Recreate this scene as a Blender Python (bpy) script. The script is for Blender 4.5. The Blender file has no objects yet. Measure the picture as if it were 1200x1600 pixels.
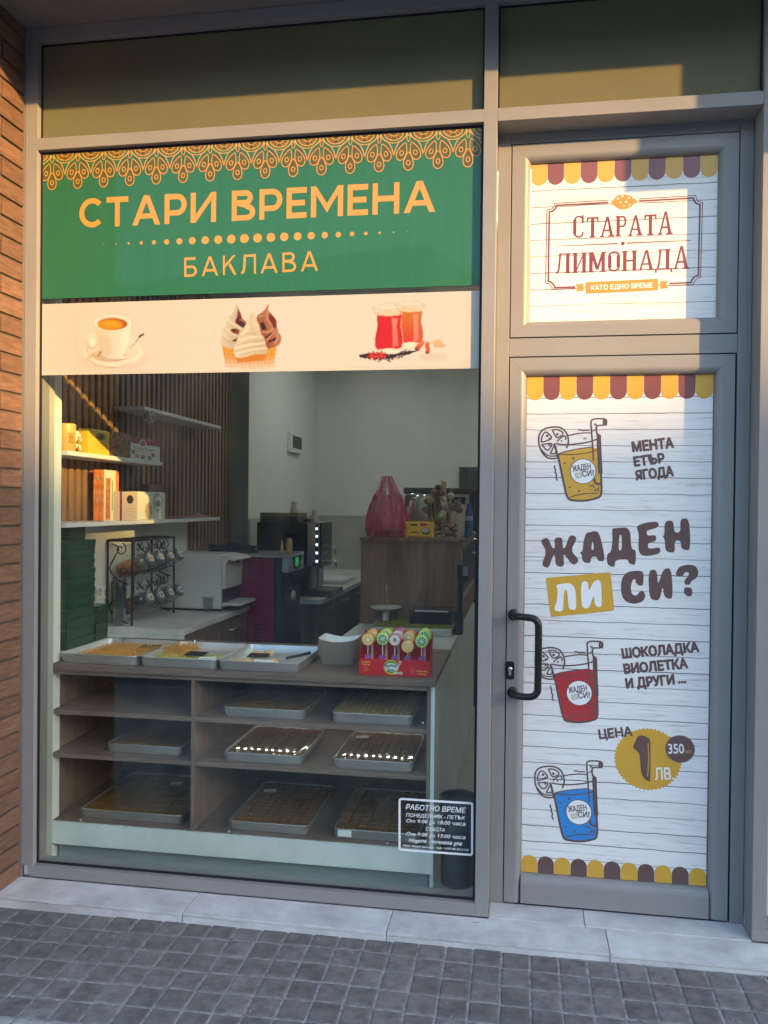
import bpy, math, random
import numpy as np
from mathutils import Vector, Matrix
from mathutils.geometry import tessellate_polygon
random.seed(11)
SC = bpy.context.scene
COL = SC.collection
rad = math.radians

# ------------------------------------------------------------------ camera
CAM = Vector((0.0, -3.10, 1.53))
YAW, PITCH, ROLL, FPX = rad(9.3), rad(-0.55), rad(0.595), 1303.0
_f = Vector((-math.sin(YAW)*math.cos(PITCH), math.cos(YAW)*math.cos(PITCH), math.sin(PITCH)))
_r = Vector((math.cos(YAW), math.sin(YAW), 0)); _u = _r.cross(_f)
_c, _s = math.cos(ROLL), math.sin(ROLL)
_r, _u = _c*_r + _s*_u, -_s*_r + _c*_u
cd = bpy.data.cameras.new('camera'); co = bpy.data.objects.new('camera', cd); COL.objects.link(co)
cd.sensor_fit = 'HORIZONTAL'; cd.sensor_width = 36; cd.lens = FPX/1200*36
cd.clip_start = 0.05; cd.clip_end = 600
co.matrix_world = Matrix(((_r.x, _u.x, -_f.x, CAM.x), (_r.y, _u.y, -_f.y, CAM.y), (_r.z, _u.z, -_f.z, CAM.z), (0, 0, 0, 1)))
SC.camera = co

# ------------------------------------------------------------------ sky, sun, exposure
SUN_FROM = Vector((1.575, -1.0, 0.42)).normalized()      # towards the sun
el = math.asin(SUN_FROM.z); az = math.atan2(SUN_FROM.x, SUN_FROM.y)
w = bpy.data.worlds.new('World'); SC.world = w; w.use_nodes = True
nt = w.node_tree
sky = nt.nodes.new('ShaderNodeTexSky'); sky.sky_type = 'NISHITA'; sky.sun_disc = False
sky.sun_elevation = el; sky.sun_rotation = az; sky.air_density = 1.0; sky.dust_density = 1.2; sky.ozone_density = 1.5
bg = nt.nodes['Background']; nt.links.new(sky.outputs[0], bg.inputs[0]); bg.inputs[1].default_value = 0.15
sl = bpy.data.lights.new('sun', 'SUN'); sl.energy = 2.15; sl.angle = rad(0.55); sl.color = (1.0, 0.58, 0.18)
so = bpy.data.objects.new('sun', sl); COL.objects.link(so)
so.rotation_euler = SUN_FROM.to_track_quat('Z', 'Y').to_euler(); so.location = (20, -14, 8)
SC.view_settings.view_transform = 'Standard'; SC.view_settings.look = 'None'
SC.view_settings.exposure = 2.3; SC.view_settings.gamma = 1.0; SC.view_settings.use_curve_mapping = False
SC.cycles.max_bounces = 10; SC.cycles.transparent_max_bounces = 24
SC.cycles.diffuse_bounces = 5; SC.cycles.glossy_bounces = 4

# ------------------------------------------------------------------ photo position -> place on a real plane
def _ray(a, b): return _f + (a-600)/FPX*_r - (b-800)/FPX*_u
def PY(a, b, y):
    d = _ray(a, b); return CAM + d*((y-CAM.y)/d.y)
def PX(a, b, x):
    d = _ray(a, b); return CAM + d*((x-CAM.x)/d.x)
def PZ(a, b, z):
    d = _ray(a, b); return CAM + d*((z-CAM.z)/d.z)

# ------------------------------------------------------------------ materials
MATS = {}
def mat(name, col, rough=.5, metal=0., var=0., vs=8., bump=0., bs=200., st=(1, 1, 1), coat=0., spec=.5, emit=None, es=1., hue=None, rnd=0., rvar=0., trans=0., ior=1.45):
    if name in MATS: return MATS[name]
    m = bpy.data.materials.new(name); m.use_nodes = True; n = m.node_tree.nodes; l = m.node_tree.links
    b = n['Principled BSDF']; b.inputs['Base Color'].default_value = (*col, 1)
    b.inputs['Roughness'].default_value = rough; b.inputs['Metallic'].default_value = metal
    b.inputs['Specular IOR Level'].default_value = spec
    b.inputs['Coat Weight'].default_value = coat; b.inputs['Transmission Weight'].default_value = trans; b.inputs['IOR'].default_value = ior
    if emit: b.inputs['Emission Color'].default_value = (*emit, 1); b.inputs['Emission Strength'].default_value = es
    tc = n.new('ShaderNodeTexCoord'); mp = n.new('ShaderNodeMapping'); mp.inputs['Scale'].default_value = st
    l.new(tc.outputs['Object'], mp.inputs[0])
    vec = mp.outputs[0]
    if rnd:
        oi = n.new('ShaderNodeObjectInfo'); ad = n.new('ShaderNodeVectorMath'); ad.operation = 'ADD'
        sc_ = n.new('ShaderNodeMath'); sc_.operation = 'MULTIPLY'; sc_.inputs[1].default_value = 37.0
        l.new(oi.outputs['Random'], sc_.inputs[0]); l.new(vec, ad.inputs[0]); l.new(sc_.outputs[0], ad.inputs[1]); vec = ad.outputs[0]
    if var or rvar:
        nz = n.new('ShaderNodeTexNoise'); nz.inputs['Scale'].default_value = vs; nz.inputs['Detail'].default_value = 6; nz.inputs['Roughness'].default_value = .62
        l.new(vec, nz.inputs['Vector'])
    if var:
        r = n.new('ShaderNodeValToRGB'); h = hue or (1, 1, 1)
        r.color_ramp.elements[0].position = .3; r.color_ramp.elements[1].position = .7
        r.color_ramp.elements[0].color = (*[max(0, c*(1-var)) for c in col], 1)
        r.color_ramp.elements[1].color = (*[min(1, c*(1+var)*h[i]) for i, c in enumerate(col)], 1)
        l.new(nz.outputs[0], r.inputs[0]); out = r.outputs[0]
        if rnd:
            hs = n.new('ShaderNodeHueSaturation'); mr = n.new('ShaderNodeMapRange')
            mr.inputs['To Min'].default_value = 1-rnd; mr.inputs['To Max'].default_value = 1+rnd
            l.new(oi.outputs['Random'], mr.inputs[0]); l.new(mr.outputs[0], hs.inputs['Value']); l.new(out, hs.inputs['Color']); out = hs.outputs[0]
        l.new(out, b.inputs['Base Color'])
    if rvar:
        mr2 = n.new('ShaderNodeMapRange'); mr2.inputs['To Min'].default_value = max(.02, rough-rvar); mr2.inputs['To Max'].default_value = rough+rvar
        l.new(nz.outputs[0], mr2.inputs[0]); l.new(mr2.outputs[0], b.inputs['Roughness'])
    if bump:
        nb = n.new('ShaderNodeTexNoise'); nb.inputs['Scale'].default_value = bs; nb.inputs['Detail'].default_value = 4
        l.new(vec, nb.inputs['Vector']); bp = n.new('ShaderNodeBump'); bp.inputs['Strength'].default_value = bump; bp.inputs['Distance'].default_value = .002
        l.new(nb.outputs[0], bp.inputs['Height']); l.new(bp.outputs[0], b.inputs['Normal'])
    MATS[name] = m; return m

def glassy(name, tint=(1, 1, 1), f0=.045, rough=0., power=5., bump=0., bs=8., gtint=(1, 1, 1), dust=0.):
    """clear sheet: transparent with a mirror share that grows at grazing angles"""
    if name in MATS: return MATS[name]
    m = bpy.data.materials.new(name); m.use_nodes = True; n = m.node_tree.nodes; l = m.node_tree.links
    n.remove(n['Principled BSDF']); out = n['Material Output']
    lw = n.new('ShaderNodeLayerWeight'); lw.inputs['Blend'].default_value = .5
    pw = n.new('ShaderNodeMath'); pw.operation = 'POWER'; pw.inputs[1].default_value = power
    ml = n.new('ShaderNodeMath'); ml.operation = 'MULTIPLY_ADD'; ml.inputs[1].default_value = 1-f0; ml.inputs[2].default_value = f0
    tr = n.new('ShaderNodeBsdfTransparent'); tr.inputs[0].default_value = (*tint, 1)
    gl = n.new('ShaderNodeBsdfGlossy'); gl.inputs['Roughness'].default_value = rough; gl.inputs['Color'].default_value = (*gtint, 1)
    mx = n.new('ShaderNodeMixShader')
    l.new(lw.outputs['Facing'], pw.inputs[0]); l.new(pw.outputs[0], ml.inputs[0]); l.new(ml.outputs[0], mx.inputs[0])
    l.new(tr.outputs[0], mx.inputs[1]); l.new(gl.outputs[0], mx.inputs[2]); l.new(mx.outputs[0], out.inputs[0])
    if bump:
        tc = n.new('ShaderNodeTexCoord'); nb = n.new('ShaderNodeTexNoise'); nb.inputs['Scale'].default_value = bs; nb.inputs['Detail'].default_value = 3
        l.new(tc.outputs['Object'], nb.inputs['Vector']); bp = n.new('ShaderNodeBump'); bp.inputs['Strength'].default_value = bump; bp.inputs['Distance'].default_value = .01
        l.new(nb.outputs[0], bp.inputs['Height']); l.new(bp.outputs[0], gl.inputs['Normal'])
    if dust:
        tc2 = n.new('ShaderNodeTexCoord'); mp2 = n.new('ShaderNodeMapping'); mp2.inputs['Scale'].default_value = (1.2, 1, .5); l.new(tc2.outputs['Object'], mp2.inputs[0])
        n3 = n.new('ShaderNodeTexNoise'); n3.inputs['Scale'].default_value = 3.5; n3.inputs['Detail'].default_value = 8; n3.inputs['Roughness'].default_value = .75; l.new(mp2.outputs[0], n3.inputs['Vector'])
        mr = n.new('ShaderNodeMapRange'); mr.inputs['From Min'].default_value = .45; mr.inputs['From Max'].default_value = .85; mr.inputs['To Max'].default_value = dust
        vo = n.new('ShaderNodeTexVoronoi'); vo.inputs['Scale'].default_value = 22; l.new(tc2.outputs['Object'], vo.inputs['Vector'])
        m2 = n.new('ShaderNodeMapRange'); m2.inputs['From Min'].default_value = .075; m2.inputs['From Max'].default_value = .03; m2.inputs['To Max'].default_value = dust*3; l.new(vo.outputs['Distance'], m2.inputs[0])
        wn = n.new('ShaderNodeMath'); wn.operation = 'GREATER_THAN'; wn.inputs[1].default_value = .8; sx = n.new('ShaderNodeSeparateColor'); l.new(vo.outputs['Color'], sx.inputs[0]); l.new(sx.outputs[0], wn.inputs[0])
        m3 = n.new('ShaderNodeMath'); m3.operation = 'MULTIPLY'; l.new(m2.outputs[0], m3.inputs[0]); l.new(wn.outputs[0], m3.inputs[1])
        l.new(n3.outputs[0], mr.inputs[0]); ad = n.new('ShaderNodeMath'); ad.operation = 'ADD'; l.new(mr.outputs[0], ad.inputs[0]); l.new(m3.outputs[0], ad.inputs[1])
        df = n.new('ShaderNodeBsdfDiffuse'); df.inputs[0].default_value = (.6, .58, .54, 1); mx2 = n.new('ShaderNodeMixShader')
        l.new(ad.outputs[0], mx2.inputs[0]); l.new(mx.outputs[0], mx2.inputs[1]); l.new(df.outputs[0], mx2.inputs[2]); l.new(mx2.outputs[0], out.inputs[0])
    MATS[name] = m; return m

def wood(name, c1, c2, c3=None, axis=2, scale=14., rough=.5, bump=.15):
    """long streaked grain along one axis"""
    if name in MATS: return MATS[name]
    m = bpy.data.materials.new(name); m.use_nodes = True; n = m.node_tree.nodes; l = m.node_tree.links
    b = n['Principled BSDF']; b.inputs['Roughness'].default_value = rough
    tc = n.new('ShaderNodeTexCoord'); mp = n.new('ShaderNodeMapping'); s = [scale*1.0]*3; s[axis] = scale*.07
    mp.inputs['Scale'].default_value = s; l.new(tc.outputs['Object'], mp.inputs[0])
    oi = n.new('ShaderNodeObjectInfo'); ad = n.new('ShaderNodeVectorMath'); ad.operation = 'ADD'
    k = n.new('ShaderNodeMath'); k.operation = 'MULTIPLY'; k.inputs[1].default_value = 23; l.new(oi.outputs['Random'], k.inputs[0])
    l.new(mp.outputs[0], ad.inputs[0]); l.new(k.outputs[0], ad.inputs[1])
    n1 = n.new('ShaderNodeTexNoise'); n1.inputs['Scale'].default_value = 1.; n1.inputs['Detail'].default_value = 8; n1.inputs['Roughness'].default_value = .7; n1.inputs['Distortion'].default_value = .6
    l.new(ad.outputs[0], n1.inputs['Vector'])
    n2 = n.new('ShaderNodeTexNoise'); n2.inputs['Scale'].default_value = 9.; n2.inputs['Detail'].default_value = 3
    l.new(ad.outputs[0], n2.inputs['Vector'])
    mx = n.new('ShaderNodeMix'); mx.data_type = 'FLOAT'; mx.inputs[0].default_value = .35
    l.new(n1.outputs[0], mx.inputs[2]); l.new(n2.outputs[0], mx.inputs[3])
    r = n.new('ShaderNodeValToRGB'); r.color_ramp.elements[0].position = .34; r.color_ramp.elements[1].position = .66
    r.color_ramp.elements[0].color = (*c1, 1); r.color_ramp.elements[1].color = (*c2, 1)
    if c3: e = r.color_ramp.elements.new(.5); e.color = (*c3, 1)
    l.new(mx.outputs[0], r.inputs[0]); l.new(r.outputs[0], b.inputs['Base Color'])
    bp = n.new('ShaderNodeBump'); bp.inputs['Strength'].default_value = bump; bp.inputs['Distance'].default_value = .001
    l.new(mx.outputs[0], bp.inputs['Height']); l.new(bp.outputs[0], b.inputs['Normal'])
    MATS[name] = m; return m

def plankprint(name, z0, pitch):
    """printed picture of whitewashed boards: dark seams, grain, knots"""
    m = bpy.data.materials.new(name); m.use_nodes = True; n = m.node_tree.nodes; l = m.node_tree.links
    b = n['Principled BSDF']; b.inputs['Roughness'].default_value = .35; b.inputs['Coat Weight'].default_value = .3
    tc = n.new('ShaderNodeTexCoord'); sp = n.new('ShaderNodeSeparateXYZ'); l.new(tc.outputs['Object'], sp.inputs[0])
    def math_(op, a, c=None, v=None):
        q = n.new('ShaderNodeMath'); q.operation = op
        if isinstance(a, (int, float)): q.inputs[0].default_value = a
        else: l.new(a, q.inputs[0])
        if c is not None: l.new(c, q.inputs[1])
        elif v is not None: q.inputs[1].default_value = v
        return q.outputs[0]
    wob = n.new('ShaderNodeTexNoise'); wob.noise_dimensions = '3D'; wob.inputs['Scale'].default_value = 1; wob.inputs['Detail'].default_value = 3
    mpw = n.new('ShaderNodeMapping'); mpw.inputs['Scale'].default_value = (9, 1, 6); l.new(tc.outputs['Object'], mpw.inputs[0]); l.new(mpw.outputs[0], wob.inputs['Vector'])
    wz = math_('MULTIPLY', math_('SUBTRACT', wob.outputs[0], v=.5), v=.010)
    zz = math_('DIVIDE', math_('ADD', math_('SUBTRACT', sp.outputs[2], v=z0), wz), v=pitch)
    fr = math_('FRACT', zz); fl = math_('FLOOR', zz)
    d = math_('ABSOLUTE', math_('SUBTRACT', fr, v=.5))            # .5 at the seam
    seam = n.new('ShaderNodeMapRange'); seam.inputs['From Min'].default_value = .468; seam.inputs['From Max'].default_value = .482
    l.new(d, seam.inputs[0])
    # strength of each seam changes from board to board and along it
    wn = n.new('ShaderNodeTexWhiteNoise'); wn.noise_dimensions = '1D'; l.new(math_('FLOOR', math_('ADD', zz, v=.5)), wn.inputs['W'])
    sn = n.new('ShaderNodeTexNoise'); sn.inputs['Scale'].default_value = 5; sn.inputs['Detail'].default_value = 4; l.new(tc.outputs['Object'], sn.inputs['Vector'])
    st_ = math_('MULTIPLY', math_('ADD', math_('MULTIPLY', wn.outputs[0], v=.55), v=.60), math_('ADD', sn.outputs[0], v=.45))
    sf = math_('MULTIPLY', seam.outputs[0], st_)
    cmb = n.new('ShaderNodeCombineXYZ'); l.new(math_('MULTIPLY', sp.outputs[0], v=5.), cmb.inputs[0]); l.new(math_('MULTIPLY', sp.outputs[2], v=95.), cmb.inputs[2]); l.new(math_('MULTIPLY', fl, v=7.3), cmb.inputs[1])
    gr = n.new('ShaderNodeTexNoise'); gr.inputs['Scale'].default_value = 1; gr.inputs['Detail'].default_value = 7; gr.inputs['Roughness'].default_value = .7; gr.inputs['Distortion'].default_value = .7
    l.new(cmb.outputs[0], gr.inputs['Vector'])
    rp = n.new('ShaderNodeValToRGB'); E_ = rp.color_ramp.elements
    E_[0].position = .29; E_[0].color = (.44, .41, .39, 1); E_[1].position = .44; E_[1].color = (.72, .72, .71, 1)
    e = E_.new(.62); e.color = (.76, .77, .77, 1)
    l.new(gr.outputs[0], rp.inputs[0])
    vo = n.new('ShaderNodeTexVoronoi'); vo.inputs['Scale'].default_value = 1; cm2 = n.new('ShaderNodeCombineXYZ')
    l.new(math_('MULTIPLY', sp.outputs[0], v=4.3), cm2.inputs[0]); l.new(math_('MULTIPLY', sp.outputs[2], v=7.), cm2.inputs[2]); l.new(cm2.outputs[0], vo.inputs['Vector'])
    kn = n.new('ShaderNodeMapRange'); kn.inputs['From Min'].default_value = .045; kn.inputs['From Max'].default_value = .01; l.new(vo.outputs['Distance'], kn.inputs[0])
    tot = math_('MAXIMUM', sf, math_('MULTIPLY', kn.outputs[0], v=.75))
    mx = n.new('ShaderNodeMix'); mx.data_type = 'RGBA'; l.new(tot, mx.inputs[0]); l.new(rp.outputs[0], mx.inputs[6]); mx.inputs[7].default_value = (.07, .06, .07, 1)
    l.new(mx.outputs[2], b.inputs['Base Color'])
    return m

# ------------------------------------------------------------------ mesh building
ORG = {}
def tag(o, label=None, cat=None, group=None, kind=None):
    if label: o['label'] = label
    if cat: o['category'] = cat
    if group: o['group'] = group
    if kind: o['kind'] = kind
    return o
def thing(name, loc, label, cat, group=None):
    o = bpy.data.objects.new(name, None); COL.objects.link(o); o.location = loc; o.empty_display_size = .05
    ORG[o.name] = Vector(loc); return tag(o, label, cat, group)

class MB:
    def __init__(s): s.v = []; s.f = []; s.m = []; s.s = []
    def add(s, vs, fs, mi=0, sm=False):
        k = len(s.v); s.v += [tuple(p) for p in vs]
        for f in fs: s.f.append([i+k for i in f]); s.m.append(mi); s.s.append(sm)
        return s
    def box(s, x0, x1, y0, y1, z0, z1, mi=0):
        return s.add([(x0, y0, z0), (x1, y0, z0), (x1, y1, z0), (x0, y1, z0), (x0, y0, z1), (x1, y0, z1), (x1, y1, z1), (x0, y1, z1)],
                     [(0, 3, 2, 1), (4, 5, 6, 7), (0, 1, 5, 4), (1, 2, 6, 5), (2, 3, 7, 6), (3, 0, 4, 7)], mi)
    def prism(s, pts, y0, y1, mi=0):
        """outline in (x, z), extruded from y0 to y1"""
        n = len(pts); a = [(p[0], y0, p[1]) for p in pts]+[(p[0], y1, p[1]) for p in pts]
        return s.add(a, [tuple(range(n)), tuple(range(2*n-1, n-1, -1))]+[(i, i+n, (i+1) % n+n, (i+1) % n) for i in range(n)], mi)
    def prismz(s, pts, z0, z1, mi=0):
        n = len(pts); a = [(p[0], p[1], z0) for p in pts]+[(p[0], p[1], z1) for p in pts]
        return s.add(a, [tuple(range(n-1, -1, -1)), tuple(range(n, 2*n))]+[(i, (i+1) % n, (i+1) % n+n, i+n) for i in range(n)], mi)
    def flat(s, loops, y, mi=0):
        """filled outline in the plane y = const, holes allowed; faces -y"""
        L = [[Vector((p[0], p[1], 0)) for p in lp] for lp in loops]
        t = tessellate_polygon(L); allp = [p for lp in L for p in lp]
        vs = [(p.x, y, p.y) for p in allp]; fs = []
        for a, b, c in t:
            A, B, Cc = allp[a], allp[b], allp[c]
            cr = (B.x-A.x)*(Cc.y-A.y)-(B.y-A.y)*(Cc.x-A.x)
            if abs(cr) < 1e-12: continue
            fs.append((a, b, c) if cr > 0 else (a, c, b))
        return s.add(vs, fs, mi)
    def stroke(s, pts, wd, y, mi=0, closed=False, taper=None):
        P = [Vector((p[0], p[1])) for p in pts]; n = len(P)
        if n < 2: return s
        L = []; Rr = []
        for i in range(n):
            a = P[(i-1) % n] if (closed or i > 0) else None; c = P[(i+1) % n] if (closed or i < n-1) else None
            d1 = (P[i]-a).normalized() if a is not None and (P[i]-a).length > 1e-9 else None
            d2 = (c-P[i]).normalized() if c is not None and (c-P[i]).length > 1e-9 else None
            if d1 is None: d1 = d2
            if d2 is None: d2 = d1
            if d1 is None: d1 = d2 = Vector((1, 0))
            t = (d1+d2); t = t.normalized() if t.length > 1e-6 else d1
            nn = Vector((-t.y, t.x)); c_ = max(.45, abs(nn.dot(Vector((-d1.y, d1.x))))); h = wd/2/c_
            if taper: h *= taper(i/(n-1))
            L.append(P[i]+nn*h); Rr.append(P[i]-nn*h)
        vs = [(p.x, y, p.y) for p in L]+[(p.x, y, p.y) for p in Rr]
        rng = range(n) if closed else range(n-1)
        return s.add(vs, [(i, i+n, (i+1) % n+n, (i+1) % n) for i in rng], mi)
    def tube(s, path, r, n=8, mi=0, closed=False, cap=True, rf=None):
        P = [Vector(p) for p in path]; N = len(P); up = Vector((0, 0, 1)); rings = []
        prev = None
        for i in range(N):
            a = P[i-1] if (i > 0 or closed) else P[i]; c = P[(i+1) % N] if (i < N-1 or closed) else P[i]
            t = (c-a).normalized()
            if prev is None:
                prev = t.orthogonal().normalized() if abs(t.dot(up)) > .95 else t.cross(up).normalized()
            x = (prev-t*prev.dot(t)).normalized(); prev = x; yv = t.cross(x)
            rr = r*(rf(i/(N-1)) if rf else 1)
            rings.append([P[i]+(x*math.cos(2*math.pi*k/n)+yv*math.sin(2*math.pi*k/n))*rr for k in range(n)])
        vs = [p for rg in rings for p in rg]; fs = []
        for i in range(N if closed else N-1):
            j = (i+1) % N
            for k in range(n): fs.append((i*n+k, i*n+(k+1) % n, j*n+(k+1) % n, j*n+k))
        s.add(vs, fs, mi, True)
        if cap and not closed: s.add(rings[0][::-1], [tuple(range(n))], mi); s.add(rings[-1], [tuple(range(n))], mi)
        return s
    def lathe(s, prof, c=(0, 0, 0), n=20, mi=0, sm=True, axis='z', sx=1., sy=1.):
        vs = []; m = len(prof)
        for r, h in prof:
            for k in range(n):
                a = 2*math.pi*k/n; p = (r*math.cos(a)*sx, r*math.sin(a)*sy, h)
                if axis == 'y': p = (p[0], h, p[1])
                if axis == 'x': p = (h, p[0], p[1])
                vs.append((c[0]+p[0], c[1]+p[1], c[2]+p[2]))
        fs = [(i*n+k, i*n+(k+1) % n, (i+1)*n+(k+1) % n, (i+1)*n+k) for i in range(m-1) for k in range(n)]
        s.add(vs, fs, mi, sm)
        return s
    def ball(s, c, r, n=10, m=7, mi=0, sx=1, sy=1, sz=1):
        pr = [(r*math.sin(math.pi*i/m), -r*math.cos(math.pi*i/m)*sz) for i in range(m+1)]
        pr[0] = (r*.02, pr[0][1]); pr[-1] = (r*.02, pr[-1][1])
        return s.lathe(pr, c, n, mi, True, 'z', sx, sy)
    def build(s, name, mats, parent=None, bevel=0., label=None, cat=None, group=None, kind=None, origin=None, seg=2, colors=None):
        if not isinstance(mats, (list, tuple)): mats = [mats]
        V = np.array(s.v, dtype=float).reshape(-1, 3)
        if parent is not None: o0 = ORG[parent.name]
        elif origin is not None: o0 = Vector(origin)
        else: o0 = Vector(((V[:, 0].min()+V[:, 0].max())/2, (V[:, 1].min()+V[:, 1].max())/2, V[:, 2].min()))
        V = V-np.array(o0)
        me = bpy.data.meshes.new(name); me.from_pydata([tuple(p) for p in V], [], s.f)
        for m_ in mats: me.materials.append(m_)
        me.polygons.foreach_set('material_index', s.m); me.polygons.foreach_set('use_smooth', s.s)
        if colors is not None:
            ca = me.color_attributes.new('col', 'FLOAT_COLOR', 'POINT'); ca.data.foreach_set('color', np.asarray(colors, dtype=np.float32).ravel())
        me.update()
        o = bpy.data.objects.new(name, me); COL.objects.link(o)
        if parent is not None: o.parent = parent
        else: o.location = o0
        ORG[o.name] = o0
        if bevel:
            bm_ = o.modifiers.new('bevel', 'BEVEL'); bm_.width = bevel; bm_.segments = seg; bm_.limit_method = 'ANGLE'; bm_.angle_limit = rad(40)
        return tag(o, label, cat, group, kind)
def kids(o): return [c for c in COL.objects if c.parent == o]
KID = {}
def dup(root, loc, label=None, group=None, rotz=None):
    """copy a thing with its parts and their sub-parts"""
    if root.name not in KID: KID[root.name] = [(c, kids(c)) for c in kids(root)]
    r = root.copy(); COL.objects.link(r); r.location = loc
    if rotz is not None: r.rotation_euler = (0, 0, rotz)
    if label: r['label'] = label
    if group: r['group'] = group
    for ch, gs in KID[root.name]:
        c = ch.copy(); COL.objects.link(c); c.parent = r
        for g in gs:
            d = g.copy(); COL.objects.link(d); d.parent = c
    return r
def copyobj(o, loc, parent=None, name=None):
    c = o.copy(); COL.objects.link(c); c.location = loc
    if parent is not None: c.parent = parent
    return c
def arc(cx, cy, rx, ry, a0, a1, n=14):
    return [(cx+rx*math.cos(rad(a0+(a1-a0)*i/n)), cy+ry*math.sin(rad(a0+(a1-a0)*i/n))) for i in range(n+1)]
def rrect(x0, x1, y0, y1, r, n=5):
    return arc(x1-r, y0+r, r, r, -90, 0, n)+arc(x1-r, y1-r, r, r, 0, 90, n)+arc(x0+r, y1-r, r, r, 90, 180, n)+arc(x0+r, y0+r, r, r, 180, 270, n)
def chaikin(P, k=1, closed=True):
    for _ in range(k):
        Q = []; n = len(P)
        for i in range(n if closed else n-1):
            a, b = P[i], P[(i+1) % n]
            Q += [(a[0]*.78+b[0]*.22, a[1]*.78+b[1]*.22), (a[0]*.22+b[0]*.78, a[1]*.22+b[1]*.78)]
        if not closed: Q = [P[0]]+Q[1:-1]+[P[-1]]
        P = Q
    return P
def smooth_path(P, n=6):
    out = []; P = [Vector(p) for p in P]
    for i in range(len(P)-1):
        p0 = P[max(0, i-1)]; p1 = P[i]; p2 = P[i+1]; p3 = P[min(len(P)-1, i+2)]
        for k in range(n):
            t = k/n; out.append(.5*((2*p1)+(p2-p0)*t+(2*p0-5*p1+4*p2-p3)*t*t+(3*p1-p0-3*p2+p3)*t**3))
    return out+[P[-1]]

# ------------------------------------------------------------------ lettering
_capH = None
def text2d(s, off=0., spacing=1.):
    cu = bpy.data.curves.new('t', 'FONT'); cu.body = s; cu.offset = off; cu.resolution_u = 3; cu.space_character = spacing; cu.fill_mode = 'BOTH'
    ob = bpy.data.objects.new('t', cu); COL.objects.link(ob)
    dg = bpy.context.evaluated_depsgraph_get(); me = bpy.data.meshes.new_from_object(ob.evaluated_get(dg))
    vs = [(v.co.x, v.co.y) for v in me.vertices]; fs = [tuple(p.vertices) for p in me.polygons]
    bpy.data.objects.remove(ob); bpy.data.curves.remove(cu); bpy.data.meshes.remove(me)
    # contours that overlap inside one glyph get different small depths
    par = list(range(len(vs)))
    def find(i):
        while par[i] != i: par[i] = par[par[i]]; i = par[i]
        return i
    for f in fs:
        for k in f[1:]: par[find(k)] = find(f[0])
    ids = {}; isl = [ids.setdefault(find(i), len(ids)) for i in range(len(vs))]
    return vs, fs, isl
def ink(mb, polys, p0, e, up, y, mi, cell, grow=0.):
    """set overlapping outlines (word coordinates) as one gap-free layer of thin row strips"""
    xs = [p[0] for P in polys for p in P]; ys = [p[1] for P in polys for p in P]; g = grow+2*cell
    x0, y0 = min(xs)-g, min(ys)-g; W = int((max(xs)+g-x0)/cell)+2; H = int((max(ys)+g-y0)/cell)+2; M_ = np.zeros((H, W), bool)
    for P in polys:
        a0 = max(0, int((min(p[0] for p in P)-x0)/cell)-1); a1 = min(W, int((max(p[0] for p in P)-x0)/cell)+2)
        b0 = max(0, int((min(p[1] for p in P)-y0)/cell)-1); b1 = min(H, int((max(p[1] for p in P)-y0)/cell)+2)
        Y_, X_ = np.mgrid[b0:b1, a0:a1]; X_ = x0+(X_+.5)*cell; Y_ = y0+(Y_+.5)*cell; m = np.zeros(X_.shape, bool); n = len(P)
        for k in range(n):
            (xa, ya), (xb, yb) = P[k], P[(k+1) % n]
            if ya == yb: continue
            m ^= ((ya > Y_) != (yb > Y_)) & (X_ < (xb-xa)*(Y_-ya)/(yb-ya)+xa)
        M_[b0:b1, a0:a1] |= m
    r = grow/cell
    if r > .4:
        B = M_.copy(); R = int(math.ceil(r))
        for dy_ in range(-R, R+1):
            for dx_ in range(-R, R+1):
                if dx_*dx_+dy_*dy_ <= r*r+.3: B |= np.roll(np.roll(M_, dy_, 0), dx_, 1)
        M_ = B
    vs = []; fs = []
    for b in range(H):
        row = M_[b].astype(np.int8); d = np.diff(np.concatenate([[0], row, [0]])); st = np.where(d == 1)[0]; en = np.where(d == -1)[0]
        for u, v in zip(st, en):
            k = len(vs)
            for (xx, yy) in ((x0+u*cell, y0+b*cell), (x0+v*cell, y0+b*cell), (x0+v*cell, y0+(b+1)*cell), (x0+u*cell, y0+(b+1)*cell)):
                q = p0+e*xx+up*yy; vs.append((q.x, y, q.y))
            fs.append((k, k+1, k+2, k+3))
    mb.add(vs, fs, mi)
def text_on(mb, s, p0, p1, h, y, mi=0, off=0., shear=0., spacing=1., wob=0.):
    """set a word on the baseline p0-p1 (x, z) with capital height h, on the plane y"""
    global _capH
    if _capH is None:
        v, _, _i = text2d('H'); _capH = max(q[1] for q in v)
    vs, fs, isl = text2d(s, 0., spacing)
    if not vs: return
    x0 = min(q[0] for q in vs); x1 = max(q[0] for q in vs)
    p0 = Vector(p0); p1 = Vector(p1); d = p1-p0; L = d.length; e = d/L; up = Vector((-e.y, e.x)); P = []
    for a, b in vs:
        yy = b/_capH*h; xx = (a-x0)/(x1-x0)*(L-shear*h) + shear*yy
        if wob: yy += wob*math.sin(xx*90+b*5)*h; xx += wob*.7*math.sin(yy*120+a*7)*h
        P.append((xx, yy))
    ink(mb, [[P[k] for k in f] for f in fs], p0, e, up, y, mi, max(h/64, .00016), off*h/_capH)

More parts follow.
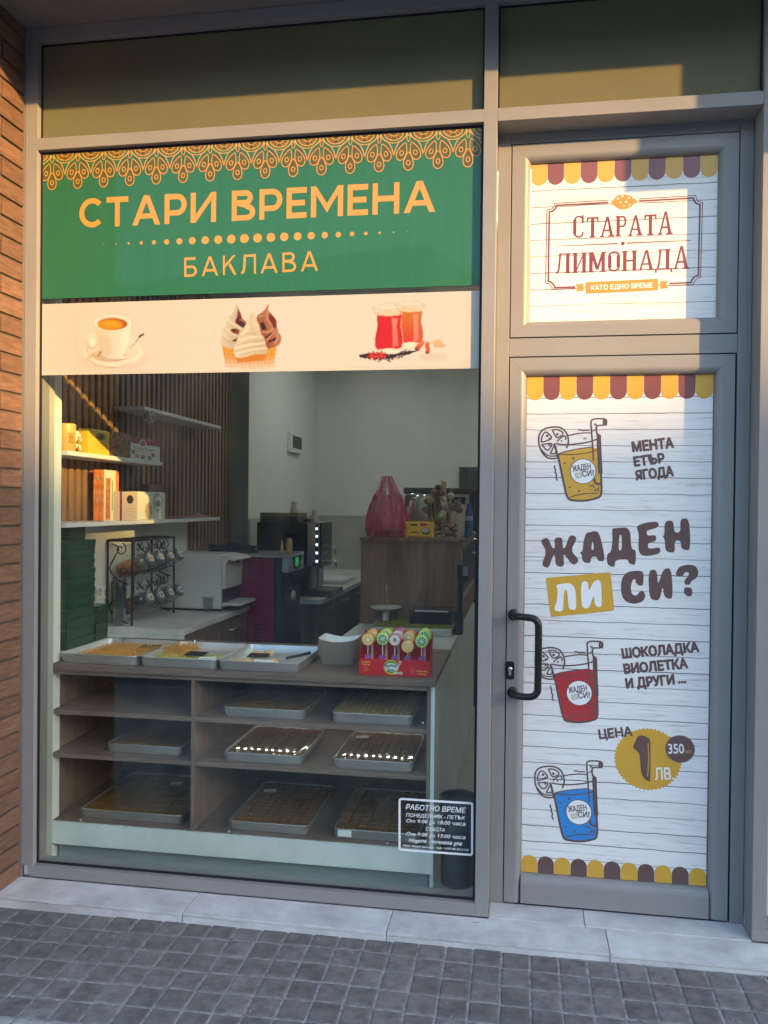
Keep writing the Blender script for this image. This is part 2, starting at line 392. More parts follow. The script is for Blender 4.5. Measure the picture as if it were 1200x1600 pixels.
def _leg(cx, w_, t, H=1.):
    k = (w_/2-t*1.12)/(w_/2-t*.58)
    return [(cx-w_/2, 0), (cx-w_/2+t*1.12, 0), (cx, k*H), (cx+w_/2-t*1.12, 0), (cx+w_/2, 0), (cx+t*.58, H), (cx-t*.58, H)]
def geo_glyph(ch, t):
    """geometric even-stroke capitals; returns (width, fills, strokes)"""
    R = lambda a, b, c, d: [(a, b), (c, b), (c, d), (a, d)]
    h = t/2; F = []; S = []
    if ch == 'С': wd = .9; S.append(arc(.5, .5, .5-h, .5-h, 44, 316, 28))
    elif ch == 'Т': wd = .84; F += [R(0, 1-t, wd, 1), R(wd/2-h, 0, wd/2+h, 1-t)]
    elif ch == 'А': wd = 1.08; F += [_leg(.54, wd, t), R(.22, .22, .86, .22+t*.92)]
    elif ch == 'Р': wd = .83; F.append(R(0, 0, t, 1)); S.append([(t, 1-h), (.47, 1-h)]+arc(.47, .635, .36-h, .365-h, 90, -90, 14)+[(t, .27+h)])
    elif ch == 'И': wd = .95; F += [R(0, 0, t, 1), R(wd-t, 0, wd, 1), [(t, 0), (t, t*1.45), (wd-t, 1), (wd-t, 1-t*1.45)]]
    elif ch == 'В': wd = .86; F.append(R(0, 0, t, 1)); S += [[(t, 1-h), (.5, 1-h)]+arc(.5, .75, .27-h, .25-h, 90, -90, 12)+[(t, .5+h)], [(t, .5+h), (.54, .5)]+arc(.54, .275, .32-h, .275-h, 80, -90, 12)+[(t, h)]]
    elif ch == 'Е': wd = .72; F += [R(0, 0, t, 1), R(t, 0, wd, t), R(t, 1-t, wd, 1), R(t, .5-h, wd-.06, .5+h)]
    elif ch == 'М': wd = 1.14; F += [R(0, 0, t, 1), R(wd-t, 0, wd, 1), [(t, 1), (t, 1-t*1.5), (wd/2, .14), (wd/2, .14+t*1.6)], [(wd-t, 1), (wd-t, 1-t*1.5), (wd/2, .14), (wd/2, .14+t*1.6)]]
    elif ch == 'Н': wd = .93; F += [R(0, 0, t, 1), R(wd-t, 0, wd, 1), R(t, .5-h, wd-t, .5+h)]
    elif ch == 'Б': wd = .84; F += [R(0, 0, t, 1), R(t, 1-t, .74, 1)]; S.append([(t, .58-h), (.5, .58-h)]+arc(.5, .29, .32-h, .29-h, 90, -90, 12)+[(t, h)])
    elif ch == 'К': wd = .88; F += [R(0, 0, t, 1), [(t, .36), (t, .36+t*1.3), (wd-.06-t*1.2, 1), (wd-.06, 1)], [(.36, .5), (.36+t*.9, .62), (wd, 0), (wd-t*1.25, 0)]]
    elif ch == 'Л': wd = .95; F.append(R(wd-t, 0, wd, 1)); S.append([(0, h+.0), (.07, h+.01), (.15, .13), (.2, .35), (.225, .6), (.235, 1-h), (wd-t, 1-h)])
    else: wd = .4
    return wd, F, S
def slab_glyph(ch):
    s, t, v, o = .150, .085, .065, .055        # stem, thin, serif height, overhang
    R = lambda a, b, c, d: [(a, b), (c, b), (c, d), (a, d)]
    F = []; S = []
    def stem(x, top=True, bot=True):
        F.append(R(x, 0, x+s, 1))
        if bot: F.append(R(x-o, 0, x+s+o, v))
        if top: F.append(R(x-o, 1-v, x+s+o, 1))
    def A(x, wd):
        c = x+wd/2
        F.append([(x+.02, v), (x+.02+t, v), (c+.005, .86), (c+wd/2-.02-s, v), (c+wd/2-.02, v), (c+.06, 1), (c-.04, 1)])
        F.append(R(x+.10, .27, x+wd-.13, .27+t)); F.append(R(x-.045, 0, x+.16, v)); F.append(R(x+wd-.26, 0, x+wd+.045, v))
    if ch == 'С':
        wd = .5; F.append(R(0, .18, s, .82)); S += [[(s/2, .82)]+arc(.27, .78, .2, .17, 180, 40, 12)+[(.45, .80)], [(s/2, .18)]+arc(.27, .22, .2, .17, 180, 330, 12)+[(.46, .26)]]
        F.append(R(.41, .68, .5, 1.0)); F.append(R(.39, .66, .52, .72))
    elif ch == 'Т': wd = .56; F += [R(.28-s/2, 0, .28+s/2, 1-t), R(.28-s/2-.07, 0, .28+s/2+.07, v), R(0, 1-t, .56, 1), [(0, 1-t), (0, .74), (.04, .74), (.09, 1-t)], [(.56, 1-t), (.56, .74), (.52, .74), (.47, 1-t)]]
    elif ch == 'А': wd = .60; A(0, wd)
    elif ch == 'Р': wd = .50; stem(.03); S.append([(s, .96), (.3, .96)]+arc(.3, .72, .145, .24, 90, -90, 12)+[(s, .48)])
    elif ch == 'Л': wd = .62; F += [R(.62-s-.04, 0, .62-.04, 1), R(.62-s-.09, 0, .62+.01, v), R(.10, 1-v, .64, 1)]; S.append([(-.02, .04), (.05, .045), (.11, .2), (.17, .96)])
    elif ch == 'И': wd = .58; stem(.02); stem(.58-s-.02); F.append([(.02+s, .10), (.02+s, .26), (.58-s-.02, .9), (.58-s-.02, .74)])
    elif ch == 'М': wd = .72; stem(.02, top=False); stem(.72-s-.02, top=False); F += [R(-.04, 1-v, .14, 1), R(.58, 1-v, .76, 1), [(.06, 1), (.20, 1), (.38, .36), (.36, .12), (.31, .12)], [(.66, 1), (.56, 1), (.37, .3), (.36, .12), (.42, .12)]]
    elif ch == 'О': wd = .52; F += [R(0, .2, s, .8), R(.52-s, .2, .52, .8)]; S += [arc(.26, .79, .205, .165, 180, 0, 14), arc(.26, .21, .205, .165, 180, 360, 14)]
    elif ch == 'Н': wd = .60; stem(.02); stem(.60-s-.02); F.append(R(.02+s, .47, .60-s-.02, .47+t))
    elif ch == 'Д': wd = .66; F += [R(.66-s-.09, 0, .66-.09, 1), R(.10, 1-v, .62, 1), R(-.03, 0, .69, .07), R(-.04, -.13, .04, .07), R(.62, -.13, .70, .07)]; S.append([(.07, .05), (.14, .35), (.18, .96)])
    else: wd = .3
    return wd, F, S, t
def word_on(mb, s, p0, p1, h, y, mi=0, t=.17, gap=.13, style='geo', tall=()):
    """drawn capitals along p0-p1; overlapping strokes sit a hair in front of each other"""
    gl = []; x = 0
    for i, c in enumerate(s):
        if c == ' ': x += .42; continue
        g = geo_glyph(c, t)+(t,) if style == 'geo' else slab_glyph(c)
        gl.append((x, g, 1.12 if i in tall else 1.)); x += g[0]*(1.06 if i in tall else 1.)+gap
    W = x-gap; p0 = Vector(p0); p1 = Vector(p1); d = p1-p0; e = d.normalized(); up = Vector((-e.y, e.x)); k = d.length/W; polys = []
    for x, g, hs in gl:
        wd, F, S, tt = g
        M_ = lambda a, b: ((x+a)*k, b*h*hs)
        for pl in F: polys.append([M_(*q) for q in pl])
        for st in S:
            tmp = MB(); tmp.stroke([M_(*q) for q in st], tt*(h+k)/2, 0)
            for f in tmp.f: polys.append([(tmp.v[i][0], tmp.v[i][2]) for i in f])
    ink(mb, polys, p0, e, up, y, mi, .00055)

# =================================================================== materials
FR = mat('powder_coat', (.24, .235, .235), rough=.42, var=.09, vs=1.7, bump=.05, bs=900, coat=.0)
BLK = mat('gasket', (.012, .012, .02), rough=.6)
BLKM = mat('black_metal', (.012, .012, .013), rough=.28)
PANE = glassy('window_glass', tint=(.94, .97, .945), f0=.030, dust=.035)
CHROME = mat('chrome', (.75, .75, .75), rough=.18, metal=1)
BRICK = mat('brick', (.142, .077, .051), rough=.9, var=.34, vs=34, bump=.9, bs=130, st=(1, .35, 2.2), rnd=.16)
MORTAR = mat('mortar', (.085, .07, .062), rough=.95, var=.15, vs=60, bump=.4, bs=300)
SOFFIT = mat('soffit_render', (.19, .18, .175), rough=.9, var=.06, vs=4, bump=.2, bs=300)
STONE = mat('sill_stone', (.50, .50, .51), rough=.55, var=.26, vs=6, bump=.12, bs=120, rnd=.04)
PAVE = mat('paver_concrete', (.142, .138, .136), rough=.85, var=.36, vs=22, bump=.35, bs=260, rnd=.16)
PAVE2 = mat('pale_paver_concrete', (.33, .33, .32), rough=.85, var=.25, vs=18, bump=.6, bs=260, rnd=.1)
SAND = mat('joint_sand', (.25, .25, .25), rough=.95, var=.5, vs=40, bump=.6, bs=400)
SPAN = mat('spandrel_glass', (.15, .145, .092), rough=.3, var=.06, vs=2.5, spec=.05)
WWALL = mat('white_plaster', (.72, .735, .72), rough=.85, var=.03, vs=3, bump=.12, bs=200)
GWALL = mat('grey_plaster', (.36, .36, .35), rough=.85, var=.04, vs=3)
TILE = mat('beige_wall_tile', (.42, .41, .37), rough=.35, var=.12, vs=5)
FTILE = mat('floor_tile', (.36, .35, .33), rough=.35, var=.1, vs=5, rnd=.05)
WHITE = mat('white_laminate', (.72, .73, .74), rough=.4, var=.02, vs=5)
MARB = mat('marble_laminate', (.56, .56, .55), rough=.38, var=.30, vs=4.5, st=(1, .35, 1))
CONC = mat('concrete_laminate', (.66, .70, .70), rough=.45, var=.10, vs=5)
WALN = wood('walnut_laminate', (.125, .086, .074), (.245, .172, .144), (.18, .126, .105), axis=0, scale=16)
WALNV = wood('walnut_laminate_upright', (.125, .086, .074), (.245, .172, .144), (.18, .126, .105), axis=2, scale=16)
WALND = wood('dark_walnut', (.05, .034, .028), (.12, .08, .062), (.08, .055, .044), axis=2, scale=14)
OAKB = wood('brown_oak', (.13, .066, .038), (.33, .19, .115), (.22, .122, .070), axis=2, scale=13)
SLAT = wood('slat_oak', (.18, .10, .056), (.33, .195, .115), (.25, .145, .085), axis=2, scale=22)
FELT = mat('black_felt', (.008, .007, .007), rough=.95)
ALU = mat('baking_tray_aluminium', (.74, .76, .78), rough=.34, metal=.75, var=.1, vs=12, rvar=.12)

# =================================================================== pavement
ZS = 0.0                       # top of the stone sill; camera heights were measured from here
g = MB(); ZP = -.062
g.add([(-60, -80, ZP), (60, -80, ZP), (60, .3, ZP), (-60, .3, ZP)], [(0, 1, 2, 3)])
GRD = mat('far_paving', (.11, .11, .112), rough=.9, var=.25, vs=3)
g.build('ground', GRD, kind='structure', origin=(0, 0, ZP))
bed = MB(); bed.add([(-4, -3.6, -.0570), (1.2, -3.6, -.0232), (3, -3.6, -.0232), (3, -.165, -.0232), (1.2, -.165, -.0232), (-4, -.165, -.0570)], [(0, 1, 4, 5), (1, 2, 3, 4)])
pav = bed.build('pavement', SAND, kind='structure', origin=(0, 0, ZP))
ORG[pav.name] = Vector((0, 0, ZP))
def paver_mesh(name, m, seed):
    R_ = random.Random(seed); a, b, h = .0463, .0507, .050; c = .006
    def ring(s, z, j):
        pts = []
        for (x, y) in rrect(-a+s, a-s, -b+s, b-s, .0035, 2):
            pts.append((x+R_.uniform(-j, j), y+R_.uniform(-j, j), z+R_.uniform(-j, j)*.5))
        return pts
    r = [ring(0, -.02, .0006), ring(0, h-.0165-.005, .001), ring(c*.55, h-.0165-.0012, .0008), ring(c*1.3, h-.0165, .0004)]
    q = MB(); n = len(r[0]); vs = sum(r, [])
    q.add(vs, [(i*n+k, i*n+(k+1) % n, (i+1)*n+(k+1) % n, (i+1)*n+k) for i in range(3) for k in range(n)]+[tuple(range(3*n, 4*n))], 0)
    return q
pm = [paver_mesh('p', PAVE, k) for k in range(5)]
protos = []; protos2 = []
for k in range(5):
    o = pm[k].build('paver', PAVE, origin=(0, 0, 0)); protos.append(o.data); o_del = o; bpy.data.objects.remove(o_del)
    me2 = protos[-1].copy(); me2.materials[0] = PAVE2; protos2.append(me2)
far = MB(); cnt = 0
px0, py0, dx, dy = -1.009-.048, -.205, .0962, .1055
A_ = math.atan2(.045, 1.15)
for j in range(-1, 30):
    for i in range(-30, 42):
        X_ = i*dx; Y_ = -j*dy
        x = px0+X_; y = py0+Y_+(.03*max(-.6, X_) if X_ < .45 else .0135-.048*min(.75, X_-.45))
        if x < -3.9 or x > 2.9 or y > -.137 or y < -3.5: continue
        vis = j <= 7 and y > -.95 and -1.95+.09*j*1.0 < x < .98-.05*j
        rng = random.Random(i*97+j*13)
        z = ZP-.024+.0065*(min(1.2, x)+2)+rng.uniform(-.0012, .0012); rot = rng.uniform(-.012, .02)
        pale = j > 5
        if vis and cnt < 292:
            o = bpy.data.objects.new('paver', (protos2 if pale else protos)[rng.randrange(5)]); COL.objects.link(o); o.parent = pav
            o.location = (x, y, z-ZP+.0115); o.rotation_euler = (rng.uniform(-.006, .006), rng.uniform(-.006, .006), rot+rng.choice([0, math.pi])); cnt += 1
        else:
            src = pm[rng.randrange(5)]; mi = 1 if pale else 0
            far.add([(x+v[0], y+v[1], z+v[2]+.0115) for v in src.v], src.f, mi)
far.build('outer_pavers', [PAVE, PAVE2], parent=pav, kind='stuff')
# pebbles, crumbs and litter lying in the joints
deb = MB(); rng = random.Random(5)
for k in range(260):
    x = rng.uniform(-1.9, .95); y = rng.uniform(-.95, -.18); r = rng.uniform(.0008, .0022)
    deb.ball((x, y, ZP+.021+.0065*(x+2)+r*.4), r, 5, 4, 0 if rng.random() < .6 else 1)
deb.build('grit', [mat('pale_grit', (.45, .44, .42), rough=.9), mat('dark_grit', (.05, .045, .04), rough=.9)], kind='stuff', label='pale and dark grit scattered over the grey pavers', cat='grit', origin=(0, -.5, ZP))
fl = MB(); c = PZ(603, 1464, ZP+.031)
for k in range(6): fl.ball((c.x+.004*math.cos(k), c.y+.004*math.sin(k*1.0), c.z+.004), .0042, 6, 4)
fl.build('fallen_blossom', mat('dry_yellow', (.5, .38, .12), rough=.8), label='tiny dry yellow blossom on the paver beside the stone sill', cat='blossom')
lf = MB(); c = PZ(742, 1442, .001)
lf.stroke([(0, 0), (.012, .004), (.022, -.002), (.030, .008)], .003, 0); lf.v = [(c.x+v[0]-.015, c.y+v[2], .002) for v in lf.v]
lf.build('dry_twig', mat('twig', (.06, .05, .05), rough=.8), label='tiny dark dry twig on the stone sill before the mullion', cat='twig')

# =================================================================== stone sill
sb = MB(); sb.box(-1.99, .99, -.160, .30, ZP+.002, -.012)
sill = sb.build('stone_sill', mat('sill_bed', (.40, .40, .40), rough=.9, var=.1, vs=20), kind='structure', origin=(0, 0, 0)); ORG[sill.name] = Vector((0, 0, 0))
for x0, x1 in [(-1.992, -1.2265), (-1.2235, -.4575), (-.4545, .3185), (.3215, .999)]:
    q = MB(); q.box(x0, x1, -.172, -.004, -.0115, 0); q.build('tile', STONE, parent=sill, bevel=.0012)
    q = MB(); q.box(x0, x1, -.171, -.161, -.058, -.013); q.build('riser_tile', STONE, parent=sill, bevel=.0008)
for x0, x1 in [(-.0995, .2475), (.2505, .821)]:
    q = MB(); q.box(x0, x1, -.001, .13, -.0115, .004); q.build('threshold_tile', STONE, parent=sill, bevel=.001)

# =================================================================== brick side wall
wb = MB(); wb.box(-2.30, -2.0035, -.73, -.001, ZP, 3.44)
bw = wb.build('brick_wall', MORTAR, kind='structure', origin=(-2.0, -.4, ZP)); ORG[bw.name] = Vector((-2.0, -.4, ZP))
bricks = {}
def brick(y0, y1, z0, z1):
    key = (round(y1-y0, 3), random.randrange(3))
    if key not in bricks:
        q = MB(); q.box(-.010, .0, -(y1-y0)/2, (y1-y0)/2, 0, z1-z0); o = q.build('brick', BRICK, origin=(0, 0, 0), bevel=.0022, seg=1)
        bricks[key] = o.data; bpy.data.objects.remove(o)
    o = bpy.data.objects.new('brick', bricks[key]); COL.objects.link(o); o.parent = bw
    o.location = (2.0-1.9935+random.uniform(-.0008, .0008)-0+(-2.0+2.0)+.0, (y0+y1)/2+.4, z0-ZP); o.location.x = .0065+random.uniform(-.0008, .0008)
    m_ = o.modifiers.new('bevel', 'BEVEL'); m_.width = .0022; m_.segments = 1
cz = .0755; zb = -.004
for k in range(46):
    z0 = zb+k*cz; y = -.004; first = .139 if k % 2 else .264
    edges = [(-first-.004, -.004)]
    yy = -first-.004-.010
    while yy > -.70:
        edges.append((max(-.73, yy-.24), yy)); yy -= .25
    for a, b in edges: brick(a, b, z0, min(z0+.0655, 3.431))

# =================================================================== soffit and canopy
ZC = 1.53+1.902
s = MB(); s.box(-2.31, 5.2, -.73, .35, ZC, ZC+.35)
s.build('soffit', SOFFIT, kind='structure')
s = MB(); s.box(-2.31, -2.004, -.729, -.002, 3.44, ZC); s = None
# dropped part of the canopy right of the frame; its corner throws the stepped shade on the door
s = MB(); s.box(1.745, 5.0, -.73, -.35, 1.53+1.545, ZC-.002)
s.build('canopy_beam', SOFFIT, kind='structure')

# =================================================================== building wall round the shopfront (outside the frame)
s = MB(); s.box(-2.9, -1.9915, -.0009, .25, ZP, ZC-.001); s.box(1.62, 6., -.0, .25, ZP, ZC+.3)
s.build('outer_wall', SOFFIT, kind='structure')

# =================================================================== shopfront frame
sf = thing('shopfront_frame', (-.55, 0, 0), 'grey aluminium shopfront framing round the wide window, transom lights and door', 'window frame')
def part(name, boxes, m=FR, parent=sf, bevel=.0014, **k):
    q = MB()
    for b_ in boxes: q.box(*b_)
    return q.build(name, m, parent=parent, bevel=bevel, **k)
Z = lambda r: 1.53+r
part('left_post', [(-1.990, -1.9375, 0, .10, .046, ZC-.0005)])
part('left_post_foot', [(-1.985, -1.956, .012, .10, .001, .045)], m=STONE)
part('bottom_rail', [(-1.955, -.1512, -.0006, .10, .002, .0485)])
part('mullion', [(-.1505, -.1010, 0, .115, .002, Z(1.8435))])
part('transom', [(-1.9370, -.1510, 0, .10, Z(1.4105), Z(1.458)), (-.1005, .8215, 0, .1155, Z(1.4105), Z(1.458))])
part('top_rail', [(-1.9370, 1.60, 0.0005, .10, Z(1.844), ZC-.0008)])
part('right_post', [(.8222, .871, 0, .115, .046, Z(1.8435))])
part('right_post_foot', [(.8222, 1.60, -.0004, .10, .002, .0455)])
part('side_window_rail', [(.8715, 1.60, .001, .10, .0475, .053)]); part('side_window_rail', [(.8715, 1.60, 0, .10, Z(1.41), Z(1.458))])
# slim glazing beads just inside each opening
def beads(x0, x1, z0, z1, nm='glazing_bead', m=FR, w_=.004, y0=.010, y1=.0275):
    part(nm, [(x0, x0+w_, y0, y1, z0, z1), (x1-w_, x1, y0, y1, z0, z1), (x0+w_, x1-w_, y0, y1, z0, z0+w_), (x0+w_, x1-w_, y0, y1, z1-w_, z1)], m=m, bevel=0)
def gask(x0, x1, z0, z1, w_=.009, y0=.0245, y1=.0296):
    part('gasket', [(x0, x0+w_, y0, y1, z0, z1), (x1-w_, x1, y0, y1, z0, z1), (x0+w_, x1-w_, y0, y1, z0, z0+w_), (x0+w_, x1-w_, y0, y1, z1-w_, z1)], m=BLK, bevel=0)
gask(-1.9368, -.1512, .0492, Z(1.4098)); gask(-1.9368, -.1512, Z(1.4588), Z(1.8432), .006); gask(-.1003, .8215, Z(1.4588), Z(1.8432), .006)
q = MB(); q.box(-1.935, -.153, .030, .036, .050, Z(1.409)); q.build('window_pane', PANE, parent=sf)
q = MB(); q.box(.874, 1.60, .030, .036, .054, Z(1.409)); q.build('side_pane', PANE, parent=sf)
q = MB(); q.box(-1.936, -.152, .0298, .045, Z(1.459), Z(1.843)); q.build('spandrel_panel', SPAN, parent=sf)
q = MB(); q.box(-.100, .821, .0298, .045, Z(1.459), Z(1.843)); q.build('spandrel_panel', SPAN, parent=sf)
q = MB(); q.box(.872, 1.60, .0298, .045, Z(1.459), Z(1.843)); q.build('spandrel_panel', SPAN, parent=sf)
# door frame set back 12 cm
YD = .115
part('door_jamb', [(-.1005, -.0505, YD+.001, .17, .005, Z(1.4100))])
part('door_jamb', [(.7745, .8215, YD+.001, .17, .005, Z(1.4100))])
part('door_head', [(-.0500, .7740, YD+.001, .17, Z(1.3715), Z(1.4100))])
part('door_transom', [(-.0500, .7740, YD+.001, .17, Z(.5655), Z(.6345))])
part('gasket', [(-.0502, -.0470, YD+.006, .165, .010, Z(1.371)), (.7708, .7742, YD+.006, .165, .010, Z(1.371)), (-.047, .7708, YD+.006, .165, Z(1.3685), Z(1.3712)), (-.047, .7708, YD+.006, .165, Z(.6350), Z(.6385)), (-.047, .7708, YD+.006, .165, Z(.5615), Z(.5650)), (-.047, .768, YD+.006, .16, .0045, .0105)], m=BLK, bevel=0)

def ring(parent, X0, X1, Z0, Z1, wl, wr, wt, wb, prof, names=('stile', 'stile', 'rail', 'rail'), butt=False):
    """mitred frame; prof = [(fraction of width, y)] from the outer edge to the glass"""
    def side(name, oa, ob, ia, ib):
        q = MB(); n = len(prof); vs = []
        for t, y in prof:
            vs += [(oa[0]+(ia[0]-oa[0])*t, y, oa[1]+(ia[1]-oa[1])*t), (ob[0]+(ib[0]-ob[0])*t, y, ob[1]+(ib[1]-ob[1])*t)]
        yb = .165
        fs = [(2*i, 2*i+1, 2*i+3, 2*i+2) for i in range(n-1)]
        vs += [(oa[0], yb, oa[1]), (ob[0], yb, ob[1]), (ia[0], yb, ia[1]), (ib[0], yb, ib[1])]; m_ = 2*n
        fs += [(m_, m_+1, 1, 0), (m_+2, m_, 0)[:0] or (m_+1, m_, m_+2, m_+3), (2*n-2, 2*n-1, m_+3, m_+2)]
        fs += [tuple([2*i for i in range(n)]+[m_+2, m_]), tuple([2*i+1 for i in range(n-1, -1, -1)]+[m_+1, m_+3])]
        q.add(vs, fs); o = q.build(name, FR, parent=parent); return o
    e = .0004
    side(names[0], (X0, Z0), (X0, Z1), (X0+wl, Z0+(wb if not butt else 0)+e), (X0+wl, Z1-wt-e))
    side(names[1], (X1, Z1), (X1, Z0), (X1-wr, Z1-wt-e), (X1-wr, Z0+(wb if not butt else 0)+e))
    side(names[2], (X0+e, Z1), (X1-e, Z1), (X0+wl+e, Z1-wt), (X1-wr-e, Z1-wt))
    if butt: side(names[3], (X1-wr-.0005, Z0), (X0+wl+.0005, Z0), (X1-wr-.0005, Z0+wb), (X0+wl+.0005, Z0+wb))
    else: side(names[3], (X1-e, Z0), (X0+e, Z0), (X1-wr-e, Z0+wb), (X0+wl+e, Z0+wb))
PROF = [(0, YD+.002), (.012, YD), (.66, YD), (.74, YD+.0012), (.83, YD+.0045), (.92, YD+.0105), (.985, YD+.019), (1, YD+.024)]
vent = thing('top_light_sash', (.363, YD, Z(.64)), 'grey framed fixed light above the door, glass under a lemonade print', 'window')
ring(vent, -.0465, .7705, Z(.6388), Z(1.3682), .070, .066, .066, .062, PROF)
q = MB(); q.box(.019, .709, .146, .152, Z(.697), Z(1.306)); q.build('pane', PANE, parent=vent)
door = thing('shop_door', (.36, YD, .01), 'grey framed glass shop door covered by a whitewashed board print', 'door')
ring(door, -.0465, .7675, .0110, Z(.5612), .063, .066, .068, .108, PROF, butt=True)
q = MB(); q.box(.013, .705, .146, .152, .115, Z(.497)); q.build('pane', PANE, parent=door)
q = MB(); q.box(-.044, .765, .118, .150, .0055, .0115); q.build('drip_seal', BLK, parent=door)
# pull handle
hx = -.021; zt_, zb_ = PY(800, 961, .10).z, PY(800, 1083, .10).z; gx = PY(841, 1020, .045).x
hp = [(hx, YD-.001, zt_), (hx+.004, .082, zt_), (hx+.018, .058, zt_), (gx-.045, .046, zt_)]
pth = [Vector(p) for p in hp]+[Vector((gx-.018, .044, zt_-.004)), Vector((gx-.004, .044, zt_-.018)), Vector((gx, .044, zt_-.045)), Vector((gx, .044, zb_+.045)), Vector((gx-.004, .044, zb_+.018)), Vector((gx-.018, .044, zb_+.004)), Vector((gx-.045, .046, zb_)), Vector((hx+.018, .058, zb_)), Vector((hx+.004, .082, zb_)), Vector((hx, YD-.001, zb_))]
q = MB(); q.tube(smooth_path(pth, 5), .0135, 12)
for zz in (zt_, zb_): q.lathe([(0.001, -.004), (.021, -.004), (.022, -.001), (.022, .003), (.019, .006), (.001, .0062)][::-1], (hx, YD-.003, zz), 18, 0, True, 'y')
hd = q.build('pull_handle', BLKM, parent=door)
lk = PY(797, 1047, YD)
q = MB(); q.prism(rrect(lk.x-.0155, lk.x+.0155, lk.z-.034, lk.z+.034, .008), YD-.008, YD+.002)
lo = q.build('lock_plate', BLKM, parent=door, bevel=.001)
ORG[lo.name] = ORG[door.name]
q = MB(); q.lathe([(.001, 0), (.0085, 0), (.0085, .008)][::1], (lk.x, YD-.0115, lk.z+.006), 16, 0, True, 'y'); q.box(lk.x-.0048, lk.x+.0048, YD-.0112, YD-.006, lk.z-.018, lk.z+.002); q.box(lk.x-.001, lk.x+.001, YD-.0123, YD-.0112, lk.z+.002, lk.z+.010, 1)
q.build('keyhole_cylinder', [CHROME, BLK], parent=lo)

# =================================================================== printed signs
def pp(u, v, y): p = PY(u, v, y); return (p.x, p.z)
def pts(P, y, k=1., o=(0, 0)): return [pp(o[0]+a/k, o[1]+b/k, y) for a, b in P]
INK_O = mat('ink_orange', (.46, .25, .055), rough=.4, coat=.2); INK_DK = mat('ink_umber', (.12, .055, .02), rough=.4, coat=.2)
INK_Y = mat('ink_yellow', (.60, .345, .045), rough=.4, coat=.3, var=.05, vs=4); INK_MR = mat('ink_maroon', (.20, .065, .065), rough=.4, coat=.3, var=.08, vs=4)
INK_BR = mat('ink_brown', (.125, .075, .07), rough=.4, coat=.3, var=.12, vs=5); INK_W = mat('ink_white', (.78, .79, .80), rough=.4, coat=.2)
INK_R = mat('ink_dark_red', (.19, .028, .028), rough=.4, coat=.3); INK_LM = mat('ink_lemon', (.50, .24, .02), rough=.4, coat=.3)
INK_LB = mat('ink_red_brown', (.42, .06, .06), rough=.4, coat=.3)
GREEN = mat('sign_green', (.019, .122, .066), rough=.38, var=.05, vs=3, st=(12, 1, .6), coat=.25, spec=.35)
CREAM = mat('banner_cream', (.42, .40, .365), rough=.42, var=.015, vs=3, coat=.15)

# --- green shop sign
YS = .0262; gx0, gx1, gz0, gz1 = -1.9325, -.1535, Z(.8185), Z(1.4055)
sg = thing('shop_sign', ((gx0+gx1)/2, YS, gz0), 'green shop sign with orange lace border reading СТАРИ ВРЕМЕНА БАКЛАВА', 'sign')
q = MB(); q.box(gx0, gx1, YS, YS+.0012, gz0, gz1); q.build('sign_film', GREEN, parent=sg)
q = MB(); word_on(q, 'СТАРИ ВРЕМЕНА', pp(124, 356.5, YS), pp(680, 331, YS), .118, YS-.0004, t=.185, gap=.155)
q.build('lettering', INK_O, parent=sg, label='orange capitals СТАРИ ВРЕМЕНА')
q = MB(); word_on(q, 'БАКЛАВА', pp(288, 433, YS), pp(497, 423, YS), .0765, YS-.0004, t=.135, gap=.30)
q.build('lettering', INK_O, parent=sg, label='small orange capitals БАКЛАВА')
a, b = pp(162, 382, YS), pp(637, 362, YS); n = 24
for k in range(n):
    t = k/(n-1); r = .0165*math.sin(math.pi*(k+.55)/(n+.1))**1.35+.0012; q = MB()
    c = (a[0]+(b[0]-a[0])*t, a[1]+(b[1]-a[1])*t); q.flat([arc(c[0], c[1], r, r, 0, 350, 23)], YS-.0004)
    q.build('dot', INK_O, parent=sg)
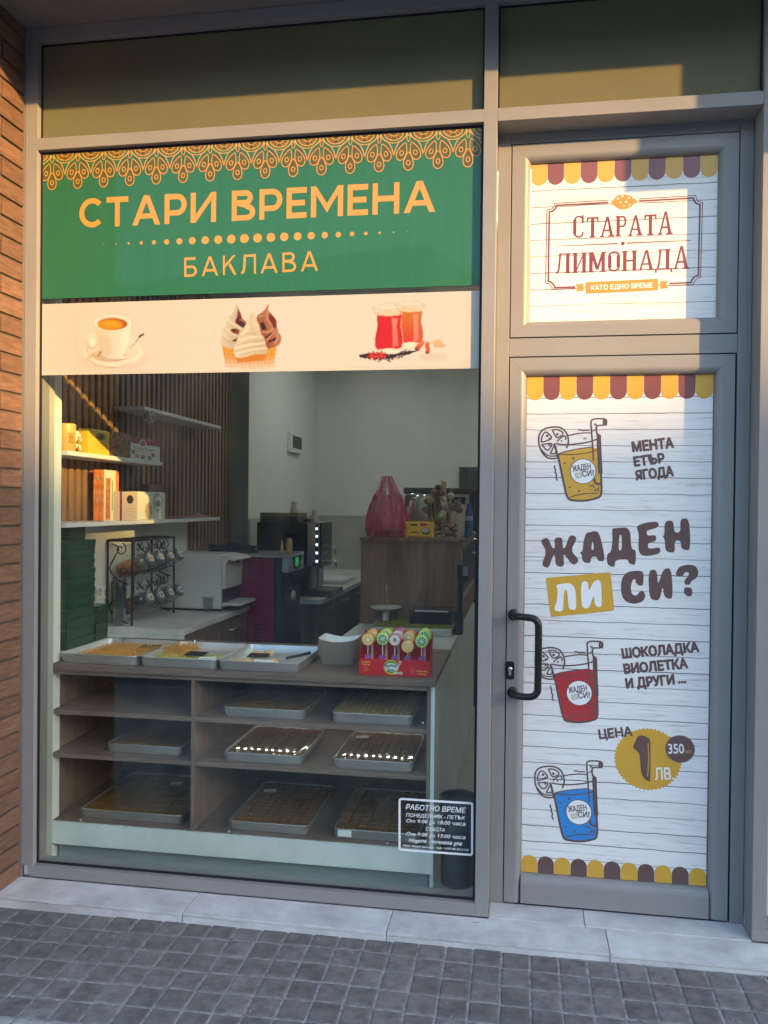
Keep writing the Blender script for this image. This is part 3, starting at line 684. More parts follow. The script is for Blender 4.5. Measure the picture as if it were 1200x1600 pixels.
# lace border: one motif, repeated
pitch = (PY(162, 240, YS).x-PY(121.5, 243, YS).x); u_ = .00264
def motif(mb, cx, zt):
    T = lambda P: [(cx+p[0]*u_/6.667*1.06, zt-p[1]*u_/6.667*1.06) for p in P]
    W = 9*u_/6.667
    clipx = lambda P: P
    def drop(tip, ang, L, wd, j):
        ca, sa = math.cos(rad(ang)), math.sin(rad(ang)); out = []; inn = []
        for k in range(25):
            s_ = k/24; a_ = 2*math.pi*s_
            x = wd*math.sin(a_)*(.55+.45*math.sin(a_/2)**1.0)*(.98); y = L*(1-math.cos(a_))/2
            x = wd*math.sin(a_)*math.sin(a_/2)**.8; out.append((x, y))
        f = lambda P, k_: [(tip[0]+(p[0]*k_)*ca-((p[1]-L*.56)*k_+L*.56)*sa, tip[1]+(p[0]*k_)*sa+((p[1]-L*.56)*k_+L*.56)*ca) for p in P]
        mb.flat([T(f(out[:-1], 1.))], YS-.0004-j*3e-5, 3)
        mb.stroke(T(f(out, 1.)), W*1.05, YS-.0009-j*3e-5, 0); mb.stroke(T(f(out, .80)), W*.45, YS-.0008-j*3e-5, 1)
        c = (tip[0]-L*.60*sa, tip[1]+L*.60*ca); mb.stroke(T(arc(c[0], c[1], 17, 21, 0, 360, 14)), W*1.0, YS-.0011, 0)
    drop((0, 178), 0, 165, 55, 0); drop((-26, 92), 21, 168, 53, 1); drop((26, 92), -21, 168, 53, 2)
    # outer swoops
    for sgn in (-1, 1):
        P = [(sgn*a_, b_) for a_, b_ in [(8, 10), (22, 42), (52, 62), (88, 88), (112, 130), (126, 175), (133, 208)]]
        mb.stroke(T(chaikin(P, 2, False)), W*1.15, YS-.0006, 0)
        P = [(sgn*a_, b_) for a_, b_ in [(14, 62), (30, 84), (58, 100), (84, 118), (100, 148), (104, 175)]]
        mb.stroke(T(chaikin(P, 2, False)), W*.5, YS-.0007, 1)
    mb.stroke(T(arc(0, 55, 15, 30, 0, 360, 16)), W*.9, YS-.0008, 0)
    # half rosettes between the motifs
    for sgn in (-1, 1):
        c0 = sgn*135
        h = (180, 90) if sgn > 0 else (0, 90)
        for rx, ry, ww in ((124, 92, 1.1), (92, 68, 1.3), (40, 30, 1.2)):
            mb.stroke(T(arc(c0, 0, rx*.95, ry, h[0], h[1], 10)), W*ww, YS-.0006-rx*1e-6, 0)
        for aa in (115, 140, 165):
            ca = math.cos(rad(aa))*sgn; sa = math.sin(rad(aa))
            mb.stroke(T([(c0+40*ca, 30*sa), (c0+86*ca, 64*sa)]), W*.8, YS-.0007, 2)
        mb.flat([T([(c0, 0), (c0-sgn*88, 0)]+[(c0-sgn*88*math.cos(rad(k*15)), 64*math.sin(rad(k*15))) for k in range(1, 7)])], YS-.00035, 3)
    return mb
mx0 = PY(81.7, 245, YS).x; zt0 = gz1-.003; INK_OR2 = mat('ink_deep_orange', (.42, .15, .02), rough=.4)
q = motif(MB(), 0, 0)
mo = q.build('lace_motif', [INK_O, INK_DK, INK_OR2, mat('ink_olive', (.075, .085, .022), rough=.4)], origin=(0, 0, 0)); mo.parent = sg
for k in range(16):
    x = mx0+k*pitch; o = mo if k == 0 else mo.copy()
    if k: COL.objects.link(o); o.parent = sg
    o.location = (x-ORG[sg.name].x, -ORG[sg.name].y, zt0-ORG[sg.name].z)
q = MB(); q.box(gx0, gx1, YS-.0012, YS-.0008, gz1-.004, gz1-.0015); q.build('border_line', INK_O, parent=sg)

# --- planks on the door glass and top light, scalloped awning print, words
def scallops(parent, x0, x1, ztop, hgt, n, y, first, up=False, mats=None):
    wd = (x1-x0)/n
    for k in range(n):
        c = x0+wd*(k+.5); r = wd/2*.985; q = MB(); h_ = hgt-r
        P = [(c-r, ztop), (c-r, ztop-h_)]+arc(c, ztop-h_, r, r, 180, 360, 12)+[(c+r, ztop)]
        if up: P = [(p[0], 2*ztop-p[1]) for p in P][::-1]
        q.flat([P], y); q.build('scallop', mats[(k+first) % 2], parent=parent)
    
YV = .1444
tp = thing('lemonade_sign', (.364, YV, Z(.70)), 'whitewashed board print with dark red СТАРАТА ЛИМОНАДА above the door', 'sign')
ORG_z = Z(.70); PL1 = plankprint('board_print', .0, .0625)
q = MB(); q.box(.0245, .7035, YV, YV+.0014, Z(.7015), Z(1.3020)); q.build('printed_film', PL1, parent=tp)
scallops(tp, .0245, .7035, Z(1.3020), .082, 11, YV-.0004, 0, mats=[INK_Y, INK_MR])
o_ = (845, 290); kk = 4.6154
def T7(P, y=YV): return pts(P, y, kk, o_)
q = MB()
q.stroke(T7([(490, 106), (98, 128), (96, 148), (75, 172), (44, 178), (35, 705), (60, 708), (80, 735), (83, 750), (248, 744)]), .0032, YV-.0005)
q.stroke(T7([(488, 122), (112, 143), (108, 162), (85, 186), (62, 190), (54, 690), (75, 696), (97, 720), (100, 736), (248, 731)]), .0062, YV-.0005)
q.stroke(T7([(706, 96), (1117, 72), (1122, 95), (1135, 115), (1166, 122), (1152, 662), (1128, 668), (1108, 690), (1098, 714), (925, 721)]), .0032, YV-.0005)
q.stroke(T7([(708, 112), (1100, 90), (1106, 110), (1122, 130), (1148, 136), (1136, 648), (1112, 655), (1092, 676), (1082, 700), (925, 706)]), .0062, YV-.0005)
q.stroke(T7([(110, 437), (554, 418)]), .0042, YV-.0005, taper=lambda t: .5+t*.6); q.stroke(T7([(622, 415), (1085, 395)]), .0042, YV-.0005, taper=lambda t: 1.1-t*.6)
c = T7([(591, 417)])[0]; q.flat([arc(c[0], c[1], .0068, .0068, 0, 345, 18)], YV-.0005)
q.build('border_line', INK_R, parent=tp)
q = MB(); word_on(q, 'СТАРАТА', T7([(233, 380)])[0], T7([(950, 350)])[0], .0765, YV-.0006, gap=.115, style='slab', tall=(0, 6)); q.build('lettering', INK_R, parent=tp, label='dark red slab capitals СТАРАТА')
q = MB(); word_on(q, 'ЛИМОНАДА', T7([(112, 636)])[0], T7([(1070, 600)])[0], .0765, YV-.0006, gap=.115, style='slab', tall=(7,)); q.build('lettering', INK_R, parent=tp, label='dark red slab capitals ЛИМОНАДА')
q = MB(); P = chaikin([(505, 120), (528, 98), (545, 75), (575, 66), (610, 64), (645, 72), (668, 92), (690, 100), (694, 118), (675, 128), (655, 150), (625, 168), (590, 174), (555, 165), (530, 145), (512, 132)], 2)
q.flat([T7(P)], YV-.0005); 
for (a, b, r) in [(556, 95, 7), (588, 78, 8), (636, 90, 7), (615, 118, 8), (575, 120, 6), (600, 148, 6), (640, 140, 6)]:
    c = T7([(a, b)])[0]; q.flat([arc(c[0], c[1], r*.00055, r*.00045, 0, 330, 9)], YV-.0007, 1)
q.build('lemon_drawing', [INK_LM, INK_W], parent=tp)
q = MB(); q.flat([T7([(323, 697), (846, 672), (846, 755), (325, 780)])], YV-.0006); q.flat([T7([(248, 712), (308, 708), (308, 760), (250, 764), (268, 738)])], YV-.0006); q.flat([T7([(860, 690), (920, 687), (903, 714), (922, 740), (862, 745)])], YV-.0006)
q.build('ribbon', INK_LM, parent=tp)
q = MB(); text_on(q, 'КАТО ЕДНО ВРЕМЕ', T7([(362, 755)])[0], T7([(805, 735)])[0], .0175, YV-.0008, off=.022); q.build('lettering', INK_W, parent=tp, label='white capitals КАТО ЕДНО ВРЕМЕ')

dp = thing('drinks_poster', (.36, YV, .12), 'tall whitewashed board print on the door with three drinks and ЖАДЕН ЛИ СИ?', 'poster')
PL2 = plankprint('board_print_tall', .0, .0607)
dx0, dx1, dz0, dz1 = .0185, .6975, .1205, Z(.4925)
q = MB(); q.box(dx0, dx1, YV, YV+.0014, dz0, dz1); q.build('printed_film', PL2, parent=dp)
scallops(dp, dx0, dx1, dz1, .090, 11, YV-.0004, 0, mats=[INK_Y, INK_MR])
scallops(dp, dx0, dx1, dz0, .066, 11, YV-.0004, 0, up=True, mats=[INK_Y, INK_BR])
# big brush words traced as outlines on the film
BR = {'Ж': [[(20, 210), (45, 190), (75, 185), (108, 262), (125, 262), (120, 185), (180, 182), (182, 262), (200, 258), (228, 170), (262, 168), (285, 190), (238, 280), (303, 345), (268, 383), (240, 370), (193, 305), (186, 312), (192, 385), (170, 397), (130, 385), (125, 310), (112, 312), (82, 400), (60, 402), (28, 380), (65, 285)]],
 'А': [[(330, 210), (350, 150), (385, 145), (395, 138), (445, 140), (492, 355), (435, 355), (427, 320), (385, 325), (383, 368), (345, 367), (322, 350), (320, 312), (302, 290), (325, 285)], [(385, 275), (408, 270), (397, 195)]],
 'Д': [[(535, 122), (560, 115), (668, 110), (675, 270), (710, 272), (708, 380), (680, 380), (655, 365), (652, 340), (560, 345), (557, 395), (530, 395), (500, 375), (500, 300), (530, 290), (540, 200)], [(582, 277), (609, 275), (605, 162), (590, 165)]],
 'Е': [[(712, 110), (735, 90), (800, 72), (872, 70), (872, 112), (800, 130), (785, 140), (790, 172), (855, 165), (855, 212), (795, 222), (797, 268), (885, 252), (885, 300), (800, 318), (745, 312), (725, 270), (732, 160)]],
 'Н': [[(915, 65), (980, 60), (985, 150), (1032, 145), (1027, 48), (1095, 45), (1103, 275), (1060, 275), (1035, 260), (1032, 205), (987, 208), (992, 293), (940, 290), (920, 270), (918, 200), (900, 175), (915, 168)]],
 'С': [[(600, 540), (610, 470), (650, 430), (720, 422), (765, 430), (762, 530), (735, 532), (708, 515), (705, 482), (685, 490), (670, 540), (680, 595), (715, 605), (740, 568), (765, 570), (780, 605), (760, 645), (700, 665), (640, 650), (608, 610)]],
 'И': [[(798, 418), (862, 415), (866, 535), (905, 410), (965, 402), (977, 625), (935, 625), (910, 600), (903, 530), (880, 635), (840, 638), (805, 615)]],
 '?': [[(995, 440), (1020, 395), (1080, 378), (1135, 385), (1162, 425), (1150, 475), (1105, 500), (1100, 525), (1060, 525), (1058, 490), (1090, 460), (1090, 435), (1065, 432), (1040, 470), (1000, 460)]],
 '.': [[(1055, 542), (1115, 545), (1115, 605), (1085, 610), (1055, 590)]]}
def outl(mb, loops, y, kk_, oo, mi=0, yref=YV): mb.flat([pts(chaikin(lp, 2), yref, kk_, oo) for lp in loops], y, mi)
KB = 4.6154; OB = (840, 800)
for nm, chs in (('ЖАДЕН', 'ЖАДЕН'), ('СИ?', 'СИ?.')):
    for ch in chs:
        q = MB(); outl(q, BR[ch], YV-.0006, KB, OB); q.build('letter' if ch != '.' else 'dot', INK_BR, parent=dp, label=None if ch == '.' else 'large brown brush letter '+ch)
q = MB(); outl(q, [[(58, 485), (62, 476), (72, 474), (290, 455), (508, 434), (520, 438), (527, 448), (553, 698), (549, 709), (540, 713), (330, 735), (108, 757), (97, 754), (92, 745)]], YV-.0005, KB, OB)
pl_ = q.build('plate', INK_Y, parent=dp, label='tilted yellow plate behind the word ЛИ'); ORG[pl_.name] = ORG[dp.name]
q = MB(); outl(q, [[(130, 520), (270, 510), (283, 705), (240, 705), (222, 690), (215, 565), (190, 560), (185, 710), (160, 720), (115, 708), (140, 640), (145, 560)]], YV-.0007, KB, OB)
q.build('letter', INK_W, parent=pl_, label='white brush letter Л'); q = MB()
outl(q, [[(312, 500), (365, 500), (368, 580), (405, 495), (458, 488), (465, 685), (430, 685), (412, 665), (405, 590), (375, 690), (345, 698), (315, 680)]], YV-.0007, KB, OB)
q.build('letter', INK_W, parent=pl_, label='white brush letter И')
def words(rows, off=.056, m=INK_BR, wob=.02, par=dp):
    for s_, a, b, h in rows:
        q = MB(); text_on(q, s_, pp(*a, YV), pp(*b, YV), h, YV-.0006, off=off, wob=wob); q.build('lettering', m, parent=par, label='brown brush capitals '+s_)
zz = lambda a, b: (780+a/2.857, 540+b/2.857)
words([('МЕНТА', zz(597, 474), zz(778, 454), .0345), ('ЕТЪР', zz(605, 539), zz(738, 522), .033), ('ЯГОДА', zz(612, 600), zz(778, 580), .033)])
z8 = lambda a, b: (960+a/8, 970+b/8)
words([('ШОКОЛАДКА', z8(105, 468), z8(1055, 383), .0335), ('ВИОЛЕТКА', z8(130, 660), z8(915, 588), .0335), ('И ДРУГИ', z8(155, 842), z8(750, 790), .0335), ('...', z8(800, 778), z8(895, 773), .030)])
z7 = lambda a, b: (930+a/7.059, 1120+b/7.059)
# price badges
def badge(c, rx, ry, n, m, nm, y):
    P = []
    for k in range(n*4):
        a_ = 2*math.pi*k/(n*4); f = 1+.025*math.sin(k*math.pi/2+.3); P.append((c[0]+rx*f*math.cos(a_), c[1]+ry*f*math.sin(a_)))
    q = MB(); q.flat([P], y); o = q.build(nm, m, parent=dp); ORG[o.name] = ORG[dp.name]; return o
s7 = PY(*z7(680, 460), YV).x-PY(*z7(580, 460), YV).x; s7 /= 100
b1 = badge(pp(*z7(580, 468), YV), 368*s7, 352*s7, 52, INK_Y, 'price_badge', YV-.0005); b1['label'] = 'round yellow scalloped badge'
b2 = badge(pp(*z7(936, 355), YV), 161*s7, 156*s7, 40, INK_BR, 'price_badge', YV-.0009); b2['label'] = 'small round dark brown badge'
words([('ЦЕНА', z7(50, 243), z7(412, 208), .0325)], off=.045, wob=.01)
q = MB(); P = chaikin([(412, 335), (440, 275), (470, 208), (520, 203), (600, 235), (612, 300), (610, 715), (590, 718), (505, 650), (490, 405), (450, 370)], 2); q.flat([pts(P, YV, 7.059, (930, 1120))], YV-.0007)
q.stroke(pts([(583, 285), (590, 450), (583, 600), (575, 655)], YV, 7.059, (930, 1120)), .0035, YV-.0009, 1)
q.build('numeral', [INK_BR, INK_Y], parent=b1, label='bold brown numeral 1')
q = MB(); text_on(q, 'ЛВ.', pp(*z7(662, 695), YV), pp(*z7(868, 690), YV), .0425, YV-.0008, off=.02); q.build('lettering', INK_W, parent=b1, label='white letters ЛВ.')
q = MB(); text_on(q, '350', pp(*z7(808, 404), YV), pp(*z7(980, 402), YV), .035, YV-.0012, off=.02); text_on(q, 'мл.', pp(*z7(993, 402), YV), pp(*z7(1073, 402), YV), .015, YV-.0012, 1); q.build('lettering', [INK_W, INK_Y], parent=b2, label='white 350 and small yellow мл.')

# the hand drawn tumblers
def drink(dx_, dz_, fill, lab):
    def T(P): return [(p[0]+dx_, p[1]+dz_) for p in pts(P, YV, 10., (835, 640))]
    root = thing('x', (0, 0, 0), 'x', 'x'); bpy.data.objects.remove(root)
    y = YV; q = MB()
    body = [(375, 700), (470, 705), (600, 700), (740, 690), (880, 665), (1000, 630), (1025, 630), (1050, 1150), (1055, 1350), (940, 1395), (800, 1425), (650, 1425), (515, 1410), (450, 1120), (385, 780)]
    q.flat([T(body)], y-.0004, 0)
    q.flat([T([(375, 692), (480, 655), (620, 625), (760, 605), (890, 588), (1000, 600), (1000, 625), (880, 665), (740, 688), (600, 700), (470, 703)])], y-.00043, 1)
    o = q.build('drink_drawing', [fill, fill], parent=dp, label=lab); ORG[o.name] = ORG[dp.name]
    q = MB(); k = .0001*.0; W = .0064
    S = [([(365, 690), (385, 790), (450, 1110), (515, 1405), (650, 1425), (800, 1425), (940, 1395), (1055, 1350), (1040, 1000), (1015, 640), (1010, 400), (985, 380)], 2.0),
         ([(305, 530), (335, 600), (370, 770)], 1.9), ([(1005, 395), (1012, 640), (1030, 1000)], 4.2),
         ([(380, 700), (600, 702), (760, 688), (900, 658), (1000, 622)], 1.1), ([(375, 692), (480, 655), (640, 620), (900, 585)], 1.1),
         ([(530, 405), (640, 380), (780, 362), (885, 366)], 1.2), ([(330, 530), (420, 545), (560, 548), (700, 532), (860, 505), (985, 460)], 1.4),
         ([(883, 175), (892, 350), (905, 500), (918, 700), (925, 800)], 1.5), ([(930, 1060), (945, 1140), (985, 1165), (1030, 1160)], 2.0),
         ([(883, 185), (905, 155), (960, 142), (1060, 142), (1110, 150)], 1.5), ([(970, 255), (1010, 245), (1085, 245)], 1.4), ([(970, 255), (965, 320), (980, 385)], 1.6),
         ([(890, 345), (950, 318), (985, 262), (950, 215), (935, 235), (955, 250)], .9),
         ([(1090, 150), (1075, 195), (1090, 250)], 1.6), ([(1110, 150), (1122, 200), (1108, 250)], 2.6),
         ([(680, 325), (720, 315), (760, 332), (800, 322), (860, 325)], 1.2), ([(320, 872), (308, 905), (335, 940), (320, 975), (352, 1015), (335, 1060), (362, 1110)], 1.3),
         ([(556, 1372), (640, 1340), (780, 1315), (900, 1305), (1000, 1312)], 1.0), ([(855, 1195), (920, 1182)], 1.2), ([(930, 1185), (920, 1220)], 1.2), ([(970, 1240), (938, 1275)], 1.6), ([(1005, 1210), (990, 1250), (1008, 1285)], 1.2),
         ([(70, 470), (72, 400), (110, 330), (180, 290), (280, 272), (380, 272), (450, 300), (500, 360), (530, 440), (532, 520), (500, 605)], 1.5),
         ([(70, 470), (75, 560), (110, 650), (160, 720), (220, 760), (290, 768), (350, 762)], 1.5), ([(110, 620), (160, 690), (240, 730), (350, 722)], 1.1),
         ([(110, 510), (118, 420), (175, 330), (300, 452), (110, 512)], 1.3), ([(280, 318), (360, 310), (452, 358), (440, 400), (345, 450), (280, 318)], 1.3),
         ([(355, 500), (400, 450), (470, 405), (492, 430), (490, 475)], 1.3), ([(115, 545), (300, 520), (205, 660), (115, 545)], 1.3), ([(250, 690), (290, 600), (318, 560), (345, 690), (250, 690)], 1.3)]
    for i, (P, ww) in enumerate(S): q.stroke(T(chaikin(P, 2, False)), W*ww*.62, y-.0005-i*1.5e-5)
    for a, b, r in [(200, 410, 20), (235, 455, 15), (358, 385, 20), (425, 490, 14), (235, 550, 16), (608, 762, 17), (475, 838, 14), (552, 1213, 15), (697, 1273, 14), (872, 742, 9), (880, 1258, 8), (875, 1352, 9), (425, 915, 8), (1005, 972, 10)]:
        c = T([(a, b)])[0]; q.flat([arc(c[0], c[1], r*.00026, r*.00026, 0, 320, 8)], y-.0009)
    q.build('ink_line', INK_BR, parent=o)
    c = T([(760, 965)])[0]; r = (T([(960, 965)])[0][0]-T([(560, 965)])[0][0])/2
    q = MB(); q.flat([arc(c[0], c[1], r, r, 0, 352, 44)], y-.0011); q.stroke(arc(c[0], c[1], r, r, 0, 360, 44), .0028, y-.0012, 1)
    text_on(q, 'ЖАДЕН', T([(600, 972)])[0], T([(885, 925)])[0], r*.44, y-.0013, 1, off=.03)
    text_on(q, 'СИ?', T([(752, 1050)])[0], T([(935, 1030)])[0], r*.44, y-.0013, 1, off=.03)
    q.flat([T([(632, 995), (738, 980), (745, 1060), (645, 1080)])], y-.0013, 2); text_on(q, 'ЛИ', T([(655, 1062)])[0], T([(725, 1052)])[0], r*.27, y-.0015, 0, off=.02)
    q.build('round_label', [INK_W, INK_BR, mat('ink_khaki', (.45, .42, .26), rough=.5)], parent=o)
INK_DY = mat('ink_drink_yellow', (.60, .36, .06), rough=.4, coat=.3, var=.06, vs=6); INK_DR = mat('ink_drink_red', (.42, .035, .04), rough=.4, coat=.3, var=.05, vs=6); INK_DB = mat('ink_drink_blue', (.035, .23, .58), rough=.4, coat=.3, var=.06, vs=6)
P0 = pp(885.7, 781.5, YV); P1 = pp(879.8, 1126.5, YV); P2 = pp(879.2, 1312, YV)
drink(0, 0, INK_DY, 'topmost drawn tumbler with yellow drink'); drink(P1[0]-P0[0], P1[1]-P0[1], INK_DR, 'drawn tumbler with red drink'); drink(P2[0]-P0[0], P2[1]-P0[1], INK_DB, 'lowest drawn tumbler with blue drink')

# --- opening hours transfer on the window
YH = .0290
hs = thing('opening_hours_sticker', (PY(682, 1290, YH).x, YH, PY(682, 1335, YH).z), 'white bordered opening hours transfer in the lower right corner of the window', 'sticker')
zh = lambda a, b: pp(600+a/7.5, 1230+b/7.5, YH)
q = MB(); out = [zh(*p) for p in [(183, 155), (190, 143), (210, 137), (1010, 188), (1030, 194), (1034, 208), (1032, 770), (1026, 786), (1008, 792), (205, 733), (187, 727), (182, 712)]]
q.stroke(out, .0080, YH-.0004, closed=True); q.build('border', INK_W, parent=hs)
rows = [('РАБОТНО ВРЕМЕ', (255, 258), (960, 303), .0190, .02), ('ПОНЕДЕЛНИК - ПЕТЪК', (258, 345), (952, 381), .0130, .02), ('Om 9:00 go 18:00 часа', (258, 410), (958, 452), .0132, .02), ('СЪБОТА', (488, 508), (718, 522), .0125, .02),
        ('Om 9:00 go 13:00 часа', (258, 563), (958, 610), .0132, .02), ('Неgеля - почивен gен', (292, 640), (918, 682), .0138, .02), ('Мол: Айше Бешова, тел.: +359 88 4511118', (225, 693), (990, 748), .0074, .02)]
for s_, a, b, h, of in rows:
    q = MB(); text_on(q, s_, zh(*a), zh(*b), h, YH-.0004, off=of, shear=.2); q.build('lettering', INK_W, parent=hs, label='white slanted lettering '+s_.replace('g', 'д').replace('Om', 'От'))

# =================================================================== street opposite (its roof line cuts off the low sun)
e_ = Vector((math.cos(rad(16.2)), math.sin(rad(16.2)), 0)); nrm = Vector((e_.y, -e_.x, 0))
A0 = Vector((35.85, -24, 0)); HB = 11.83
OPW = mat('far_render_wall', (.13, .125, .12), rough=.9, var=.08, vs=.6); OPG = mat('far_window', (.03, .035, .04), rough=.1); OPR = mat('far_roof', (.16, .09, .07), rough=.9)
def far_building(t0, t1, h, lab, storeys, wm, set_=0.):
    b0 = A0+e_*t0; b1 = A0+e_*t1
    root = thing('apartment_building', (b0+e_*(t1-t0)/2), lab, 'building', 'buildings across the street')
    q = MB(); f0, f1 = b0+nrm*set_, b1+nrm*set_; g0, g1 = f0+nrm*11, f1+nrm*11
    V = [f0, f1, g1, g0]; q.add([(p.x, p.y, ZP-.2) for p in V]+[(p.x, p.y, h) for p in V], [(0, 3, 2, 1), (4, 5, 6, 7), (0, 1, 5, 4), (1, 2, 6, 5), (2, 3, 7, 6), (3, 0, 4, 7)])
    q.build('wall', wm, parent=root)
    nb = int((t1-t0)/3.2)
    for s_ in range(storeys):
        for k in range(nb):
            t = t0+1.6+k*3.2; z0 = .9+s_*(h-1.)/storeys; p = A0+e_*t+nrm*(set_-.03); p2 = p+e_*1.5; q = MB()
            q.add([(p.x, p.y, z0), (p2.x, p2.y, z0), (p2.x, p2.y, z0+1.5), (p.x, p.y, z0+1.5)], [(0, 1, 2, 3)]); q.build('window', OPG, parent=root)
far_building(-12, 14, HB, 'long low apartment block across the street, whose roof hides the low sun', 4, OPW)
far_building(-40, -13, HB-1.2, 'paler block across the street, mirrored faintly in the window', 3, mat('far_pale_wall', (.17, .165, .15), rough=.9), .5)
far_building(-75, -42, HB+2., 'tallest block across the street, far to the left', 4, OPW, .3)
far_building(15, 34, HB-2.5, 'lowest block across the street, far to the right', 3, OPW, 1.)

# =================================================================== the room behind the glass
zf = 0.0; XL = -2.17; YB = 4.9; XR = 1.55; ZCE = Z(1.43)
s = MB(); s.box(XL, XR, .171, YB, -.06, -.001)
fl_ = s.build('shop_floor', mat('floor_grout', (.2, .2, .19), rough=.9), kind='structure', origin=(0, 0, 0)); ORG[fl_.name] = Vector((0, 0, 0))
s = MB(); s.box(-1.93, -.156, .044, .17, -.02, .0015); s.build('window_board', mat('blue_grey_board', (.30, .34, .36), rough=.4, var=.06, vs=4), kind='structure')
for j in range(8):
    for i in range(3):
        q = MB(); x0 = -.36+i*.605; y0 = .19+j*.605
        q.box(x0, x0+.602, y0, min(YB, y0+.602), -.009, .0); q.build('floor_tile', FTILE, parent=fl_, bevel=.001, seg=1)
s = MB(); s.box(XL, -.37, .19, YB, -.008, -.0005); s.build('floor_tile_field', FTILE, parent=fl_)
s = MB(); s.box(XL-.12, XL, .10, 2.832, -.05, ZCE+.3); lw_ = s.build('left_wall', WWALL, kind='structure', origin=(XL, 1, 0)); ORG[lw_.name] = Vector((XL, 1, 0))
s = MB(); s.box(XL-.12, -1.99, 2.833, YB+.12, -.05, ZCE+.3); s.build('pilaster_wall', WWALL, kind='structure')
s = MB(); s.box(XL, -1.991, 2.829, 2.8325, 0, ZCE); s.build('pilaster_face', GWALL, kind='structure')
s = MB(); s.box(-1.989, XR+.12, YB, YB+.12, -.05, ZCE+.3); s.build('back_wall', WWALL, kind='structure')
s = MB(); s.box(XR, XR+.12, .17, YB-.001, -.05, ZCE+.3); s.build('right_wall', WWALL, kind='structure')
s = MB(); s.box(XL, XR, .101, YB, ZCE, ZCE+.12); s.build('ceiling', WWALL, kind='structure')
s = MB(); s.box(.825, XR, .105, .16, .0, ZCE-.001); s.build('front_wall', WWALL, kind='structure')
# wall end beside the window
p66, p80, p93 = PX(66, 900, -1.94).y, PX(80, 900, -1.945).y, PX(93, 900, -1.95).y
s = MB(); s.box(-2.05, -1.941, .1005, p80+.012, 0, ZCE-.001); s.build('window_return', mat('grey_green_return', (.40, .42, .38), rough=.7), kind='structure')
s = MB(); s.box(-2.168, -1.952, p80+.0125, p93+.012, 0, ZCE-.001); s.build('wall_return', WWALL, kind='structure')
# tile dado on back wall and back part of the left wall
zd = Z(-.118)
for k in range(5):
    q = MB(); q.box(-1.978+k*.602, -1.979+(k+1)*.602, YB-.009, YB-.0005, Z(-.64), zd); q.build('wall_tile', TILE, parent=fl_)
for k in range(3):
    q = MB(); q.box(-1.9895, -1.981, 2.84+k*.68, 2.838+(k+1)*.68, Z(-.64), zd); q.build('wall_tile', TILE, parent=fl_)
q = MB(); q.box(-.5, XR-.001, YB-.012, YB-.001, 0, .09); q.build('skirting', mat('dark_skirting', (.06, .055, .05), rough=.5), parent=fl_)

# slatted oak panel on the left wall
sp = thing('slat_panel', (XL, 1.7, Z(-.12)), 'tall panel of upright oak slats on black felt along the left wall', 'wall panel')
q = MB(); q.box(XL+.0005, XL+.008, .24, 2.828, Z(-.64), ZCE-.002); q.build('felt_back', FELT, parent=sp)
ys = []; y = .27
while y < 2.80: ys.append(y); y += .0645
sm = MB(); sm.box(XL+.0085, XL+.042, .27, .27+.036, Z(-.64), ZCE-.003); s0 = sm.build('slat', SLAT, parent=sp, bevel=.0012, seg=1)
for k, y in enumerate(ys[1:]): copyobj(s0, (0, y-.27, 0), sp)
XS = XL+.0425
# white board fixed below the lowest shelf
q = MB(); q.box(XS, XS+.010, .28, PX(292, 860, XS+.01).y, Z(-.639), PX(200, 815, XS+.01).z-.002)
wbp = q.build('wall_board', mat('white_board', (.66, .66, .64), rough=.5, var=.02, vs=4), label='white splash board fixed to the slats under the lowest shelf', cat='board')
XB = XS+.0105
# shelves
def shelf(y0, y1, ztop, lab, x1=-1.955):
    q = MB(); q.box(XS+.0003, x1, y0, y1, ztop-.020, ztop); return q.build('wall_shelf', WHITE, label=lab, cat='shelf', group='white shelves on the slat wall', bevel=.001)
zs1 = PX(255, 722, -1.955).z; ys1 = PX(254, 722, -1.955).y
zs2 = PX(345, 808, -1.955).z; ys2 = PX(344, 808, -1.955).y
y30 = PX(178, 640, XS).y; y31 = PX(345, 668, -1.955).y; zs0 = PX(345, 666, -1.955).z
shelf(.27, ys1, zs1, 'short white shelf holding the yellow box, middle of three on the slats')
shelf(.27, ys2, zs2, 'lowest and longest white shelf, with the orange boxes standing on it')
shelf(y30, y31, zs0, 'highest white shelf on the slats, empty but for a crumpled silver ribbon')
shelf_top = {1: zs1, 2: zs2}

# =================================================================== display counter
yc = .168; zt = Z(-.690); th = .018
dc = thing('display_counter', (-1.15, yc, 0), 'walnut open-shelved display counter close behind the window glass', 'counter')
def cpart(name, b_, m=WALN, bevel=.0008, **k):
    q = MB(); q.box(*b_); return q.build(name, m, parent=dc, bevel=bevel, **k)
cpart('top_board', (-1.995, -.322, yc-.018, .862, zt-.026, zt))
cpart('under_board', (-1.968, -.3555, yc-.004, .85, zt-.046, zt-.0265))
cpart('side_panel', (-1.986, -1.9685, yc-.006, .85, Z(-1.459), zt-.0265), WALNV)
cpart('side_panel', (-.3550, -.3405, yc-.004, .85, Z(-1.363), zt-.0265), WALNV)
cpart('divider', (-1.334, -1.3185, yc-.002, .84, Z(-1.3615), zt-.0465), WALNV)
for nm, zz_ in (('shelf', Z(-.888)), ('shelf', Z(-1.072))):
    cpart(nm, (-1.968, -1.3345, yc-.001, .84, zz_-.019, zz_)); cpart(nm, (-1.318, -.3555, yc-.001, .84, zz_-.019, zz_))
cpart('bottom_shelf', (-1.968, -.3555, yc+.004, .84, Z(-1.378), Z(-1.360)))
cpart('back_panel', (-1.968, -.3555, .841, .849, Z(-1.36), zt-.047), WALND, 0)
cpart('base_board', (-1.9682, -.3245, yc-.006, yc+.010, Z(-1.459), Z(-1.3635)), CONC)
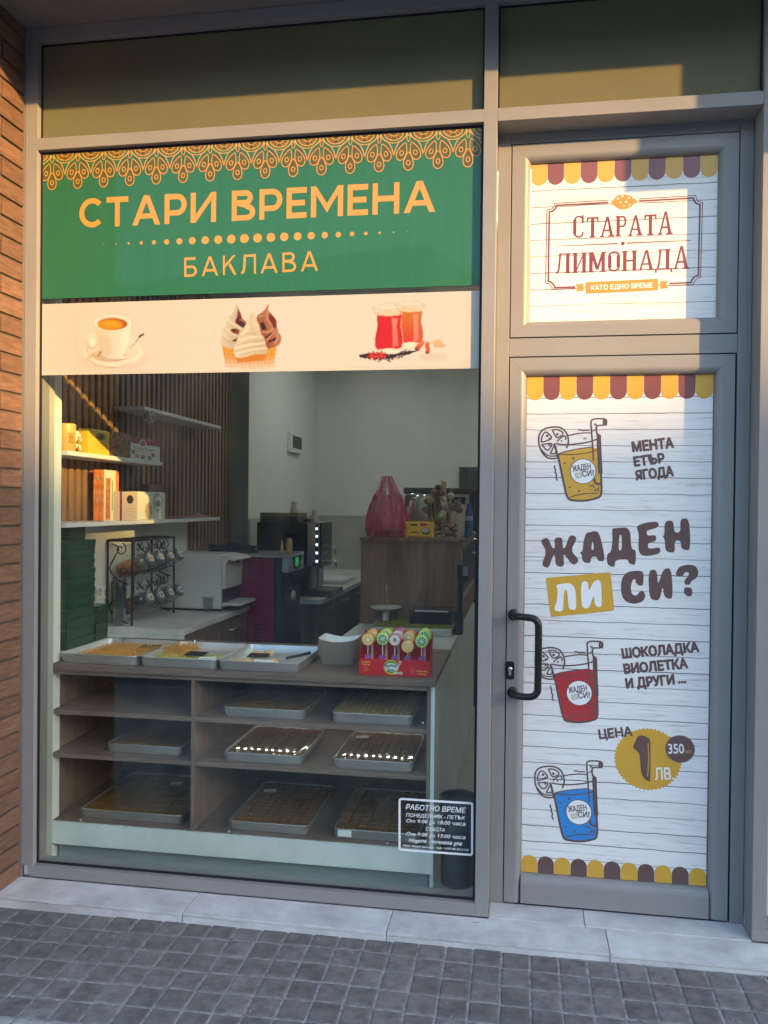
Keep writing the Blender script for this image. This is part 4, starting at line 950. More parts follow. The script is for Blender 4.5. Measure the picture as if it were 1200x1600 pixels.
cpart('plinth', (-1.94, -.345, yc+.030, yc+.045, .0, Z(-1.46)), mat('blue_grey_plinth', (.25, .29, .31), rough=.35, var=.08, vs=3), 0)
cpart('cladding', (-.3395, -.3245, yc-.003, 3.05, Z(-1.3630), zt-.0265), CONC)
cpart('cladding', (-.3395, -.3245, yc+.012, 3.05, .002, Z(-1.3640)), CONC)
for u, v in [(80, 1099), (79, 1227), (127, 1281), (358, 1299), (606, 1317), (661, 1129)]:
    p = PY(u, v, yc-.006); q = MB(); q.ball((p.x, yc-.009, p.z), .0055, 8, 6); q.build('stud', CHROME, parent=dc)
# led strip under the upper shelf: its beads mirror in the cling film
LED = mat('led_bead', (1, 1, 1), emit=(1, .93, .80), es=8)
for xa, xb, yy, zz_ in ((-1.30, -.37, .60, Z(-.907)),):
    ls = thing('led_strip', ((xa+xb)/2, yy, zz_-.004), 'lit strip of small white lamps fixed under the middle shelf of the counter', 'light strip')
    q = MB(); q.box(xa, xb, yy-.005, yy+.005, zz_-.003, zz_-.0005); q.build('tape', WHITE, parent=ls)
    x = xa+.02; bm0 = None
    while x < xb-.01:
        if bm0 is None: q = MB(); q.box(x-.0055, x+.0055, yy-.0035, yy+.0035, zz_-.0055, zz_-.0032); bm0 = q.build('lamp', LED, parent=ls); x00 = x
        else: copyobj(bm0, (x-x00, 0, 0), ls)
        x += .0335

# =================================================================== trays
FILM = glassy('cling_film', tint=(.965, .965, .96), f0=.09, rough=.055, bump=.03, bs=14.)
BAK = mat('baklava_brown', (.20, .105, .035), rough=.45, var=.35, vs=60, hue=(1.3, 1.2, 1), coat=.25)
BAK2 = mat('baklava_green', (.26, .27, .06), rough=.6, var=.4, vs=90, hue=(1.1, 1.0, .8))
KAD = mat('golden_shreds', (.72, .38, .09), rough=.6, var=.3, vs=70)
PUFF = mat('golden_pastry', (.80, .48, .17), rough=.5, var=.25, vs=40, coat=.2)
PIST = mat('pistachio_shreds', (.62, .54, .17), rough=.6, var=.3, vs=80)
TAG = mat('black_price_card', (.014, .014, .016), rough=.5); PAP = mat('white_paper', (.78, .78, .77), rough=.7)
def tray_pan(root, w_, d, h, m=ALU):
    """baking tray at the origin: front edge along y = 0, rounded corners and a rolled rim"""
    q = MB(); n = 6
    lo = lambda s, r: [(p[0], p[1]) for p in rrect(-w_/2+s, w_/2-s, s, d-s, max(.004, r), n)]
    rings = [(.007, .018, .0), (.002, .021, .006), (.0, .022, h-.004), (-.003, .024, h-.002), (-.003, .024, h), (.0, .023, h+.001), (.0028, .020, h-.002), (.0075, .016, .005), (.013, .012, .003)]
    vs = []; N = 0
    for s_, r, z in rings:
        L = lo(s_, r); N = len(L); vs += [(a, b, z) for a, b in L]
    fs = [(i*N+k, i*N+(k+1) % N, (i+1)*N+(k+1) % N, (i+1)*N+k) for i in range(len(rings)-1) for k in range(N)]
    q.add(vs, fs, 0, True); q.add([vs[i] for i in range(N)][::-1], [tuple(range(N))]); q.add(vs[-N:], [tuple(range(N))])
    return q.build('pan', m, parent=root)
def film_over(root, w_, d, h, seed, amp=.004, tails=True):
    rng = random.Random(seed); nx, ny = 26, 26; q = MB(); vs = []
    for j in range(ny+1):
        for i in range(nx+1):
            x = -w_/2-.004+(w_+.008)*i/nx; y = -.004+(d+.008)*j/ny
            ex = min(i, nx-i); ey = min(j, ny-j); e2 = min(ex, ey)
            z = h+.003-(.004 if amp > .001 else .0)*math.sin(math.pi*i/nx)*math.sin(math.pi*j/ny)+amp*(math.sin(x*70+y*35+seed)*.3+rng.uniform(-.25, .25))*(.3 if e2 < 2 else 1)
            if e2 == 0: z -= .006; 
            vs.append((x, y, z))
    fs = [(j*(nx+1)+i, j*(nx+1)+i+1, (j+1)*(nx+1)+i+1, (j+1)*(nx+1)+i) for j in range(ny) for i in range(nx)]
    q.add(vs, fs, 0, True)
    # skirt down the sides, crumpled
    per = [i for i in range(nx+1)]+[(j*(nx+1)+nx) for j in range(1, ny+1)]+[ny*(nx+1)+i for i in range(nx-1, -1, -1)]+[j*(nx+1) for j in range(ny-1, 0, -1)]
    top = [vs[k] for k in per]; bot = []
    for (x, y, z) in top:
        dx_ = (1 if x > 0 else -1)*rng.uniform(-.001, .004) if abs(x) > w_/2-.002 else 0; dy_ = -rng.uniform(-.001, .003) if y < 0 else (rng.uniform(0, .003) if y > d else 0)
        bot.append((x+dx_, y+dy_, .002+rng.uniform(0, .004)))
    n = len(top); q.add(top+bot, [(i, i+n, (i+1) % n+n, (i+1) % n) for i in range(n)], 0, True)
    if tails:
        for cx in (-1, 1):
            c = (cx*(w_/2+.003), .0, h*.5); k0 = []
            for a in range(7):
                t = a/6; k0.append((c[0]+cx*(.004+.012*math.sin(t*9+seed)*.5), -.004+.016*t, c[2]-.012+.02*math.sin(t*5+seed*2)))
            q.add(k0+[(p[0]-cx*.006, p[1]+.004, p[2]-.014) for p in k0], [(i, i+1, i+8, i+7) for i in range(6)], 0, True)
    return q.build('cling_film', FILM, parent=root)
def pieces(root, w_, d, h, nx, ny, m, seed, mound=.0, diamond=False):
    rng = random.Random(seed); q = MB(); a = (w_-.016)/nx; b = (d-.016)/ny
    for j in range(ny):
        for i in range(nx):
            x0 = -w_/2+.008+i*a; y0 = .008+j*b; z = h-.004+rng.uniform(-.0012, .0018)+mound; g_ = .0013; s_ = (.3*a if diamond else 0)
            x0 += 0 if not diamond else ((j % 2)*a*.3-.15*a)
            P = [(x0+g_, y0+g_), (x0+a-g_, y0+g_), (x0+a-g_, y0+b-g_), (x0+g_, y0+b-g_)]
            ins = .16; c = (x0+a/2, y0+b/2)
            Pt = [(p[0]+(c[0]-p[0])*ins, p[1]+(c[1]-p[1])*ins) for p in P]
            vs = [(p[0], p[1], .006) for p in P]+[(p[0], p[1], z-.003) for p in P]+[(p[0], p[1], z+rng.uniform(-.0006, .0006)) for p in Pt]
            q.add(vs, [(0, 1, 5, 4), (1, 2, 6, 5), (2, 3, 7, 6), (3, 0, 4, 7), (4, 5, 9, 8), (5, 6, 10, 9), (6, 7, 11, 10), (7, 4, 8, 11), (8, 9, 10, 11)])
    return q.build('baklava_piece', m, parent=root, kind='stuff')
def shreds(root, x0, x1, y0, y1, z, n, m, seed, L=.012, hgt=.006, cl=0.):
    rng = random.Random(seed); q = MB()
    for k in range(n):
        x = rng.uniform(x0, x1); y = rng.uniform(y0, y1)
        if cl: 
            f = (math.sin(x*23+seed)+math.sin(y*31+seed*2)+math.sin((x+y)*17))/3
            if f < cl-rng.random()*.6: continue
        zz_ = z+rng.random()**2*hgt; a_ = rng.uniform(0, 6.28); l_ = L*rng.uniform(.5, 1.2); w_ = .0012*rng.uniform(.7, 1.5)
        dx_, dy_ = math.cos(a_)*l_/2, math.sin(a_)*l_/2; nx, ny = -math.sin(a_)*w_, math.cos(a_)*w_; t = rng.uniform(-.0035, .0035)
        q.add([(x-dx_, y-dy_, zz_-t), (x+dx_, y+dy_, zz_+t), (x+nx, y+ny, zz_+.002), (x-nx, y-ny, zz_+.0008)], [(0, 3, 1), (3, 2, 1), (0, 2, 3), (0, 1, 2)])
    return q.build('pastry_shreds', m, parent=root, kind='stuff')
def mound(root, x0, x1, y0, y1, hgt, m, seed):
    q = MB(); n = 26; vs = []; rg = random.Random(seed)
    for j in range(n+1):
        for i in range(n+1):
            a, b_ = i/n, j/n; e = min(1, 5*min(a, 1-a))*min(1, 5*min(b_, 1-b_))
            vs.append((x0+(x1-x0)*a, y0+(y1-y0)*b_, .004+hgt*e*(.62+.25*math.sin(a*9+seed)*math.sin(b_*7+seed*2))*(.85+.3*rg.random())))
    q.add(vs, [(j*(n+1)+i, j*(n+1)+i+1, (j+1)*(n+1)+i+1, (j+1)*(n+1)+i) for j in range(n) for i in range(n)])
    return q.build('pastry_heap', m, parent=root, kind='stuff')
ztray = zt+.0008
def tray(name, lab, ua, va, ub, vb, y, zbase, d, group, h=.036, rot=0.):
    """front lower corners seen at two photo positions on the plane y"""
    a = PY(ua, va, y); b = PY(ub, vb, y); w_ = abs(b.x-a.x); cx = (a.x+b.x)/2
    t = thing(name, (0, 0, 0), lab, 'tray', group); ORG[t.name] = Vector((0, 0, 0)); tray_pan(t, w_, d, h); t.location = (cx, y, zbase); t.rotation_euler = (0, 0, rad(rot)); return t, w_
G1 = 'open trays along the counter top'; G2 = 'filmed trays on the counter shelves'
# three open trays on the counter
t, w_ = tray('baking_tray', 'leftmost open tray on the counter, holding golden shredded pastry', 92, 1030, 213, 1038, .178, ztray, .405, G1, .040, -2)
mound(t, -.12, .165, .018, .34, .030, KAD, 1); shreds(t, -.11, .16, .02, .33, .022, 5200, KAD, 1, .016, .020); shreds(t, -.16, .17, .02, .39, .006, 500, KAD, 2, .008, .003)
def card(t, x, y, z, a, m=TAG, s=(.045, .03), nm='price_card', tilt=.12):
    q = MB(); sx, sy = s; q.box(-sx, sx, -sy, sy, 0, .0008); ca, sa = math.cos(a), math.sin(a)
    q.v = [(x+p[0]*ca-p[1]*sa, y+p[0]*sa+p[1]*ca, z+p[2]+(p[1]+sy)*tilt) for p in q.v]; return q.build(nm, m, parent=t)
card(t, .115, .25, .032, .15); card(t, -.06, .26, .012, .3, ALU, (.05, .03), 'cake_slice_lifter')
q = MB(); q.tube([(-.06, .30, .014), (-.06, .335, .03), (-.062, .35, .05)], .006, 8); q.build('lifter_handle', CHROME, parent=t)
t, w_ = tray('baking_tray', 'middle open tray on the counter with pistachio pastry shreds and a white slip', 218, 1032, 337, 1047, .172, ztray, .405, G1, .040, -1)
mound(t, -.162, .12, .016, .17, .020, PIST, 3); shreds(t, -.16, .13, .015, .19, .014, 3000, PIST, 3, .010, .014); mound(t, -.16, -.05, .20, .33, .040, KAD, 4); shreds(t, -.16, -.04, .19, .35, .018, 1800, KAD, 4, .015, .034); shreds(t, -.16, .16, .2, .39, .005, 160, KAD, 5, .008, .004)
card(t, .02, .15, .030, -.1); card(t, .10, .08, .028, .25, PAP, (.036, .018), 'paper_slip'); q = MB(); q.tube([(-.08, .33, .012), (-.08, .355, .03), (-.08, .365, .052)], .006, 8); q.build('lifter_handle', CHROME, parent=t)
t, w_ = tray('baking_tray', 'rightmost open tray on the counter with a few round golden pastries left', 340, 1039, 466, 1049, .172, ztray, .405, G1, .040, 0)
rng = random.Random(8); base = None
for (x, y, s_) in [(-.12, .045, 1.15), (-.085, .085, 1.0), (-.03, .05, 1.05), (-.05, .10, .9), (.005, .085, 1.0), (.06, .045, .95), (.11, .03, .9), (.14, .06, .85), (-.14, .08, .8), (.03, .12, .8), (-.10, .28, .9), (-.05, .31, .8)]:
    q = MB(); a_ = rng.uniform(0, 3)
    q.ball((0, 0, 0), .030*s_, 12, 7, 0, 1.35, .95, .5)
    q.v = [(x+p[0]*math.cos(a_)-p[1]*math.sin(a_)+.001*math.sin(p[0]*400), y+p[0]*math.sin(a_)+p[1]*math.cos(a_), .018+p[2]+.0015*math.sin(p[0]*300+p[1]*200)) for p in q.v]
    q.build('pastry', PUFF, parent=t)
card(t, -.05, .17, .030, 0); card(t, .02, .018, .036, .05, PAP, (.04, .012), 'paper_slip', .3)
q = MB(); q.tube([(.08, .14, .035), (.12, .17, .04), (.165, .22, .048)], .0035, 6); q.tube([(.085, .12, .034), (.13, .15, .040), (.172, .20, .046)], .0035, 6); q.build('tongs', BLKM, parent=t)
# filmed trays on the shelves
zsh = {1: Z(-.8872), 2: Z(-1.0712), 3: Z(-1.3592)}
for lab, ua, va, ub, vb, y, sh, nx, ny, m, slip in [
    ('filmed tray of small cut baklava on the upper shelf, left of the unwrapped one', 349, 1122, 474, 1130, .205, 1, 12, 16, BAK, 0),
    ('filmed tray alone on the middle shelf of the left bay', 166, 1176, 282, 1184, .215, 2, 3, 4, BAK, 0),
    ('filmed tray in the centre of the middle shelf, mirroring a row of lamps', 350, 1192, 470, 1199, .195, 2, 10, 14, BAK, 0),
    ('filmed tray at the right end of the middle shelf, mirroring a row of lamps', 521, 1196, 644, 1206, .195, 2, 10, 14, BAK, 1),
    ('filmed tray on the bottom shelf of the left bay with a paper slip on it', 125, 1276, 284, 1286, .215, 3, 5, 5, BAK, 2),
    ('filmed tray in the centre of the bottom shelf with a slip at its back', 357, 1298, 480, 1308, .205, 3, 8, 12, BAK, 2),
    ('filmed tray at the right end of the bottom shelf with a label on its front', 521, 1303, 655, 1314, .205, 3, 8, 12, BAK, 3)]:
    t, w_ = tray('wrapped_tray', lab, ua, va, ub, vb, y, zsh[sh], .42 if sh < 3 else .50, G2, .038); d = .42 if sh < 3 else .50
    pieces(t, w_, d, .040, nx, ny, m, ua); film_over(t, w_, d, .042, ua, .0005 if sh == 2 and ua > 300 else .0026)
    if slip in (1, 2): card(t, (.05 if ua < 300 else -.10), d*.72, .046, .3, PAP, (.028, .016), 'paper_slip', 0)
    if slip == 3: q = MB(); q.box(-w_/2+.02, -w_/2+.075, -.0075, -.0065, .010, .036); q.build('front_label', PAP, parent=t)
t, w_ = tray('baking_tray', 'unwrapped tray of small cut baklava at the right end of the upper shelf', 518, 1131, 644, 1139, .200, zsh[1], .42, 'trays on the counter shelves', .040)
pieces(t, w_, .42, .046, 13, 20, mat('baklava_ochre', (.27, .17, .055), rough=.5, var=.35, vs=70), 77)

# ceiling lamps added out of view to brighten the shop
CL = mat('added_lamp_diffuser', (1, 1, 1), emit=(1, .99, .90), es=2.3)
for k, (x, y) in enumerate([(-.05, 1.05), (-1.15, 3.5), (.55, 3.5)]):
    t = thing('added_ceiling_lamp', (x, y, ZCE-.04), 'long ceiling lamp added unseen to brighten the shop, '+['nearest the door', 'over the coffee machine', 'at the rear right'][k], 'lamp', 'added ceiling lamps in the shop')
    q = MB(); q.box(x-.09, x+.09, y-.62, y+.62, ZCE-.03, ZCE-.0005); q.build('housing', WHITE, parent=t)
    q = MB(); q.box(x-.08, x+.08, y-.61, y+.61, ZCE-.034, ZCE-.0305); q.build('diffuser', CL, parent=t)

# =================================================================== left worktop and what stands on it
zw = Z(-.64); xe = -1.655
lwk = thing('left_worktop', (-1.9, 1.2, 0), 'marble-look worktop over walnut drawers along the left wall', 'worktop')
q = MB(); q.box(XS+.0003, xe, .8635, 1.868, zw-.030, zw); q.build('top_board', MARB, parent=lwk, bevel=.001)
q = MB(); q.box(XS+.0003, -1.9975, .24, .8630, zt-.030, zt); q.build('narrow_board', MARB, parent=lwk, bevel=.001)
q = MB(); q.box(XS+.0003, xe-.001, .8540, .8630, zt+.0005, zw-.0305); q.build('upstand', MARB, parent=lwk)
q = MB(); q.box(-2.13, xe-.035, .8635, 1.865, .10, zw-.0305); q.build('carcass', WALND, parent=lwk)
for k, (a, b) in enumerate([(.9, 1.375), (1.379, 1.862)]):
    q = MB(); q.box(xe-.0345, xe-.016, a, b, zw-.25, zw-.038); dr = q.build('drawer_front', WALNV, parent=lwk, bevel=.001); ORG[dr.name] = ORG[lwk.name]
    q = MB(); q.tube([(xe-.017, (a+b)/2-.065, zw-.105), (xe+.010, (a+b)/2-.062, zw-.105), (xe+.010, (a+b)/2+.062, zw-.105), (xe-.017, (a+b)/2+.065, zw-.105)], .0045, 6); q.build('handle', CHROME, parent=dr)
    q = MB(); q.box(xe-.0345, xe-.016, a, b, .11, zw-.254); q.build('cupboard_front', WALNV, parent=lwk, bevel=.001)

# dark green cartons stacked high
GRN = mat('dark_green_card', (.010, .062, .040), rough=.32, var=.25, vs=9, coat=.2, bump=.05, bs=30)
rng = random.Random(3)
zz_ = zw+.0; zt1 = PY(130, 846, .44).z; n = 11; hh = (zt1-zt)/n
x0g, x1g = -2.124, PY(105, 900, .44).x
for k in range(n):
    o_ = rng.uniform(-.004, .004); lab = 'dark green flat carton, '+['lowest', 'second', 'third', 'fourth', 'fifth', 'middle', 'seventh', 'eighth', 'ninth', 'second from the top', 'topmost'][k]+(' from the bottom' if 0 < k < 5 or 5 < k < 9 else '')+' of the tall stack'
    t = thing('green_carton', ((x0g+x1g)/2+o_*.4, .44, zt+.0005+k*hh), lab, 'carton', 'dark green cartons'); ORG[t.name] = Vector((0, 0, 0)); wd = (x1g-x0g)/2; a = rng.uniform(-.012, .012)
    q = MB(); q.box(-wd, wd, 0, .25, .0, hh-.022); q.build('base', GRN, parent=t, bevel=.002)
    q = MB(); q.box(-wd-.0022, wd+.0022, -.0022, .2522, hh-.024, hh-.0012); q.build('lid', GRN, parent=t, bevel=.002); t.rotation_euler = (0, 0, a)
for k in range(2):
    t = thing('green_carton', (-2.085, .44, zt1+.001+k*.034), ['small dark green carton lying on the tall stack', 'small dark green carton at the very top under the shelf'][k], 'carton', 'dark green cartons'); ORG[t.name] = Vector((0, 0, 0))
    q = MB(); wd = .035; q.box(-wd, wd, 0, .16, 0, .020); q.build('base', GRN, parent=t, bevel=.002); q = MB(); q.box(-wd-.002, wd+.002, -.002, .162, .0202, .034); q.build('lid', GRN, parent=t, bevel=.002)
xg = PY(139, 980, .71).x
for k in range(4):
    t = thing('green_carton', (xg, .71+.004*k, zt+.0005+k*.043), 'small dark green box, '+['lowest', 'second', 'third', 'topmost'][k]+' of the short pile beside the tall stack', 'carton', 'small dark green boxes'); ORG[t.name] = Vector((0, 0, 0))
    q = MB(); q.box(-.035, .035, 0, .12, 0, .024); q.build('base', GRN, parent=t, bevel=.002); q = MB(); q.box(-.0365, .0365+.004*(k == 3), -.002, .122, .0242, .042); q.build('lid', GRN, parent=t, bevel=.002)

# glass tealight, plastic cup stacks, spice rack with jars, double socket
CLR = glassy('clear_plastic', tint=(.94, .945, .95), f0=.075, rough=.10)
CLR2 = glassy('clear_glass', tint=(.90, .91, .90), f0=.08, rough=.02)
p = PZ(160, 987, zt)
q = MB(); q.lathe([(.001, .0), (.021, .0), (.0235, .03), (.026, .062), (.0245, .062), (.0215, .010), (.001, .008)], (p.x, p.y, zt+.0005), 20); q.build('tealight_glass', mat('smoked_amber_glass', (.42, .34, .20), rough=.15, trans=.5), label='small amber glass tumbler standing before the plastic cups', cat='glass')
def cupstack(u, v, n, r0, hcup, step, lab, m=CLR, zb=None, grp=None, inv=False, y=None, nm='cup_stack'):
    p = PZ(u, v, zw if zb is None else zb) if y is None else Vector((PY(u, v, y).x, y, zb))
    t = thing(nm, (p.x, p.y, p.z), lab, 'cup stack', grp); ORG[t.name] = Vector((0, 0, 0)); proto = None
    q = MB(); r1 = r0*.72
    prof = [(.001, 0), (r1, 0), (r0*.98, hcup-.003), (r0*1.06, hcup-.002), (r0*1.06, hcup), (r0*.95, hcup), (r1*.94, .002)]
    if inv: prof = [(a, hcup-b) for a, b in prof]
    q.lathe(prof, (0, 0, 0), 20); c = q.build('cup', m, parent=t)
    for k in range(1, n): copyobj(c, (0, 0, k*step), t)
    return t
cupstack(186, 977, 17, .036, .09, .0098, 'taller stack of clear plastic cups by the spice rack', grp='clear cup stacks')
cupstack(172, 972, 15, .036, .09, .0098, 'stack of clear plastic cups nearest the tealight glass', grp='clear cup stacks')
# double wall socket
SOCK = mat('socket_plastic', (.74, .74, .72), rough=.35)
for k, u in enumerate((144, 153, 163)):
    p = PX(u, 925, XB); t = thing('wall_socket', (XB, p.y, p.z), 'white wall socket in a row of three, '+['nearest the green cartons', 'the middle one', 'nearest the plastic cups'][k], 'socket', 'wall sockets'); ORG[t.name] = Vector((XB, p.y, p.z))
    q = MB(); q.box(XB, XB+.008, p.y-.035, p.y+.035, p.z-.036, p.z+.036); q.build('cover', SOCK, parent=t, bevel=.002)
    q = MB(); q.lathe([(.001, .001), (.017, .001), (.020, .0035), (.0205, .0)], (XB+.0082, p.y, p.z), 18, 0, True, 'x'); q.build('insert', mat('socket_grey', (.45, .45, .44), rough=.4), parent=t)

IRON = mat('wrought_iron', (.022, .016, .013), rough=.45, var=.3, vs=30)
ry0, ry1 = PZ(206, 978, zw).y, PZ(277, 958, zw).y; rx = PZ(206, 978, zw).x; ztop = PY(208, 845, ry0).z
rk = thing('spice_rack', ((rx-.10), (ry0+ry1)/2, zw), 'black wrought iron rack of scrolls holding tilted glass jars', 'rack')
q = MB(); R_ = .0062; xb_ = rx-.135
def bar(a, b, r=R_): q.tube([a, b], r, 4)
for yy in (ry0, ry1):
    bar((rx, yy, zw), (rx, yy, ztop)); bar((xb_, yy, zw+.06), (xb_, yy, ztop)); bar((xb_, yy, ztop), (rx, yy, ztop))
bar((rx, ry0, ztop), (rx, ry1, ztop)); bar((xb_, ry0, ztop), (xb_, ry1, ztop)); bar((xb_, (ry0+ry1)/2+.03, zw+.02), (xb_, (ry0+ry1)/2+.03, ztop))
q.build('frame', IRON, parent=rk)
def scroll(c, r, a0, turns, s=1, n=26, pl='x'):
    P = []
    for k in range(n+1):
        t_ = k/n; a = a0+s*turns*2*math.pi*t_; rr = r*(1-.75*t_); P.append((c[1]+rr*math.cos(a), c[2]+rr*math.sin(a)))
    return [(c[0], a, b) for a, b in P]
hR = ztop-zw; pan = ry1-ry0
for lv in (0, 1):
    zt_l = ztop-.01-lv*hR*.46
    q = MB()
    for k in range(7):
        c = (rx, ry0+pan*(.12+.10*k), zt_l-.030); q.tube(scroll(c, .026, math.pi/2, .8, 1 if k % 2 else -1, 18), .0032, 5)
    q.tube(smooth_path([(rx, ry0+pan*.1, zt_l-.01), (rx, ry0+pan*.3, zt_l-.055), (rx, ry0+pan*.5, zt_l-.02), (rx, ry0+pan*.62, zt_l-.05), (rx, ry0+pan*.75, zt_l-.012)], 5), .0035, 5)
    q.build('scroll_work', IRON, parent=rk)
    q = MB()
    for yy in (ry0, ry1):
        q.tube(smooth_path([(xb_+.02, yy, zt_l-.005), (xb_+.06, yy, zt_l-.03), (xb_+.03, yy, zt_l-.09), (xb_+.012, yy, zt_l-.14), (xb_+.05, yy, zt_l-.19), (rx-.02, yy, zt_l-.215)], 5), .0036, 5)
        P = scroll((yy, xb_+.07, zt_l-.035), .034, 1.2, 1.1, -1); q.tube([(p[1], yy, p[2]) for p in P], .0032, 5)
        P = scroll((yy, rx-.05, zt_l-.15), .022, .2, 1.0, 1); q.tube([(p[1], yy, p[2]) for p in P], .0030, 5)
    q.build('side_scroll', IRON, parent=rk)
    q = MB()
    for dz_ in (0,): q.tube([(xb_+.03, ry0, zt_l-.185), (xb_+.03, ry1, zt_l-.185)], .004, 5); q.tube([(rx-.01, ry0, zt_l-.155), (rx-.01, ry1, zt_l-.155)], .004, 5)
    q.build('jar_rest', IRON, parent=rk)
fills = [[mat('paprika', (.55, .13, .02), rough=.8, var=.2, vs=60), mat('mustard_spice', (.45, .30, .05), rough=.8), mat('dark_spice', (.03, .02, .015), rough=.9), mat('pepper_spice', (.02, .018, .016), rough=.9)],
         [mat('brown_spice', (.16, .07, .045), rough=.9), MATS['dark_spice'], mat('herb', (.06, .10, .03), rough=.9), MATS['pepper_spice']]]
labc = [[(.60, .20, .08), (.45, .52, .10), (.50, .20, .18), (.45, .30, .28)], [(.28, .14, .11), (.12, .10, .10), (.16, .42, .06), (.20, .20, .20)]]
labn = [['orange', 'yellow green', 'dull red', 'brownish'], ['brown', 'black and white', 'bright green', 'dark grey']]
JL = glassy('jar_glass', tint=(.82, .84, .84), f0=.10, rough=.05)
for lv in (0, 1):
    for k in range(4):
        yy = ry0+pan*(.14+.245*k); zz_ = ztop-.132-lv*hR*.462
        t = thing('spice_jar', (0, 0, 0), 'tilted glass jar with '+labn[lv][k]+' label on the '+['upper', 'lower'][lv]+' tier of the iron rack', 'jar', 'tilted glass jars in the iron rack'); ORG[t.name] = Vector((0, 0, 0))
        q = MB(); q.lathe([(.001, 0), (.040, 0), (.044, .006), (.044, .135), (.040, .150), (.034, .158), (.034, .166)], (0, 0, 0), 8); q.build('glass', JL, parent=t)
        q = MB(); q.lathe([(.001, .003), (.039, .003), (.040, .075), (.001, .070)], (0, 0, 0), 8); q.build('spice', fills[lv][k], parent=t)
        q = MB(); q.lathe([(.036, .166), (.038, .168), (.038, .186), (.034, .190), (.001, .190)], (0, 0, 0), 12); q.build('lid', mat('jar_lid', (.18, .18, .18), rough=.3, metal=.6), parent=t)
        q = MB(); q.add([(-.014, -.022, .1904), (-.014, .022, .1904), (.018, .022, .1904), (.018, -.022, .1904)], [(0, 1, 2, 3)], 0); q.add([(-.006, -.014, .1908), (-.006, .014, .1908), (.014, .012, .1908), (.014, -.012, .1908)], [(0, 1, 2, 3)], 1)
        q.build('label', [PAP, mat('label_%d_%d' % (lv, k), labc[lv][k], rough=.6, var=.4, vs=90)], parent=t)
        t.location = (rx-.105, yy, zz_-.035); t.rotation_euler = (0, rad(66), 0)

# white countertop machine with a dark front
ya = 1.555; a0, a1 = PY(285, 866, ya), PY(353.5, 956, ya); zta = PY(350, 867, ya).z; xaf = PY(353.5, 900, ya).x
yb2 = PX(383, 900, xaf).y; WPL = mat('appliance_white', (.58, .58, .56), rough=.35)
ap = thing('ice_machine', (-1.85, (ya+yb2)/2, zw), 'white countertop machine with curved dark front, standing beside the spice rack', 'machine')
q = MB(); q.box(-2.13, xaf-.03, ya, 1.86, zw+.012, zta); q.build('housing', WPL, parent=ap, bevel=.012, seg=3)
q = MB(); q.box(-2.10, xaf-.04, ya+.02, 1.83, zw+.0005, zw+.0115); q.build('foot_strip', BLK, parent=ap)
q = MB(); q.prism([(xaf-.0295, zta-.20), (xaf-.0295, zta-.008), (xaf+.0, zta-.006), (xaf+.045, zta-.02), (xaf+.05, zta-.034), (xaf+.012, zta-.03), (xaf-.004, zta-.06), (xaf-.008, zta-.20)], ya+.002, 1.858); q.build('front_hood', WPL, parent=ap, bevel=.003)
q = MB(); q.box(xaf-.029, xaf-.010, ya+.012, 1.848, zw+.055, zta-.062); q.build('dark_door', mat('dark_plum_plastic', (.055, .045, .05), rough=.25), parent=ap, bevel=.003)
q = MB(); q.box(xaf-.029, xaf+.085, ya+.004, 1.85, zw+.034, zw+.052); q.build('drip_tray', WPL, parent=ap, bevel=.003)
q = MB(); q.ball((xaf+.03, ya+.12, zta-.045), .012, 8, 6); q.build('red_knob', mat('dull_red', (.20, .02, .03), rough=.4), parent=ap)
cupstack(326, 955, 2, .036, .08, .010, 'faint clear plastic cup standing against the white machine')

# magenta soft-ice machine
MAG = mat('magenta_panel', (.21, .012, .060), rough=.32, var=.06, vs=3, coat=.2); NAVY = mat('navy_panel', (.015, .018, .035), rough=.3); STEEL = mat('brushed_steel', (.46, .46, .46), rough=.32, metal=.9, var=.08, vs=20, st=(1, 1, 14))
DKP = mat('dark_plastic', (.02, .02, .022), rough=.35)
ym = 1.875; xm0 = -2.13; xm1 = PY(428, 900, ym).x; xm2 = PY(440, 900, ym).x; ztm = PY(428, 866, ym).z
im = thing('soft_ice_machine', (-1.75, 2.1, 0), 'magenta floor-standing soft ice machine with steel top and green display', 'machine')
q = MB(); q.box(xm0, xm1, ym, 2.26, .05, ztm-.022); sd = q.build('side_panel', MAG, parent=im, bevel=.004); ORG[sd.name] = ORG[im.name]
q = MB()
for col in (374, 397):
    for k in range(6):
        p = PY(col, 977+k*6, ym); q.box(p.x-.0, p.x+.05, ym-.001, ym+.003, p.z-.0045, p.z+.0045)
q.build('vent_slot', BLK, parent=sd)
q = MB(); q.box(xm1+.0005, xm2, ym+.004, 2.256, .05, ztm-.024); q.build('front_column', NAVY, parent=im, bevel=.004)
q = MB(); q.box(xm0-.0, xm2+.035, ym-.012, 2.27, ztm-.0215, ztm); q.build('steel_top', STEEL, parent=im, bevel=.003)
zl0, zl1 = PY(440, 895, ym).z, PY(440, 870, ym).z
q = MB(); q.box(xm2+.0005, xm2+.04, ym+.003, 2.255, zl0, zl1); q.build('control_panel', mat('pale_blue_panel', (.30, .38, .45), rough=.3), parent=im, bevel=.004)
px = xm2+.041; q = MB(); yd0, yd1 = 2.02, 2.13
q.add([(px, 1.97, zl1-.004), (px, 2.20, zl1-.004), (px, 2.16, zl0+.02), (px, 2.08, zl0+.006), (px, 2.0, zl0+.02)], [(0, 4, 3, 2, 1)], 0); cp = q.build('display_bezel', DKP, parent=im); ORG[cp.name] = ORG[im.name]
q = MB(); q.box(px+.0005, px+.0015, 2.04, 2.12, zl0+.030, zl1-.014); q.build('green_display', mat('green_display', (.02, .2, .06), emit=(.10, .75, .25), es=.05), parent=cp)
